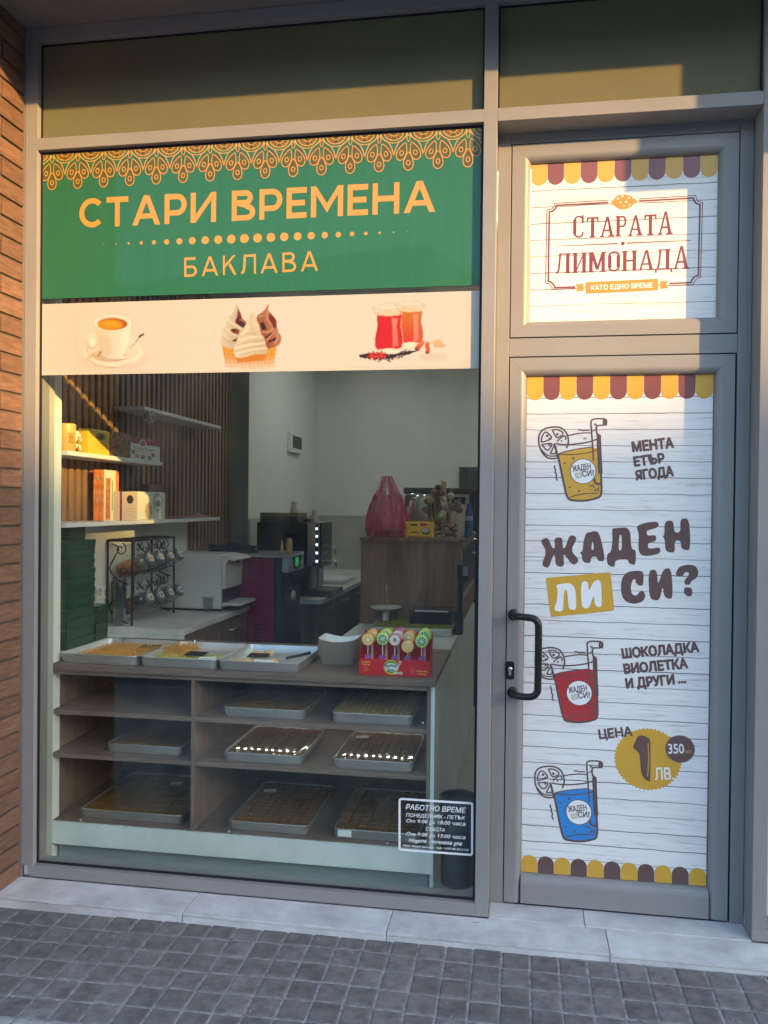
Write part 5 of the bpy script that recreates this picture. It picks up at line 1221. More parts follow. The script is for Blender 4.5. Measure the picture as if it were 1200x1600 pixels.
q = MB(); q.box(px-.0008, px+.0008, 1.905, 1.925, zl0+.024, zl0+.036); q.build('red_mark', mat('dull_red', (.2, .02, .03)), parent=im)
q = MB(); q.box(xm2+.0005, xm2+.02, ym+.05, 2.24, .30, zl0-.004); q.build('dark_front', DKP, parent=im)
q = MB()
for k in range(3):
    yy = 1.98+k*.085; q.lathe([(.016, 0), (.018, -.05), (.010, -.07)], (xm2+.05, yy, zl0-.02), 12); q.tube([(xm2+.02, yy, zl0-.03), (xm2+.06, yy, zl0-.02), (xm2+.13, yy, zl0+.03)], .008, 8); q.ball((xm2+.135, yy, zl0+.034), .014, 8, 6)
q.build('dispensing_tap', mat('black_tap', (.03, .03, .03), rough=.2), parent=im)
q = MB(); q.lathe([(.001, .012), (.030, .012), (.034, .004), (.034, 0)], (xm2+.021, 2.06, zl0-.16), 20, 0, True, 'x'); q.build('round_badge', mat('pale_badge', (.45, .42, .48), rough=.4), parent=im)
# cable heap and cones on the steel top
q = MB(); rng = random.Random(6); c = PY(362, 858, ym+.13)
for k in range(7):
    P = []; r = rng.uniform(.06, .12); ox, oy = rng.uniform(-.02, .02), rng.uniform(-.02, .02); ph = rng.uniform(0, 6)
    for a in range(13): P.append((c.x+ox+r*1.5*math.cos(a/12*5.8+ph), c.y+oy+r*.55*math.sin(a/12*5.8+ph), ztm+.008+k*.006+.004*math.sin(a*1.3+k)))
    q.tube(smooth_path(P, 3), .0065, 6)
q.build('black_cable', mat('black_rubber', (.012, .012, .013), rough=.5), label='black cable coiled on top of the magenta machine', cat='cable')
CONE = mat('wafer_cone', (.56, .36, .16), rough=.75, var=.2, vs=60, bump=.4, bs=300)
yk = ym+.10; c = PY(440.5, 858, yk)
zc_ = ztm+.0006
q = MB(); q.lathe([(.001, .083), (.003, .083), (.010, .030), (.0125, .022), (.0145, .016), (.0150, .001), (.012, .0), (.001, 0)], (c.x, yk, zc_), 16); q.build('ice_cream_cone', CONE, label='single upturned pointed wafer cone on the magenta machine', cat='cone')
c = PY(452, 857, yk); t = thing('cone_stack', (c.x, yk, zc_), 'stack of wafer cups beside the single cone on the machine', 'cone stack'); ORG[t.name] = Vector((0, 0, 0))
q = MB(); q.lathe([(.001, .034), (.013, .034), (.0145, .016), (.019, .014), (.0195, .001), (.016, 0), (.001, 0)], (0, 0, 0), 16); cn = q.build('cone', CONE, parent=t)
for k in range(1, 6): copyobj(cn, (0, 0, k*.0125), t)

# coffee machine and rear worktop
zw2 = zw; xw2 = -1.297; yw2 = 2.295
rw = thing('rear_worktop', (-1.6, 3.5, 0), 'marble-look worktop over dark walnut drawers behind the coffee machine', 'worktop')
q = MB(); q.box(-1.98, xw2, yw2, YB-.011, zw2-.032, zw2); q.build('top_board', MARB, parent=rw, bevel=.001)
q = MB(); q.box(-1.98, xw2-.04, yw2+.01, YB-.011, .1, zw2-.0325); q.build('carcass', WALND, parent=rw)
for k in range(5):
    a = yw2+.015+k*.515; q = MB(); q.box(xw2-.0395, xw2-.020, a, a+.508, .11, zw2-.04); df = q.build('cupboard_front', WALND, parent=rw, bevel=.001); ORG[df.name] = ORG[rw.name]
    q = MB(); q.tube([(xw2-.02, a+.19, zw2-.085), (xw2+.004, a+.192, zw2-.085), (xw2+.004, a+.318, zw2-.085), (xw2-.02, a+.32, zw2-.085)], .004, 6); q.build('handle', STEEL, parent=df)
ycf = 2.45; xc0 = PY(401, 870, ycf).x; xc1 = PY(480, 870, ycf).x; xc2 = PY(501.5, 870, ycf).x; ztc = PY(490, 816.5, ycf).z; ycb = PX(516, 870, xc2).y+.05
cm = thing('coffee_machine', ((xc0+xc2)/2, 2.6, zw2), 'tall black and steel coffee machine with a column of lit white lamps', 'coffee machine')
q = MB(); q.box(xc0, xc1-.0005, ycf, ycb, zw2+.045, ztc-.004); q.build('black_housing', mat('black_housing', (.010, .010, .011), rough=.4), parent=cm, bevel=.004)
zmid = PY(480, 884, ycf).z
q = MB(); q.box(xc1, xc2-.012, ycf-.002, ycb, zmid, ztc); sp_ = q.build('steel_side', STEEL, parent=cm, bevel=.003); ORG[sp_.name] = ORG[cm.name]
q = MB(); q.box(xc1+.02, xc2-.06, ycf+.004, ycb, zw2+.05, zmid-.0005); q.box(xc2-.030, xc2-.014, ycf+.004, ycf+.02, zw2+.05, zmid-.0005); q.build('lower_column', STEEL, parent=cm)
q = MB(); q.box(xc2-.0115, xc2, ycf-.001, ycb-.002, zmid-.01, ztc-.001); fp = q.build('front_panel', mat('slate_glass', (.035, .038, .045), rough=.2), parent=cm, bevel=.002); ORG[fp.name] = ORG[cm.name]
for j in range(3):
    for i in range(3):
        q = MB(); zb_ = ztc-.125-j*.05; yb_ = ycf+.05+i*.055; q.box(xc2+.0003, xc2+.003, yb_, yb_+.03, zb_, zb_+.026); q.build('button', STEEL, parent=fp)
LAMP = mat('machine_lamp', (1, 1, 1), emit=(.82, .85, 1.), es=.30)
q = MB(); p = PY(495, 850, ycf-.003); q.box(p.x-.010, p.x+.010, ycf-.0032, ycf-.0022, zmid+.006, ztc-.006); q.build('lamp_strip', mat('blue_dark_strip', (.05, .055, .085), rough=.3), parent=sp_)
for v in (826, 838, 851, 864, 877):
    p = PY(495, v, ycf-.003); q = MB(); q.prism(rrect(p.x-.0085, p.x+.0085, p.z-.009, p.z+.009, .003), ycf-.0055, ycf-.0034); q.build('lamp', LAMP, parent=sp_)
q = MB(); q.box(xc1-.10, xc2+.085, ycf+.0, ycb, zw2+.0005, zw2+.042); q.build('drip_base', DKP, parent=cm, bevel=.003)
q = MB(); q.tube(smooth_path([(xc2+.0, 2.66, PY(508, 882, 2.6).z+.02), (xc2+.05, 2.66, PY(508, 882, 2.6).z+.02), (xc2+.06, 2.66, PY(508, 882, 2.6).z-.02)], 5), .007, 8); q.build('spout', CHROME, parent=cm)
q = MB(); P = [PY(516, 856, 2.9), PY(519, 854, 2.9), PY(523, 857, 2.9), PY(524.5, 865, 2.9)]; q.tube(smooth_path(P, 4), .006, 8); q.tube([P[0], (P[0].x-.06, 2.9, P[0].z)], .006, 8)
q.build('milk_pipe', CHROME, parent=cm)
hopz = PY(440, 801, ycf+.08).z; q = MB(); a = PY(408, 815, ycf+.08); b = PY(467, 815, ycf+.08)
q.box(a.x, b.x, ycf+.05, ycb-.03, ztc-.003, hopz); q.build('bean_hopper', glassy('smoked_plastic', tint=(.30, .27, .22), f0=.08, rough=.1), parent=cm, bevel=.004)
q = MB(); q.box(a.x+.02, b.x-.03, ycf+.07, ycb-.05, ztc-.002, ztc+.035); q.build('coffee_beans', mat('coffee_beans', (.035, .02, .012), rough=.5, bump=1, bs=90), parent=cm)
q = MB(); p = PY(479, 815, ycf+.1); q.box(p.x-.022, p.x+.022, ycf+.08, ycf+.14, ztc+.0006, ztc+.024); q.build('black_card_box', DKP, label='little black box on the coffee machine between the cups', cat='box')
p = PY(466, 815, ycf+.05); q = MB(); q.lathe([(.001, 0), (.020, 0), (.022, .04), (.018, .052), (.001, .052)], (p.x, ycf+.04, ztc+.0006), 14); q.build('glass_jar', CLR2, label='small clear glass jar on top of the coffee machine', cat='jar')
PCUP = mat('paper_cup', (.52, .50, .43), rough=.7)
cupstack(461, 815, 9, .036, .075, .0085, 'tall stack of white paper cups behind the bean hopper', PCUP, ztc+.0006, None, True, ycf+.24, 'paper_cup_stack')
cupstack(492, 815, 3, .026, .065, .009, 'short stack of upturned paper cups at the corner of the coffee machine', PCUP, ztc+.0006, None, True, ycf+.06, 'paper_cup_stack')
# flat tray on the rear worktop
q = MB(); p = PZ(533, 910, zw2); t = thing('metal_tray', (-1.55, 3.35, zw2+.001), 'shallow metal tray lying on the rear worktop', 'tray'); ORG[t.name] = Vector((0, 0, 0)); tray_pan(t, .36, .5, .03)
# switch box on the wall
p0, p1 = PX(449, 674, -1.99), PX(467, 710, -1.99)
eb = thing('fuse_box', (-1.99, (p0.y+p1.y)/2, p1.z), 'white framed fuse box with dark window on the wall', 'fuse box')
q = MB(); q.box(-1.9898, -1.955, p0.y, p1.y, p1.z, p0.z); q.build('frame', WHITE, parent=eb, bevel=.004)
q = MB(); q.box(-1.9545, -1.950, p0.y+.05, p1.y-.05, p1.z+.04, p0.z-.03); q.build('window', DKP, parent=eb)

# =================================================================== right-hand service counter
sc = thing('service_counter', (-.62, 1.9, 0), 'marble topped serving counter running back from the window display', 'counter')
q = MB(); q.box(-.910, -.322, .8625, 1.638, zt-.030, zt-.0008); q.build('top_board', MARB, parent=sc, bevel=.001)
q = MB(); q.box(-.908, -.345, .852, 3.05, .05, zt-.031); q.build('carcass', WALND, parent=sc)
ytc = 1.64; ztb = PY(600, 840, ytc).z
tc_ = thing('tall_cabinet', (-.62, 2.3, zt), 'tall brown oak cabinet closing the serving counter', 'cabinet')
q = MB(); q.box(-.910, -.3265, ytc+.002, 3.07, zt-.0006, ztb-.020); q.build('body', OAKB, parent=tc_, bevel=.001)
q = MB(); q.box(-.916, -.318, ytc-.010, 3.08, ztb-.0195, ztb); q.build('top_board', OAKB, parent=tc_, bevel=.001)
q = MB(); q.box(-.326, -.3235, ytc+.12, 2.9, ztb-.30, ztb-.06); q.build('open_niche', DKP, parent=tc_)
q = MB(); q.box(-.326, -.3225, ytc+.12, 2.9, ztb-.36, ztb-.33); q.build('niche_ledge', STEEL, parent=tc_)
q = MB(); hx_ = -.31; q.tube(smooth_path([(-.326, 2.72, ztb-.04), (-.296, 2.72, ztb-.05), (-.292, 2.72, ztb-.09), (-.296, 2.72, ztb-.13), (-.326, 2.72, ztb-.14)], 4), .006, 8); q.build('handle', CHROME, parent=tc_)
zk = ztb+.0006
# pink carrier bag
PINK = glassy('pink_plastic', tint=(.62, .16, .25), f0=.05, rough=.25)
m = bpy.data.materials.new('pink_bag'); m.use_nodes = True; n_ = m.node_tree.nodes; l_ = m.node_tree.links; b_ = n_['Principled BSDF']
b_.inputs['Base Color'].default_value = (.62, .035, .11, 1); b_.inputs['Roughness'].default_value = .25; b_.inputs['Alpha'].default_value = .62
tcn = n_.new('ShaderNodeTexCoord'); mp_ = n_.new('ShaderNodeMapping'); mp_.inputs['Scale'].default_value = (22, 22, 5); nz = n_.new('ShaderNodeTexNoise'); nz.inputs['Scale'].default_value = 1.6; nz.inputs['Detail'].default_value = 3
bp_ = n_.new('ShaderNodeBump'); bp_.inputs['Strength'].default_value = 1; bp_.inputs['Distance'].default_value = .03; l_.new(tcn.outputs['Object'], mp_.inputs[0]); l_.new(mp_.outputs[0], nz.inputs['Vector']); l_.new(nz.outputs[0], bp_.inputs['Height']); l_.new(bp_.outputs[0], b_.inputs['Normal'])
cr_ = n_.new('ShaderNodeValToRGB'); cr_.color_ramp.elements[0].position = .38; cr_.color_ramp.elements[0].color = (.58, .02, .09, 1); cr_.color_ramp.elements[1].position = .66; cr_.color_ramp.elements[1].color = (.85, .22, .33, 1); l_.new(nz.outputs[0], cr_.inputs[0]); l_.new(cr_.outputs[0], b_.inputs['Base Color'])
ar_ = n_.new('ShaderNodeMapRange'); ar_.inputs['To Min'].default_value = .9; ar_.inputs['To Max'].default_value = .38; l_.new(nz.outputs[0], ar_.inputs[0]); l_.new(ar_.outputs[0], b_.inputs['Alpha'])
bagm = m; yb_ = 1.80
L_, R_2, T_ = PY(571, 838, yb_), PY(640, 838, yb_), PY(605, 744, yb_); cxb = (L_.x+R_2.x)/2; hb = T_.z-zk; wb_ = (R_2.x-L_.x)/2
bag = thing('carrier_bag', (cxb, yb_, zk), 'translucent pink carrier bag standing full with its handles up', 'bag'); ORG[bag.name] = Vector((cxb, yb_, zk))
q = MB(); prof = [(0, .80), (.02, .95), (.10, 1.0), (.2, 1.0), (.3, .95), (.4, .88), (.5, .79), (.6, .68), (.68, .60)]
vs = []; N = 40
for f_, r in prof:
    for k in range(N):
        a = 2*math.pi*k/N; w_ = 1+(.03+.09*f_)*math.sin(a*7+f_*3)+(.03+.06*f_)*math.sin(a*13-f_*4)
        vs.append((cxb+wb_*r*math.cos(a)*w_-.004*f_, yb_+.085*r*math.sin(a)*w_, zk+.001+hb*f_+.004*math.sin(a*5+f_*12)*(1 if f_ > 0 else 0)))
q.add(vs, [(i*N+k, i*N+(k+1) % N, (i+1)*N+(k+1) % N, (i+1)*N+k) for i in range(len(prof)-1) for k in range(N)], 0, True); q.add(vs[:N], [tuple(range(N-1, -1, -1))])
q.build('bag_body', bagm, parent=bag)
def handle(x0, x1, xt0, xt1, dy_):
    q = MB(); n = 12; vs = []
    for i in range(n+1):
        t = i/n; w0 = (1-t)**1.3
        a = x0*(1-t**.8)+xt0*t**.8; b = x1*(1-t**.8)+xt1*t**.8; z = zk+hb*(.66+.34*t)
        for k in range(7):
            s_ = k/6; vs.append((a+(b-a)*s_, yb_+dy_*(1-t*.8)+.010*math.sin(s_*12+t*5)*(1-.5*t), z+.003*math.sin(s_*9)))
    q.add(vs, [(i*7+k, i*7+k+1, (i+1)*7+k+1, (i+1)*7+k) for i in range(n) for k in range(6)], 0, True); q.build('handle', bagm, parent=bag)
xa_, xb2 = PY(597, 745, yb_).x, PY(612, 745, yb_).x; mid = (xa_+xb2)/2
for dy_ in (-.055, .055):
    handle(cxb-wb_*.60, cxb-wb_*.14, xa_, mid-.002, dy_); handle(cxb+wb_*.10, cxb+wb_*.60, mid+.001, xb2, dy_)
q = MB(); rng = random.Random(4)
for k in range(26): q.ball((cxb+rng.uniform(-.7, .7)*wb_, yb_+rng.uniform(-.045, .045), zk+.014+rng.uniform(0, .055)), .016, 7, 5, k % 3 == 0, 1.5, 1, .8)
q.build('bag_contents', [mat('dark_plum', (.07, .012, .03), rough=.4), mat('purple_wrap', (.22, .05, .13), rough=.25)], parent=bag, kind='stuff')
# yellow wafer packet
yw_ = 1.70; c0, c1 = PY(633, 836, yw_), PY(679, 836, yw_); ztw = PY(655, 815, yw_).z; YEL = mat('yellow_wrapper', (.85, .50, .02), rough=.25, coat=.4, bump=.3, bs=40)
wp = thing('wafer_packet', ((c0.x+c1.x)/2, yw_, zk), 'yellow wafer packet with red badge leaning on the pink bag', 'packet'); ORG[wp.name] = Vector(((c0.x+c1.x)/2, yw_, zk))
q = MB(); cx_ = (c0.x+c1.x)/2; ww = (c1.x-c0.x)/2; hh_ = ztw-zk
P = []; 
for k in range(9): P.append((cx_-ww+.0035*(k % 2), zk+hh_*k/8))
for k in range(9): P.append((cx_+ww-.0035*(k % 2), zk+hh_*(1-k/8)))
q.prism(P, yw_-.004, yw_+.004); q.prism([(cx_-ww*.82, zk+hh_*.06), (cx_+ww*.82, zk+hh_*.06), (cx_+ww*.86, zk+hh_*.5), (cx_+ww*.82, zk+hh_*.96), (cx_-ww*.82, zk+hh_*.96), (cx_-ww*.86, zk+hh_*.5)], yw_-.011, yw_+.010)
q.build('wrapper', YEL, parent=wp, bevel=.003)
q = MB(); y_ = yw_-.0118; q.flat([rrect(cx_+ww*.02, cx_+ww*.5, zk+hh_*.74, zk+hh_*.90, .003)], y_, 0); q.flat([arc(cx_+ww*.42, zk+hh_*.42, ww*.30, hh_*.22, 0, 345, 16)], y_, 1); q.flat([arc(cx_+ww*.40, zk+hh_*.47, ww*.24, hh_*.15, 0, 345, 16)], y_-.0004, 2)
q.flat([[(cx_-ww*.6, zk+hh_*.74), (cx_-ww*.15, zk+hh_*.74), (cx_-ww*.15, zk+hh_*.86), (cx_-ww*.6, zk+hh_*.86)]], y_, 1); q.flat([[(cx_-ww*.6, zk+hh_*.30), (cx_-ww*.1, zk+hh_*.30), (cx_-ww*.1, zk+hh_*.36), (cx_-ww*.6, zk+hh_*.36)]], y_, 1)
q.build('print', [mat('packet_red', (.50, .02, .03), rough=.4), mat('packet_brown', (.12, .06, .02), rough=.5), mat('packet_cream', (.65, .58, .45), rough=.5)], parent=wp)
# cellophane bunches of wrapped sweets
CEL = glassy('cellophane', tint=(.985, .985, .98), f0=.035, rough=.10, bump=.8, bs=40)
SW = [mat('sweet_brown', (.16, .08, .04), rough=.4, var=.3, vs=60), mat('sweet_cream', (.50, .44, .30), rough=.4, var=.2, vs=60), mat('sweet_green', (.22, .30, .05), rough=.4), mat('sweet_red', (.32, .05, .03), rough=.4), mat('stick_tan', (.42, .30, .16), rough=.6)]
def bunch(u0, u1, vtop, y, lab, seed, n):
    rng = random.Random(seed); a = PY(u0, 836, y); b = PY(u1, 836, y); cx = (a.x+b.x)/2; wd = (b.x-a.x)/2; H = PY((u0+u1)/2, vtop, y).z-zk
    t = thing('lollipop_bunch', (cx, y, zk), lab, 'sweets', 'bunches of wrapped sweets on the tall cabinet'); ORG[t.name] = Vector((cx, y, zk))
    q = MB(); q.lathe([(.001, 0), (wd*.85, 0), (wd*.95, H*.12), (wd*.9, H*.3), (wd*1.05, H*.36)], (cx, y, zk), 12, 0, True, 'z', 1, .6); q.build('plastic_tub', CEL, parent=t)
    q = MB()
    for k in range(40): q.ball((cx+rng.uniform(-.75, .75)*wd, y+rng.uniform(-.4, .4)*wd, zk+.012+rng.uniform(0, H*.26)), .010, 6, 4, rng.choice([0, 0, 1, 3]), 1.3, 1, .7)
    q.build('sweets', SW, parent=t, kind='stuff')
    for k in range(n):
        s_ = (k+.5)/n*2-1; tip = (cx+s_*wd*1.5+rng.uniform(-.01, .01), y+rng.uniform(-.04, .04), zk+H*(1-.35*abs(s_)-.25*rng.random())); b0 = (cx+s_*wd*.4, y+rng.uniform(-.01, .01), zk+H*.2)
        m_i = rng.choice([0, 1, 0, 1, 2, 3]); q = MB(); q.tube([b0, tip], .0022, 5, 4)
        dv = (Vector(tip)-Vector(b0)).normalized(); c = Vector(tip)
        q.ball(c, .023, 10, 6, m_i, 1.0, .45, .85)
        o = q.build('wrapped_lollipop', SW, parent=t)
        q = MB(); q.ball(c, .024, 8, 5, 0, .9, .5, 1.15); P = [c+Vector((0, 0, .018)), c+Vector((.006, -.003, .034)), c+Vector((.014, .003, .046))]; q.tube(P, .006, 6, rf=lambda t: .6+t*.8); q.build('cellophane', CEL, parent=t)
bunch(668, 692, 752, 1.78, 'left bunch of brown wrapped sweets on sticks on the tall cabinet', 21, 11)
bunch(692, 716, 772, 1.74, 'right bunch of cream and red wrapped sweets in a tub', 22, 10)
q = MB(); p = PY(692.5, 830, 1.86); zz2 = PY(692, 752, 1.86).z; q.box(p.x-.014, p.x+.014, 1.855, 1.875, zk, zz2); q.build('wooden_stake', mat('pale_wood', (.44, .36, .22), rough=.7, var=.15, vs=10), label='pale wooden upright standing behind the sweet bunches', cat='stake')
q = MB(); a = PY(703, 788, 1.95); b = PY(726, 836, 1.95); q.box(a.x, b.x, 1.95, 1.958, zk, a.z); q.build('white_card', mat('cream_card', (.55, .53, .46), rough=.6, var=.15, vs=14), label='cream printed card standing behind the right sweet bunch', cat='card')
# water bottle
BLU = mat('blue_bottle', (.05, .20, .50), rough=.08, trans=.75); yw3 = 1.85; p = PY(732.5, 832, yw3); H = PY(732, 787, yw3).z-zk; r = (PY(739, 820, yw3).x-PY(726, 820, yw3).x)/2
bt = thing('water_bottle', (p.x, yw3, zk), 'blue plastic water bottle at the right end of the tall cabinet', 'bottle'); ORG[bt.name] = Vector((p.x, yw3, zk))
q = MB(); q.lathe([(.001, 0), (r*.9, 0), (r, .006), (r, H*.25), (r*.93, H*.28), (r, H*.31), (r, H*.42), (r*.93, H*.45), (r, H*.48), (r, H*.66), (r*.8, H*.78), (r*.42, H*.88), (r*.42, H*.90)], (p.x, yw3, zk), 18); q.build('bottle_body', BLU, parent=bt)
q = MB(); q.lathe([(r*1.01, H*.50), (r*1.01, H*.64)], (p.x, yw3, zk), 18); q.build('label', mat('bottle_label', (.35, .35, .55), rough=.4, var=.5, vs=80), parent=bt)
q = MB(); q.lathe([(r*.5, H*.88), (r*.5, H*.99), (r*.45, H), (.001, H)], (p.x, yw3, zk), 14); q.build('cap', mat('bottle_cap', (.02, .04, .35), rough=.35), parent=bt)
# steel urn
q = MB(); yu = 2.3; a = PY(630, 830, yu); b = PY(668, 830, yu); H = PY(650, 772, yu).z-zk
q.lathe([(.001, 0), (.5*(b.x-a.x), 0), (.5*(b.x-a.x), H*.94), (.46*(b.x-a.x), H), (.001, H+.006)], ((a.x+b.x)/2, yu, zk), 28); q.build('steel_urn', mat('polished_steel', (.60, .60, .58), rough=.16, metal=1), label='round polished steel urn behind the pink bag', cat='urn')

# display fridge with silver framed door, standing further back
yf = 3.25; a = PY(632, 762, yf); b = PY(746, 762, yf)
fr = thing('display_fridge', ((a.x+b.x)/2, yf+.3, 0), 'dark display fridge with silver framed glass door behind the tall cabinet', 'fridge')
q = MB(); q.box(a.x, b.x+.03, yf, yf+.5, 0, a.z-.035); q.build('cabinet', DKP, parent=fr)
q = MB(); q.box(a.x-.005, b.x+.035, yf-.02, yf+.5, a.z-.0345, a.z); q.build('top_rail', mat('brown_metal', (.12, .11, .10), rough=.35, metal=.6), parent=fr, bevel=.003)
c = PY(655, 772, yf-.01).x; d_ = PY(733, 772, yf-.01).x; zt2 = PY(690, 772, yf-.01).z
q = MB(); q.box(c, d_, yf-.012, yf-.001, zt2-.022, zt2); q.box(d_-.028, d_, yf-.012, yf-.001, .6, zt2-.0225); q.build('door_frame', mat('silver_frame', (.50, .50, .47), rough=.35, metal=.7), parent=fr, bevel=.002)
q = MB(); q.box(c+.0, d_-.029, yf-.006, yf-.002, .6, zt2-.023); q.build('door_glass', mat('dark_glass', (.02, .022, .026), rough=.05), parent=fr)
LED_REFL = mat('led_reflection', (1, 1, 1), emit=(.9, .95, 1.), es=3.)  # glow standing in for LEDs mirrored in the fridge door
for u in (656, 663.5):
    for k in range(11):
        p = PY(u, 779+k*2.6+(20 if u > 660 and k > 8 else 0), yf-.009); q = MB(); q.box(p.x-.003, p.x+.003, yf-.0085, yf-.0065, p.z-.002, p.z+.002); q.build('lamp', LED_REFL, parent=fr)  # each lamp part imitates a mirrored LED dot on the glass
# back door
a = PY(718, 730, YB); bd = thing('inner_door', (a.x+.45, YB-.03, 0), 'dark grey panelled door in the back wall', 'door')
DGR = mat('dark_grey_door', (.075, .08, .08), rough=.45)
q = MB(); q.box(a.x, a.x+.9, YB-.040, YB-.0125, .0, a.z); q.build('door_frame', DGR, parent=bd, bevel=.003)
q = MB(); q.box(a.x+.07, a.x+.83, YB-.052, YB-.0405, .01, a.z-.07); q.build('door_leaf', DGR, parent=bd, bevel=.004)
q = MB(); q.box(a.x+.17, a.x+.73, YB-.058, YB-.0525, 1.0, a.z-.19); q.build('door_panel', DGR, parent=bd, bevel=.004)

# things on the serving counter
zq = zt-.0004
t = thing('baking_tray', (0, 0, 0), 'tray of chopped green pistachio baklava on the marble serving counter', 'tray'); ORG[t.name] = Vector((0, 0, 0))
a = PZ(577, 991, zq); b = PZ(706, 993, zq); w_ = b.x-a.x+.01; DG = PZ(640, 965, zq+.038).y-a.y; tray_pan(t, w_, DG, .038); shreds(t, -w_/2+.02, w_/2-.02, .02, DG-.02, .030, 5200, BAK2, 9, .008, .004)
q = MB(); q.box(-w_/2+.012, w_/2-.012, .014, DG-.014, .006, .030); q.build('pastry_bed', BAK2, parent=t); t.location = ((a.x+b.x)/2, a.y, zq+.0006)
# white dish on a stand, black scale
yp = 1.56; p = PY(603, 950, yp); PORC = mat('porcelain', (.70, .70, .68), rough=.2, coat=.5)
ft = thing('cake_stand', (p.x, yp, zq), 'white porcelain dish on a low foot before the tall cabinet', 'dish'); ORG[ft.name] = Vector((p.x, yp, zq))
r = (PY(628, 950, yp).x-PY(578, 950, yp).x)/2; zr = PY(603, 948, yp).z
q = MB(); q.lathe([(.001, zr-zq-.028), (r*.35, zr-zq-.027), (r*.75, zr-zq-.012), (r, zr-zq), (r*.97, zr-zq+.002), (r*.6, zr-zq-.010), (.001, zr-zq-.014)], (p.x, yp, zq), 32); q.build('dish', PORC, parent=ft)
q = MB(); q.lathe([(r*.5, 0), (r*.46, .01), (r*.22, .03), (r*.22, zr-zq-.028)], (p.x, yp, zq), 24); q.build('foot', PORC, parent=ft)
sc2 = thing('kitchen_scale', (PZ(675, 972, zq).x, 1.50, zq), 'black flat shop scale with pale front edge behind the green tray', 'scale')
a = PY(640, 960, 1.46); b = PY(706, 960, 1.46); zsc = PY(675, 953, 1.46).z
q = MB(); q.box(a.x, b.x, 1.46, 1.62, zq, zsc-.014); q.build('body', DKP, parent=sc2, bevel=.004)
q = MB(); q.box(a.x-.006, b.x+.006, 1.455, 1.625, zsc-.0135, zsc); q.build('plate', mat('scale_plate', (.08, .08, .08), rough=.2, metal=.5), parent=sc2, bevel=.003)
q = MB(); q.box(a.x+.03, b.x-.02, 1.4535, 1.4548, zsc-.010, zsc-.003); q.build('pale_edge', PAP, parent=sc2)
# thin metal card holder
q = MB(); p = PZ(604, 994, zt); q.tube([(p.x, p.y, zt), (p.x, p.y, PY(603, 926, p.y).z)], .0022, 6); zl = PY(603, 918, p.y).z
q.tube([(p.x, p.y, zl-.02), (p.x-.006, p.y, zl-.006), (p.x-.004, p.y, zl+.010), (p.x, p.y, zl+.016), (p.x+.004, p.y, zl+.010), (p.x+.006, p.y, zl-.006), (p.x, p.y, zl-.02)], .0018, 6); q.lathe([(.001, .003), (.02, .003), (.022, 0)], (p.x, p.y, zt), 16)
q.build('card_holder', CHROME, label='thin metal price card holder rising behind the sweets box', cat='card holder')
# card terminal on its stand
yt_ = 1.35; tm = thing('card_terminal', (-.335, yt_, zt-.05), 'black card terminal on a stalk at the edge of the serving counter', 'card terminal'); ORG[tm.name] = Vector((-.335, yt_, zt-.05))
a = PY(715, 881, yt_); b = PY(733, 907, yt_)
q = MB(); q.prism([(a.x, a.z-.004), (a.x+.012, a.z), (b.x-.003, a.z-.008), (b.x, b.z+.008), (b.x-.012, b.z), (a.x+.012, b.z-.02), (a.x+.002, b.z+.01)], yt_-.03, yt_+.05); q.build('head', DKP, parent=tm, bevel=.004)
q = MB(); a2 = PY(723, 885, yt_-.031); b2 = PY(731, 900, yt_-.031); q.box(a2.x, b2.x, yt_-.0325, yt_-.0302, b2.z, a2.z); q.build('screen', mat('grey_screen', (.22, .23, .23), rough=.3), parent=tm)
p0 = PY(719, 905, yt_); p1 = PY(719, 945, yt_); p2 = PY(717, 962, yt_); q = MB(); q.tube(smooth_path([p0, p1, p2], 5), .012, 8); q.build('stalk', DKP, parent=tm)
q = MB(); q.box(p2.x-.024, p2.x+.022, yt_-.03, yt_+.05, zt-.0, p2.z+.02); q.build('clamp', DKP, parent=tm, bevel=.004)
# nest of paper trays
NEST = mat('kraft_brown', (.29, .225, .175), rough=.8); zb0 = zt+.0006
a = PY(495, 1040, .37); b = PY(556, 1040, .37); hn = 14; ptx = (a.x+b.x)/2; pw = (b.x-a.x)/2
H = PY(525, 1000, .37).z-zb0
nt_ = thing('paper_tray_nest', (ptx, .37, zb0), 'nest of brown paper serving trays with white insides', 'paper trays'); ORG[nt_.name] = Vector((0, 0, 0))
def dens(P):
    o = []
    for i, p in enumerate(P):
        r_ = P[(i+1) % len(P)]; L = math.hypot(r_[0]-p[0], r_[1]-p[1]); k_ = max(1, int(L/.012))
        o += [(p[0]+(r_[0]-p[0])*t/k_, p[1]+(r_[1]-p[1])*t/k_) for t in range(k_)]
    return o
def ptray():
    q = MB(); n = 12; h = .040; wb2, wt_ = pw*.86, pw
    P = []; d0, d1 = .012, .15; h0 = .0
    def ringp(s, z): return [(p[0]*s, .081+(p[1]-.081)*s, z+.014*(abs(p[0])/pw)**2*(1 if z > .01 else 0)) for p in dens(rrect(-wt_, wt_, 0, .162, .02, 4))]
    r0 = ringp(.86, 0); r1 = ringp(1., h); r2 = ringp(.975, h-.0004); r3 = ringp(.85, .002); N = len(r0)
    q.add(r0+r1, [(k, (k+1) % N, (k+1) % N+N, k+N) for k in range(N)], 0, True); q.add(r1+r2, [(k, (k+1) % N, (k+1) % N+N, k+N) for k in range(N)], 0); q.add(r2+r3, [(k, (k+1) % N, (k+1) % N+N, k+N) for k in range(N)], 1, True); q.add(r3, [tuple(range(N))], 1); q.add(r0, [tuple(range(N-1, -1, -1))], 0)
    return q
c = ptray().build('paper_tray', [NEST, PAP], parent=nt_); st__ = (H-.045)/hn
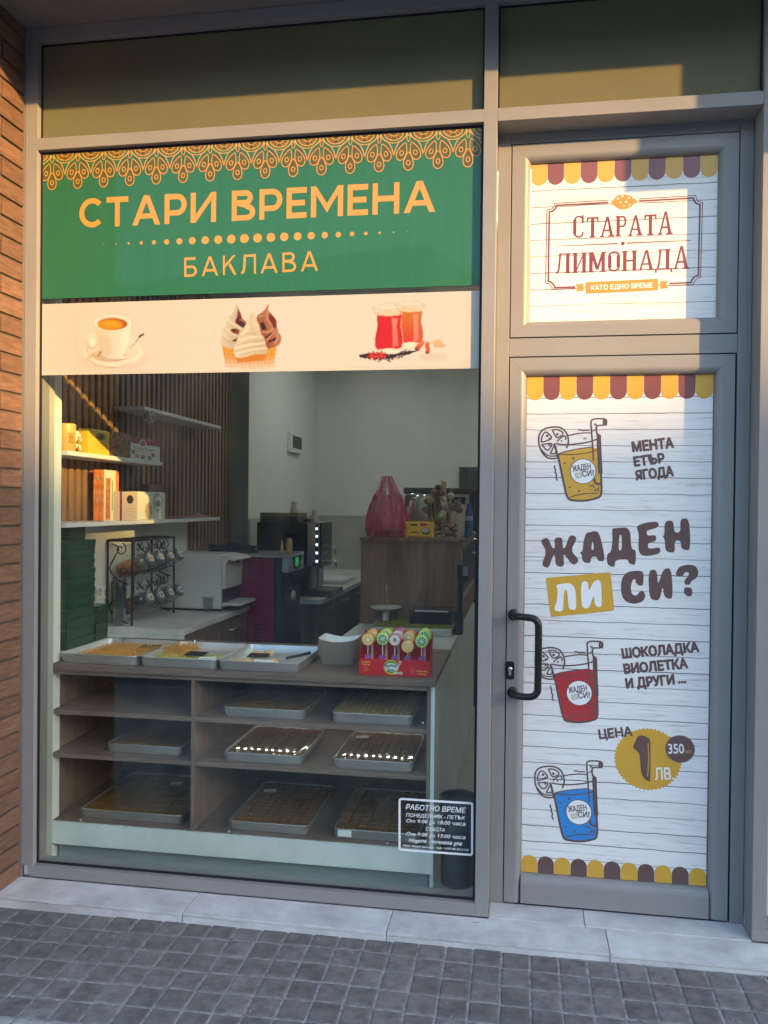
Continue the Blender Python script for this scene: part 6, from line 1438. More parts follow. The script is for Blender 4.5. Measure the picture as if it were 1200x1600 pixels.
for k in range(1, hn): copyobj(c, (random.uniform(-.001, .001), random.uniform(-.001, .001), k*st__), nt_)

# counter box of lollipops
REDC = mat('red_card', (.62, .020, .030), rough=.35, coat=.3); ybx = .205
a = PY(561, 1055, ybx); b = PY(671, 1061, ybx); zft = PY(616, 1031, ybx).z; zbt = PY(565, 985, ybx+.10).z
lb = thing('lollipop_box', ((a.x+b.x)/2, ybx, zt), 'red open-fronted counter box of citrus lollipops near the window', 'display box'); ORG[lb.name] = Vector((0, 0, 0))
W2 = (b.x-a.x)/2; hf = zft-zt; hb2 = zbt-zt; D2 = .115
def bpart(nm, f, m=REDC, bev=.0006):
    q = MB(); f(q); return q.build(nm, m, parent=lb, bevel=bev)
bf = bpart('front_wall', lambda q: q.box(-W2, W2, 0, .0015, .0006, hf)); ORG[bf.name] = Vector((0, 0, 0))
bpart('back_wall', lambda q: q.box(-W2, W2, D2, D2+.0015, .0006, hb2))
bpart('floor', lambda q: q.box(-W2+.002, W2-.002, .0017, D2-.0002, .0006, .0022))
for sgn in (-1, 1):
    def f(q, sgn=sgn):
        x = sgn*W2; xi = x-sgn*.0015; P = [(.0017, .0006), (D2-.0002, .0006), (D2-.0002, hb2-.004), (D2*.7, hb2*.86), (.0017, hf)]
        vs = [(x, p[0], p[1]) for p in P]+[(xi, p[0], p[1]) for p in P]; n = 5
        q.add(vs, [tuple(range(n)), tuple(range(2*n-1, n-1, -1))]+[(i, (i+1) % n, (i+1) % n+n, i+n) for i in range(n)])
    bpart('side_wall', f)
WHT = mat('print_white', (.8, .8, .8), rough=.5); PYL = mat('print_yellow', (.85, .62, .05), rough=.5); PNV = mat('print_navy', (.02, .03, .16), rough=.5); PGR = mat('print_green', (.12, .35, .06), rough=.5)
q = MB(); cy = hf*.53; r = hf*.42; cx_ = -.012
q.flat([arc(cx_, cy, r*1.12, r*1.05, 0, 350, 36)], -.0003, 1); q.flat([arc(cx_, cy+.001, r*.98, r*.92, 0, 350, 36)], -.0005, 3); q.flat([arc(cx_+.001, cy+.0, r*.95, r*.62, 0, 350, 36)], -.0007, 0)
text_on(q, 'laytay', (cx_-r*.98, cy+.0), (cx_+r*.95, cy+.003), r*.48, -.0009, 2, off=.03); text_on(q, 'lom', (cx_-r*.5, cy-r*.62), (cx_+r*.45, cy-r*.58), r*.46, -.0009, 2, off=.03)
q.flat([[(cx_+r*.92, cy-r*.15), (cx_+r*1.08, cy-r*.12), (cx_+r*1.55, cy+r*.95), (cx_+r*1.20, cy+r*1.0)]], -.0007, 0); q.flat([[(cx_+r*.98, cy-r*.05), (cx_+r*1.05, cy-r*.03), (cx_+r*1.40, cy+r*.82), (cx_+r*1.25, cy+r*.84)]], -.0009, 4)
text_on(q, 'candy', (cx_+r*.35, cy-r*1.0), (cx_+r*1.75, cy-r*.93), r*.42, -.0009, 0, off=.03)
text_on(q, 'el yapımı', (-W2+.010, hf*.78), (-W2+.045, hf*.77), .0058, -.0006, 1, off=.02); text_on(q, 'lolipop', (-W2+.013, hf*.62), (-W2+.042, hf*.61), .0058, -.0006, 1, off=.02)
text_on(q, 'handmade', (W2-.052, hf*.33), (W2-.008, hf*.32), .0060, -.0006, 1, off=.02); text_on(q, 'lollipop', (W2-.048, hf*.16), (W2-.012, hf*.15), .0060, -.0006, 1, off=.02)
for x_, z_ in ((-W2+.027, hf*.36), (W2-.068, hf*.33)):
    q.stroke(arc(x_, z_, .0075, .0105, 0, 360, 18), .0011, -.0006, 5); 
    for dz_ in (-.004, 0, .004): q.stroke([(x_-.004, z_+dz_), (x_+.004, z_+dz_)], .0012, -.0006, 5)
q.build('print', [WHT, PYL, PNV, PGR, mat('print_red', (.6, .02, .03)), mat('print_pink', (.75, .25, .22))], parent=bf)
LO, LG_, LP = mat('candy_orange', (.95, .34, .02), rough=.2, coat=.6), mat('candy_lime', (.58, .78, .04), rough=.2, coat=.6), mat('candy_pink', (.75, .12, .20), rough=.2, coat=.6)
LY, LGR, LWH = mat('candy_yellow', (.95, .52, .03), rough=.25, coat=.5), mat('candy_green', (.03, .33, .04), rough=.25, coat=.5), mat('candy_white', (.8, .76, .66), rough=.25, coat=.5)
WRP = mat('purple_wrapper', (.30, .10, .32), rough=.3, coat=.4, var=.4, vs=90); WST = mat('white_stick', (.75, .75, .72), rough=.5)
def lolly(u, v, y, kind, lab, r=.0265):
    p = PY(u, v, y); t = thing('lollipop', (p.x, y, zt+.003), lab, 'lollipop', 'citrus lollipops in the red box'); ORG[t.name] = Vector((0, 0, 0)); hz = p.z-zt-.003
    rim, seg_, ctr = {'o': (LO, LY, LWH), 'g': (LG_, LGR, LWH), 'p': (LP, LWH, LP)}[kind]
    q = MB(); pr = [(.001, -.006), (r*.9, -.0055), (r, -.003), (r, .003), (r*.9, .0055), (.001, .006)]; q.lathe(pr, (0, 0, hz), 28, 0, True, 'y'); ca = q.build('candy', rim, parent=t); ORG[ca.name] = Vector((0, 0, 0))
    q = MB(); q.flat([arc(0, hz, r*.80, r*.80, 0, 350, 24)], -.0062, 0)
    if kind != 'p':
        for k in range(8):
            a = k*45+8; q.flat([[(r*.14*math.cos(rad(a+22)), hz+r*.14*math.sin(rad(a+22)))]+arc(0, hz, r*.70, r*.70, a+4, a+41, 4)], -.0066, 1)
    else:
        q.flat([chaikin([(-.006, hz+.002), (0, hz+.004), (.006, hz+.002), (.005, hz-.004), (0, hz-.008), (-.005, hz-.004)], 1)], -.0066, 1); q.flat([[(-.005, hz+.005), (0, hz+.009), (.005, hz+.005), (.003, hz+.002), (-.003, hz+.002)]], -.0068, 2)
    q.build('slice_print', [LWH, seg_, PNV] if kind != 'p' else [LWH, LP, mat('leaf_dark', (.02, .06, .02))], parent=ca)
    q = MB(); q.tube([(0, .0, .0), (0, 0, hz-r*.9)], .0019, 8); q.build('stick', WST, parent=t)
    q = MB(); q.ball((0, 0, hz), r*1.16, 14, 8, 0, 1, .52, 1.05); q.tube([(0, 0, hz-r*1.05), (.001, 0, hz-r*1.5), (-.001, 0, hz-r*2.0)], .0045, 7, rf=lambda t: .7+t*.6); q.build('cellophane', CEL, parent=t)
    if y < .25: q = MB(); q.prism(chaikin([(-.014, hf-.012), (.013, hf-.010), (.012, hf+.012), (-.012, hf+.010)], 1), -.004, .004); q.build('purple_wrapper', WRP, parent=t)
yl = ybx+.030; xs = [(575, 999), (598, 998), (617, 1000), (637, 1010), (659, 1002)]
for (u, v), k, nm in zip(xs, 'ogpog', ['orange slice lollipop at the left end of the front row', 'lime slice lollipop second in the front row', 'pink and white lollipop in the middle of the box', 'orange slice lollipop hanging lowest in the box', 'lime slice lollipop at the right end of the front row']): lolly(u, v, yl, k, nm)
for row, (yo, dv, dn) in enumerate([(ybx+.058, -6, 'second'), (ybx+.085, -9, 'rear')]):
    for (u, v), k, nm in zip([(581, 998), (603, 997), (622, 997), (639, 1000), (663, 998)], 'ogpog', ['orange', 'lime', 'pink', 'orange', 'lime']):
        pos = {581: 'leftmost', 603: 'second', 622: 'middle', 639: 'fourth', 663: 'rightmost'}[u]
        lolly(u+row*2, v+dv*.7, yo, k, '%s coloured lollipop, %s of the %s row in the red box' % (nm, pos, dn))
# waste bin by the counter
yb4 = .27; p = PY(712, 1392, yb4); r = .047; bn = thing('waste_bin', (-.235, yb4, 0), 'dark blue woven plastic waste bin behind the glass beside the counter', 'bin'); ORG[bn.name] = Vector((-.235, yb4, 0))
BIN = mat('blue_grey_plastic', (.055, .075, .105), rough=.4); Hb = PY(712, 1250, yb4-.05).z
q = MB(); q.lathe([(.001, .003), (.060, .003), (.064, .0), (.067, .008), (.074, Hb-.05), (.078, Hb-.045), (.079, Hb), (.074, Hb+.004), (.070, Hb)], (-.235, yb4, 0), 32); q.build('body', BIN, parent=bn)
q = MB()
for i in range(26):
    for j in range(30):
        a = 2*math.pi*(i+.5*(j % 2))/26
        if math.sin(a) > .35: continue
        z = .03+j*(Hb-.10)/30; rr = .0668+.0072*(z/Hb); ca, sa = math.cos(a), math.sin(a); tx, ty = -sa, ca; w_ = .0035
        q.add([(-.235+ca*rr+tx*-w_, yb4+sa*rr+ty*-w_, z), (-.235+ca*(rr+.0018), yb4+sa*(rr+.0018), z-.004), (-.235+ca*rr+tx*w_, yb4+sa*rr+ty*w_, z), (-.235+ca*(rr+.0018), yb4+sa*(rr+.0018), z+.004)], [(0, 1, 2, 3)])
q.build('woven_relief', mat('blue_grey_relief', (.085, .11, .15), rough=.35), parent=bn, kind='stuff')

# =================================================================== goods on the wall shelves
xs_ = -1.968
def carton(name, u0, u1, vt, vb, x, zb, lab, col, dep=.05, prints=(), grp=None, cat='box', xr=None):
    """carton standing on a shelf, its broad printed face turned to the room (+x)"""
    xr = x if xr is None else xr; y0 = PX(u0, vb, xr).y; y1 = PX(u1, vb, xr).y; zt_ = PX(u0, vt, xr).z; zt_ = zb+.0006+(zt_-zb)
    t = thing(name, (x-dep/2, (y0+y1)/2, zb+.0006), lab, cat, grp)
    q = MB(); q.box(x-dep, x, y0, y1, zb+.0006, zt_); q.build('carton', col, parent=t, bevel=.0012)
    if prints:
        q = MB(); ms = []
        for k, (shape, ya, yb, za, zb_, m_) in enumerate(prints):
            Y0, Y1 = y0+(y1-y0)*ya, y0+(y1-y0)*yb; Z0, Z1 = zb+(zt_-zb)*za, zb+(zt_-zb)*zb_; X_ = x+.0004+k*.00025
            if m_ not in ms: ms.append(m_)
            if shape == 'r': P = [(Y0, Z0), (Y1, Z0), (Y1, Z1), (Y0, Z1)]
            elif shape == 'e': P = arc((Y0+Y1)/2, (Z0+Z1)/2, (Y1-Y0)/2, (Z1-Z0)/2, 0, 345, 22)
            else:
                text_on(q, shape, (Y0, Z0), (Y1, Z0), Z1-Z0, 0, ms.index(m_), off=.01) ; nn = len(q.v)
                # turn the last word onto the +x face
                cnt_ = getattr(q, '_done', 0); q.v[cnt_:] = [(X_, v_[0], v_[2]) for v_ in q.v[cnt_:]]; q._done = len(q.v); continue
            q.add([(X_, a_, b_) for a_, b_ in P], [tuple(range(len(P)))], ms.index(m_)); q._done = len(q.v)
        q.build('print', ms, parent=t)
    return t, y0, y1, zb+.0006, zt_
FLORAL = mat('floral_print', (.22, .10, .08), rough=.4, var=.9, vs=34, hue=(1.2, 1.3, .9))
ppk = mat('box_ink_dark', (.03, .02, .02), rough=.5); pmar = mat('box_maroon', (.22, .03, .06), rough=.4, var=.5, vs=40); pgrn = mat('box_green', (.12, .30, .08), rough=.5); ppink = mat('box_pink', (.45, .05, .12), rough=.5); por = mat('box_orange', (.60, .30, .08), rough=.5); pgry = mat('box_grey_ink', (.30, .30, .29), rough=.5)
YBX = mat('box_yellow', (.72, .50, .03), rough=.35, coat=.3); WBX = mat('box_white', (.68, .69, .66), rough=.4); ORX = mat('box_orange_red', (.72, .16, .04), rough=.35, coat=.2, var=.3, vs=30, hue=(1.1, 1.8, 2.)); PKX = mat('box_pale_pink', (.55, .45, .40), rough=.4)
z1 = zs1+.0; carton('sweet_box', 137, 171, 669, 711, xs_, z1, 'yellow turkish sweet box with black oval badge on the middle shelf', YBX, .05, [('e', .36, .80, .60, .88, ppk), ('e', .40, .76, .64, .84, YBX), ('e', .42, .74, .65, .83, ppk), ('r', .52, .74, .44, .46, pmar), ('r', .40, .85, .36, .37, pmar), ('r', .5, .7, .26, .275, pmar)], 'sweet boxes on the wall shelves')
carton('sweet_box', 172, 203, 673, 716, xs_, z1, 'floral picture box between the yellow box and the white one', FLORAL, .05, (), 'sweet boxes on the wall shelves')
carton('sweet_box', 204, 250, 681, 722, xs_, z1, 'white turkish delight box with maroon band and coloured squares', WBX, .05, [('r', 0, 1, .70, 1., pmar), ('e', .28, .50, .58, .92, WBX), ('e', .31, .47, .62, .88, pmar), ('Turkish Delight', .08, .78, .45, .56, pgrn), ('r', .03, .13, .22, .40, pgrn), ('r', .14, .25, .06, .22, por), ('r', .33, .45, .04, .20, ppink), ('r', .56, .68, .04, .20, pgrn), ('r', .68, .78, .20, .36, ppink), ('r', .15, .68, .34, .35, pgry)], 'sweet boxes on the wall shelves')
# tins at the left end
AMB = mat('amber_tin', (.66, .42, .14), rough=.35, var=.12, vs=20); ty = PX(103, 700, -2.02).y
t = thing('sweet_tin', (-2.02, ty, z1), 'amber printed paper tin at the left end of the middle shelf', 'tin'); r = .042; H = PX(103, 661, -2.0).z-z1
q = MB(); q.lathe([(.001, .0006), (r, .0006), (r, H-.004), (r*.97, H), (.001, H)], (-2.02, ty, z1), 24); q.build('tin', AMB, parent=t)
q = MB(); a0_ = rad(-70)
for k in range(3):
    for j in range(7): q.ball((-2.02+(r+.0004)*math.cos(a0_+.5+j*.08), ty+(r+.0004)*math.sin(a0_+.5+j*.08), z1+H*(.35+.12*k)+.006*math.sin(j*2+k)), .0035, 5, 4)
q.build('print', mat('rust_ink', (.42, .11, .02), rough=.5), parent=t, kind='stuff')
ty2 = PX(117, 700, -2.0).y; q = MB(); q.lathe([(.001, .0006), (.030, .0006), (.032, .04), (.031, .10), (.022, .125), (.03, .14)], (-2.0, ty2, z1), 14); bagt = q.build('sweet_bag', CEL, label='clear bag of pale sweets next to the amber tin', cat='bag')
ORG[bagt.name] = Vector(bagt.location)
q = MB(); rng = random.Random(2)
for k in range(34): q.ball((-2.0+rng.uniform(-.019, .019), ty2+rng.uniform(-.019, .019), z1+.012+rng.uniform(0, .085)), .0085, 6, 4)
q.build('sweets', mat('pale_sweets', (.75, .66, .52), rough=.5), parent=bagt, kind='stuff')
# lowest shelf
z2 = zs2
CRB = mat('box_cream', (.74, .68, .52), rough=.4)
for k in range(2):
    t, ya0, ya1, za0, za1 = carton('upright_box', 162, 185, 734, 809, xs_-.095-.029*(1-k)+.029, z2, ['orange sweet box standing on end behind the cream one, spine to the window', 'cream turkish delight box with orange flowers standing on end'][k], ORX, .027, [] if k == 0 else [('r', 0, 1, .0, 1, CRB), ('r', .78, 1., 0, 1, ORX), ('r', .12, .42, .02, .84, mat('orange_floral', (.50, .16, .05), rough=.5, var=.9, vs=70)), ('r', .52, .58, .2, .8, pgrn), ('r', 0, .5, .86, 1, WBX)], 'upright orange sweet boxes', xr=xs_-.066)
    q = MB(); xc_ = xs_-.095-.029*(1-k)+.029-.0135; q.flat([arc(xc_, za0+(za1-za0)*.83, .008, .009, 0, 345, 14)], ya0-.0006); q.flat([[(xc_-.003, za0+(za1-za0)*.3), (xc_+.004, za0+(za1-za0)*.3), (xc_+.004, za0+(za1-za0)*.62), (xc_-.003, za0+(za1-za0)*.62)]], ya0-.0006); q.build('spine_print', pgry, parent=t)
carton('sweet_box', 187, 214, 768, 808, xs_-.03, z2, 'pale pink sweet box with black round badge on the lowest shelf', PKX, .05, [('e', .38, .78, .58, .88, ppk), ('r', 0, .12, 0, 1, pmar), ('r', .40, .75, .40, .415, pgry), ('r', .34, .80, .30, .312, pgry), ('r', .34, .80, .18, .19, pgry)], 'sweet boxes on the wall shelves')
carton('sweet_box', 215, 258, 768, 808, xs_-.03, z2, 'grey white picture box of sweets right of the pale pink box', WBX, .05, [('e', .25, .52, .0, .62, mat('sweet_picture', (.50, .36, .24), rough=.5, var=.6, vs=60)), ('e', .54, .88, .30, .95, pgrn), ('e', .57, .85, .34, .9, WBX), ('e', .60, .82, .45, .70, pgry)], 'sweet boxes on the wall shelves')
carton('sweet_box', 232, 256, 757, 808, -2.08, z2, 'brown picture box standing behind the grey white one', mat('box_brown', (.20, .10, .05), rough=.4, var=.6, vs=30), .04, (), 'sweet boxes on the wall shelves')
q = MB(); y0_ = PX(262, 806, -2.0).y; y1_ = PX(322, 803, -2.0).y; vs = []; rng = random.Random(12)
for j in range(7):
    for i in range(13):
        x_ = -2.08+.11*j/6; y_ = y0_+(y1_-y0_)*i/12; hgt_ = .004+.030*(1 if i > 8 else .25)*math.sin(math.pi*j/6)*(.6+.4*math.sin(i*1.7+j)); vs.append((x_, y_, z2+.001+max(0, hgt_)))
q.add(vs, [(j*13+i, (j+1)*13+i, (j+1)*13+i+1, j*13+i+1) for j in range(6) for i in range(12)], 0, True)
bgm = q.build('crumpled_bag', mat('crumpled_pink_plastic', (.42, .30, .30), rough=.3, var=.5, vs=14, hue=(1.2, .7, .8)), label='crumpled pinkish plastic bag at the far end of the lowest shelf', cat='bag')
# silver bow on the highest shelf edge
p = PY(235, 650, PX(240, 645, -1.955).y-.02); q = MB(); rng = random.Random(9); SIL = mat('silver_foil', (.62, .64, .68), rough=.25, metal=.7)
for k in range(16):
    a = rng.uniform(0, 6.28); P = []
    for j in range(7): b_ = j/6*math.pi*1.5; P.append((p.x+math.cos(a)*.030*math.sin(b_)+rng.uniform(-.006, .006), p.y-.006-.010*math.cos(b_), p.z+.002+math.sin(a)*.036*math.sin(b_)-.008+.004*math.cos(b_)))
    q.tube(P, .0045, 4)
q.build('ribbon_bow', SIL, label='crumpled silver ribbon bow on the corner of the highest shelf', cat='bow')

# =================================================================== pictures printed on the cream banner
class Canvas:
    """small raster made of coloured cells; becomes the vertex colours of a print on the banner"""
    def __init__(s, W, H, bg): s.W, s.H = W, H; s.a = np.ones((H, W, 3))*np.array(bg); s.yy, s.xx = np.mgrid[0:H, 0:W].astype(float)
    def mask(s, P):
        m = np.zeros((s.H, s.W), bool); n = len(P); x, y = s.xx, s.yy
        for i in range(n):
            x1, y1 = P[i]; x2, y2 = P[(i+1) % n]
            if y1 == y2: continue
            c_ = ((y1 > y) != (y2 > y)) & (x < (x2-x1)*(y-y1)/(y2-y1)+x1); m ^= c_
        return m
    def soft(s, m, k=1):
        f = m.astype(float)
        for _ in range(k):
            p_ = np.pad(f, 1, mode='edge'); f = (p_[1:-1, 1:-1]*2+p_[:-2, 1:-1]+p_[2:, 1:-1]+p_[1:-1, :-2]+p_[1:-1, 2:])/6
        return f
    def put(s, m, c0, c1=None, g=None, k=1, al=1.):
        """fill the mask with a colour, or with c0 to c1 along direction g = (ax, ay, start, end)"""
        f = s.soft(m, k)[..., None]*al; c = np.array(c0)
        if c1 is not None:
            t = np.clip(((s.xx*g[0]+s.yy*g[1])-g[2])/(g[3]-g[2]), 0, 1)[..., None]; c = np.array(c0)*(1-t)+np.array(c1)*t
        s.a = s.a*(1-f)+c*f
    def poly(s, P, *a, **k): s.put(s.mask(P), *a, **k)
    def ell(s, cx, cy, rx, ry, *a, **k): s.put(((s.xx-cx)/rx)**2+((s.yy-cy)/ry)**2 < 1, *a, **k)
    def line(s, P, wd, c, al=1., k_=1):
        m = np.zeros((s.H, s.W), bool)
        for (x1, y1), (x2, y2) in zip(P[:-1], P[1:]):
            dx_, dy_ = x2-x1, y2-y1; L = dx_*dx_+dy_*dy_+1e-9; t = np.clip(((s.xx-x1)*dx_+(s.yy-y1)*dy_)/L, 0, 1)
            m |= (s.xx-x1-t*dx_)**2+(s.yy-y1-t*dy_)**2 < (wd/2)**2
        s.put(m, c, al=al, k=k_)
YBN = .0262; bx0, bx1 = -1.9345, -.1545; bz0, bz1 = Z(.509), Z(.7975)
bn_ = thing('cream_banner', ((bx0+bx1)/2, YBN, bz0), 'long cream banner with coffee cup, soft ice cones and tea glasses', 'banner')
q = MB(); q.box(bx0, bx1, YBN, YBN+.0012, bz0, bz1); q.build('banner_film', CREAM, parent=bn_)
CM = bpy.data.materials.new('banner_picture'); CM.use_nodes = True; nn = CM.node_tree.nodes; va = nn.new('ShaderNodeVertexColor'); va.layer_name = 'col'; bb = nn['Principled BSDF']; bb.inputs['Roughness'].default_value = .42; bb.inputs['Coat Weight'].default_value = .15; CM.node_tree.links.new(va.outputs[0], bb.inputs['Base Color'])
BG = (.80, .72, .62); GAIN = np.array((.42/.80, .40/.72, .365/.62))
def picture(cv, u0, v0, u1, v1, lab):
    """cells laid over a rectangle of the banner given by its photo corners"""
    A, B, Cc, Dd = [PY(a_, b_, YBN) for a_, b_ in ((u0, v0), (u1, v0), (u0, v1), (u1, v1))]
    vs = []; H, W = cv.H, cv.W; q = MB()
    for j in range(H):
        for i in range(W):
            s_, t = i/(W-1), j/(H-1); p = (A*(1-s_)+B*s_)*(1-t)+(Cc*(1-s_)+Dd*s_)*t; vs.append((p.x, YBN-.0005, min(bz1-.001, max(bz0+.001, p.z))))
    q.add(vs, [(j*W+i, (j+1)*W+i, (j+1)*W+i+1, j*W+i+1) for j in range(H-1) for i in range(W-1)])
    e = np.minimum(np.minimum(cv.xx, cv.W-1-cv.xx), np.minimum(cv.yy, cv.H-1-cv.yy)); f = np.clip(e/4, 0, 1)[..., None]
    a_ = np.clip(np.array(BG)+(cv.a-np.array(BG))*1.18*f, .004, 1)*GAIN; col = np.concatenate([a_, np.ones((H, W, 1))], 2).reshape(-1, 4)
    q.build('printed_picture', CM, parent=bn_, label=lab, colors=col)
K = .12
S_ = lambda P: [(a*K, b*K) for a, b in P]
def E2(cv, cx, cy, rx, ry, *a, **k): cv.ell(cx*K, cy*K, rx*K, ry*K, *a, **k)
# cup of coffee (1200 x 1000 guide -> 144 x 120 cells)
cv = Canvas(144, 120, BG)
E2(cv, 560, 800, 560, 190, (.70, .60, .48), k=9, al=.35)
E2(cv, 560, 690, 470, 240, (.86, .80, .70)); E2(cv, 555, 720, 440, 215, (.66, .54, .40), k=2); E2(cv, 555, 700, 462, 228, (.84, .76, .64), (.90, .84, .74), (1, 0, 10, 130)); E2(cv, 560, 660, 415, 190, (.70, .60, .46), (.86, .78, .66), (1, 0, 20, 110), k=2); E2(cv, 560, 680, 385, 165, (.82, .74, .60), k=2)
E2(cv, 520, 760, 260, 90, (.55, .44, .31), k=4, al=.7)
E2(cv, 235, 530, 105, 125, (.86, .80, .68), (.68, .58, .44), (0, 1, 50, 80)); E2(cv, 245, 545, 55, 70, (.92, .87, .74), k=1); 
cv.poly(S_([(280, 250), (300, 420), (345, 600), (400, 740), (480, 790), (580, 805), (680, 785), (750, 720), (800, 580), (835, 420), (850, 240)]), (.76, .67, .53), (.90, .84, .72), (1, 0, 44, 98))
cv.poly(S_([(330, 420), (520, 470), (560, 700), (480, 780), (400, 740), (345, 600)]), (.72, .62, .47), k=6, al=.7); cv.poly(S_([(700, 420), (820, 380), (780, 600), (720, 720), (670, 700)]), (.93, .88, .77), k=5, al=.8)
E2(cv, 565, 245, 288, 122, (.92, .87, .77)); E2(cv, 568, 245, 250, 98, (.66, .52, .36), (.86, .78, .64), (1, 0, 40, 98)); E2(cv, 565, 262, 225, 92, (.62, .26, .06), (.52, .20, .05), (1, 0, 40, 95)); E2(cv, 525, 275, 195, 82, (.72, .38, .08), k=2); E2(cv, 530, 260, 120, 40, (.78, .45, .12), k=4)
cv.line(S_([(1030, 425), (830, 650), (620, 820)]), 3.2, (.82, .76, .66)); cv.line(S_([(1010, 430), (830, 640)]), 1.2, (.30, .20, .12)); cv.line(S_([(1035, 420), (975, 455)]), 3.6, (.18, .11, .07)); E2(cv, 610, 825, 60, 18, (.60, .50, .38), k=1); E2(cv, 720, 780, 60, 22, (.92, .86, .74)); cv.line(S_([(660, 810), (800, 800)]), 1.2, (.50, .40, .28))
cv.poly(S_([(150, 780), (250, 700), (385, 650), (380, 720), (290, 800), (170, 800)]), (.86, .62, .44)); cv.line(S_([(320, 760), (380, 690)]), 2.6, (.36, .18, .10)); cv.line(S_([(240, 735), (300, 770)]), 1.4, (.40, .20, .12))
cv.line(S_([(150, 790), (300, 890), (480, 930), (680, 925), (860, 860)]), 1.5, (.52, .40, .28), .7)
picture(cv, 120, 480, 240, 580, 'printed white cup of coffee on a saucer with a spoon')
# soft ice cones
cv = Canvas(138, 138, BG); K = .115
CRM, CRD, CHO, CHD, CHL = (.74, .66, .52), (.52, .42, .28), (.36, .16, .09), (.13, .055, .04), (.55, .29, .18)
WAF, WAD = (.76, .42, .14), (.52, .22, .05)
for P in ([(125, 760), (340, 800), (420, 960), (420, 1190), (200, 1190)], [(820, 900), (870, 790), (1010, 780), (960, 1150), (790, 1190)], [(400, 930), (840, 900), (790, 1190), (400, 1190)]):
    cv.poly(S_(P), WAF, BG, (0, 1, 108, 136))
for k in range(14):
    x = 140+k*62; cv.line(S_([(x, 780), (x+70 if x < 560 else x-60, 1100)]), .9, WAD, .55)
for k in range(5): cv.line(S_([(150, 830+k*70), (420, 870+k*62)]), .8, WAD, .55); cv.line(S_([(420, 990+k*45), (820, 965+k*45)]), .8, WAD, .5); cv.line(S_([(840, 860+k*65), (1000, 840+k*65)]), .8, WAD, .5)
cv.poly(S_([(320, 930), (840, 890), (830, 1010), (380, 1050)]), (.66, .26, .07), k=5, al=.8)
# left cone: white with chocolate inside
cv.poly(S_(chaikin([(90, 720), (100, 650), (140, 640), (115, 560), (125, 490), (190, 450), (195, 370), (230, 300), (320, 200), (350, 120), (345, 80), (385, 90), (420, 180), (450, 320), (530, 370), (520, 480), (420, 600), (360, 800), (230, 820), (130, 770)], 2)), CRM, CRD, (1, .2, 20, 78))
cv.poly(S_(chaikin([(375, 130), (440, 250), (450, 330), (530, 370), (480, 480), (400, 430), (330, 370), (375, 280)], 1)), CHO, CHD, (0, 1, 20, 55)); cv.line(S_([(420, 330), (520, 390)]), 2., CHL)
cv.poly(S_(chaikin([(250, 510), (330, 470), (420, 510), (390, 585), (320, 560)], 1)), CHD, CHO, (1, 0, 30, 45)); cv.poly(S_([(280, 690), (380, 640), (345, 705)]), CHD)
cv.line(S_([(200, 470), (260, 560), (380, 610)]), 2., (.84, .76, .60), .8); cv.line(S_([(120, 620), (200, 680), (320, 700)]), 1.6, CRD, .7); cv.line(S_([(220, 330), (300, 400), (440, 490)]), 2.4, (.85, .78, .62), .9); cv.line(S_([(140, 500), (160, 600), (230, 660)]), 2., (.82, .75, .58), .6)
# right cone: chocolate
cv.poly(S_(chaikin([(680, 380), (690, 270), (780, 210), (830, 160), (860, 90), (915, 72), (870, 120), (870, 180), (940, 250), (1010, 340), (1015, 450), (1040, 540), (1090, 620), (1085, 700), (1030, 770), (960, 790), (870, 830), (820, 740), (760, 600), (740, 480)], 2)), CHO, CHL, (1, -.4, 60, 95))
cv.poly(S_(chaikin([(880, 200), (1000, 330), (1010, 450), (960, 510), (940, 420), (880, 340)], 1)), (.28, .12, .08), k=2); cv.poly(S_([(740, 400), (800, 370), (850, 500), (780, 500)]), CHD, k=2); cv.poly(S_([(830, 620), (980, 520), (900, 600), (830, 650)]), CHD, k=1); cv.poly(S_([(880, 690), (1020, 620), (990, 680), (880, 720)]), CHD, k=1)
for P in ([(855, 200), (870, 330), (940, 450), (930, 520)], [(760, 540), (860, 545), (970, 480)], [(850, 680), (970, 540)], [(700, 380), (740, 440)], [(980, 740), (1020, 640), (1030, 540)], [(720, 300), (800, 260)]): cv.line(S_(P), 1.8, (.72, .44, .32), .85)
# middle cone: white
cv.poly(S_(chaikin([(310, 860), (320, 780), (380, 700), (395, 620), (450, 520), (530, 400), (575, 300), (590, 230), (640, 195), (660, 240), (690, 340), (740, 460), (750, 560), (820, 640), (835, 760), (865, 850), (840, 920), (700, 900), (600, 930), (470, 970), (350, 975)], 2)), (.80, .73, .57), (.66, .55, .38), (1, .3, 50, 118))
for P, ww, c_, al_ in ([[(420, 620), (560, 560), (680, 560)], 3.2, CRD, .55], [[(360, 760), (560, 700), (800, 680)], 3.4, CRD, .5], [[(340, 860), (560, 800), (820, 760)], 3.2, CRD, .5], [[(420, 930), (620, 860), (840, 850)], 2.6, CRD, .45], [[(600, 260), (590, 400), (630, 500)], 2.4, CRD, .5],
                     [[(400, 680), (560, 630), (780, 620)], 2.6, (.90, .84, .68), .7], [[(340, 800), (560, 755), (820, 720)], 2.8, (.90, .84, .68), .7], [[(360, 900), (560, 840), (840, 810)], 2.4, (.90, .84, .68), .7], [[(545, 420), (520, 520), (450, 600)], 2.6, (.88, .82, .66), .7], [[(690, 400), (720, 520)], 2.2, (.88, .82, .66), .6]): cv.line(S_(P), ww, c_, al_, 2)
picture(cv, 335, 465+3, 450, 580, 'printed soft ice cones in white and chocolate')
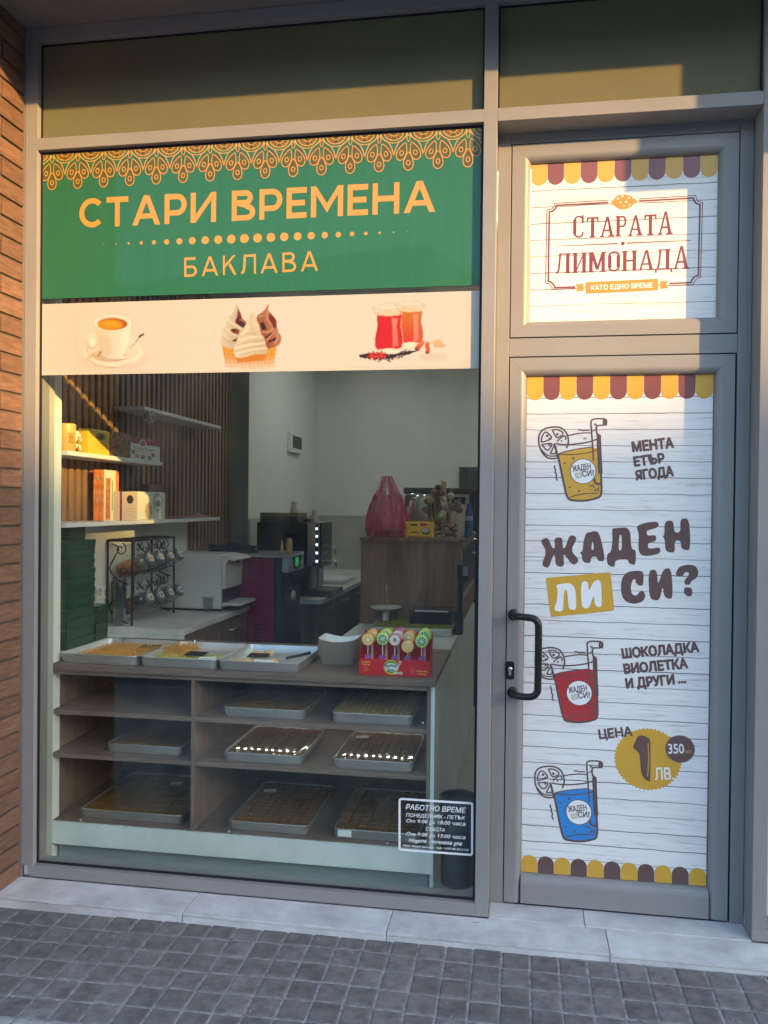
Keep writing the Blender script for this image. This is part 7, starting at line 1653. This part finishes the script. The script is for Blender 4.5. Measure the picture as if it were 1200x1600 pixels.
# two tea glasses
cv = Canvas(150, 119, BG); K = .125
rng = np.random.RandomState(5)
def glass(dx_, dy_, s_, c_a, c_b):
    T = lambda P: S_([(a*s_+dx_, b*s_+dy_) for a, b in P])
    cv.poly(T(chaikin([(285, 260), (300, 400), (265, 560), (262, 680), (330, 715), (600, 700), (620, 620), (615, 520), (590, 400), (615, 250), (560, 270), (400, 275)], 1)), c_a, c_b, (0, 1, 30, 90))
    cv.poly(T([(485, 300), (560, 310), (545, 400), (570, 660), (490, 690)]), (.80, .40, .32), (.70, .30, .24), (0, 1, 40, 85), k=2, al=.75); cv.poly(T([(285, 262), (310, 262), (320, 420), (285, 600), (265, 600), (300, 420)]), (.30, .04, .05), k=1, al=.45)
    cv.ell(T([(430, 240)])[0][0], T([(430, 240)])[0][1], 165*K*s_, 34*K*s_, (.80, .64, .44), k=1)
    for P in ([(235, 170), (285, 260)], [(640, 175), (600, 250)], [(265, 700), (262, 640)]): cv.line(T(P), 1., (.50, .40, .30), .8)
    cv.line(T([(235+ (400*(1-math.cos(t/10*math.pi))/2), 170-48*math.sin(t/10*math.pi)) for t in range(11)]), .7, (.55, .46, .36), .7); cv.line(T([(235+(400*(1-math.cos(t/10*math.pi))/2), 170+28*math.sin(t/10*math.pi)) for t in range(11)]), .9, (.55, .46, .36), .8)
    cv.ell(T([(455, 730)])[0][0], T([(455, 730)])[0][1], 135*K*s_, 38*K*s_, (.88, .80, .66), k=1)
glass(300, -30, .93, (.66, .26, .05), (.72, .10, .05))
for k in range(900):
    a, b = rng.uniform(0, 1), rng.normal(0, .33); x = 60+a*720; y = 790-110*max(0, a-.55)*1.2+b*75*math.sin(math.pi*min(1, a*1.02+.03))**.6; cv.ell(x*K, y*K, rng.uniform(.7, 1.4), rng.uniform(.6, 1.1), (.055, .02, .025) if rng.rand() < .75 else (.20, .08, .06), k=0)
cv.line(S_([(618, 190), (600, 260), (588, 400), (612, 540), (618, 640)]), 2.2, (.86, .62, .50), .8)
glass(-6, 0, 1., (.70, .12, .04), (.66, .035, .03))
for c0 in ((225, 790), (340, 780)):
    for k in range(7): a = k/7*6.28+.3; cv.line(S_([c0, (c0[0]+62*math.cos(a), c0[1]+52*math.sin(a))]), 2.6, (.70, .14, .08))
cv.line(S_([(860, 620), (800, 700)]), 8., (.74, .20, .07)); cv.line(S_([(930, 640), (935, 740)]), 7., (.72, .20, .08)); cv.ell(800*K, 700*K, 3.2, 3., (.16, .02, .03)); cv.ell(928*K, 748*K, 3., 2.4, (.16, .02, .03)); cv.ell(805*K, 695*K, 1.4, 1.3, (.6, .35, .3)); cv.line(S_([(830, 640), (870, 610)]), 1.4, (.85, .40, .22))
cv.ell(1080*K, 660*K, 11, 3.2, (.66, .52, .36)); cv.ell(1060*K, 620*K, 8, 5, (.74, .52, .30)); cv.line(S_([(860, 590), (980, 625)]), 1.2, (.62, .46, .30)); cv.line(S_([(1100, 670), (1160, 650)]), 1., (.55, .42, .30)); cv.ell(1000*K, 800*K, 22, 8, (.66, .55, .42), k=6, al=.4)
picture(cv, 555, 460, 700, 575, 'printed tea glasses with star anise and cinnamon')
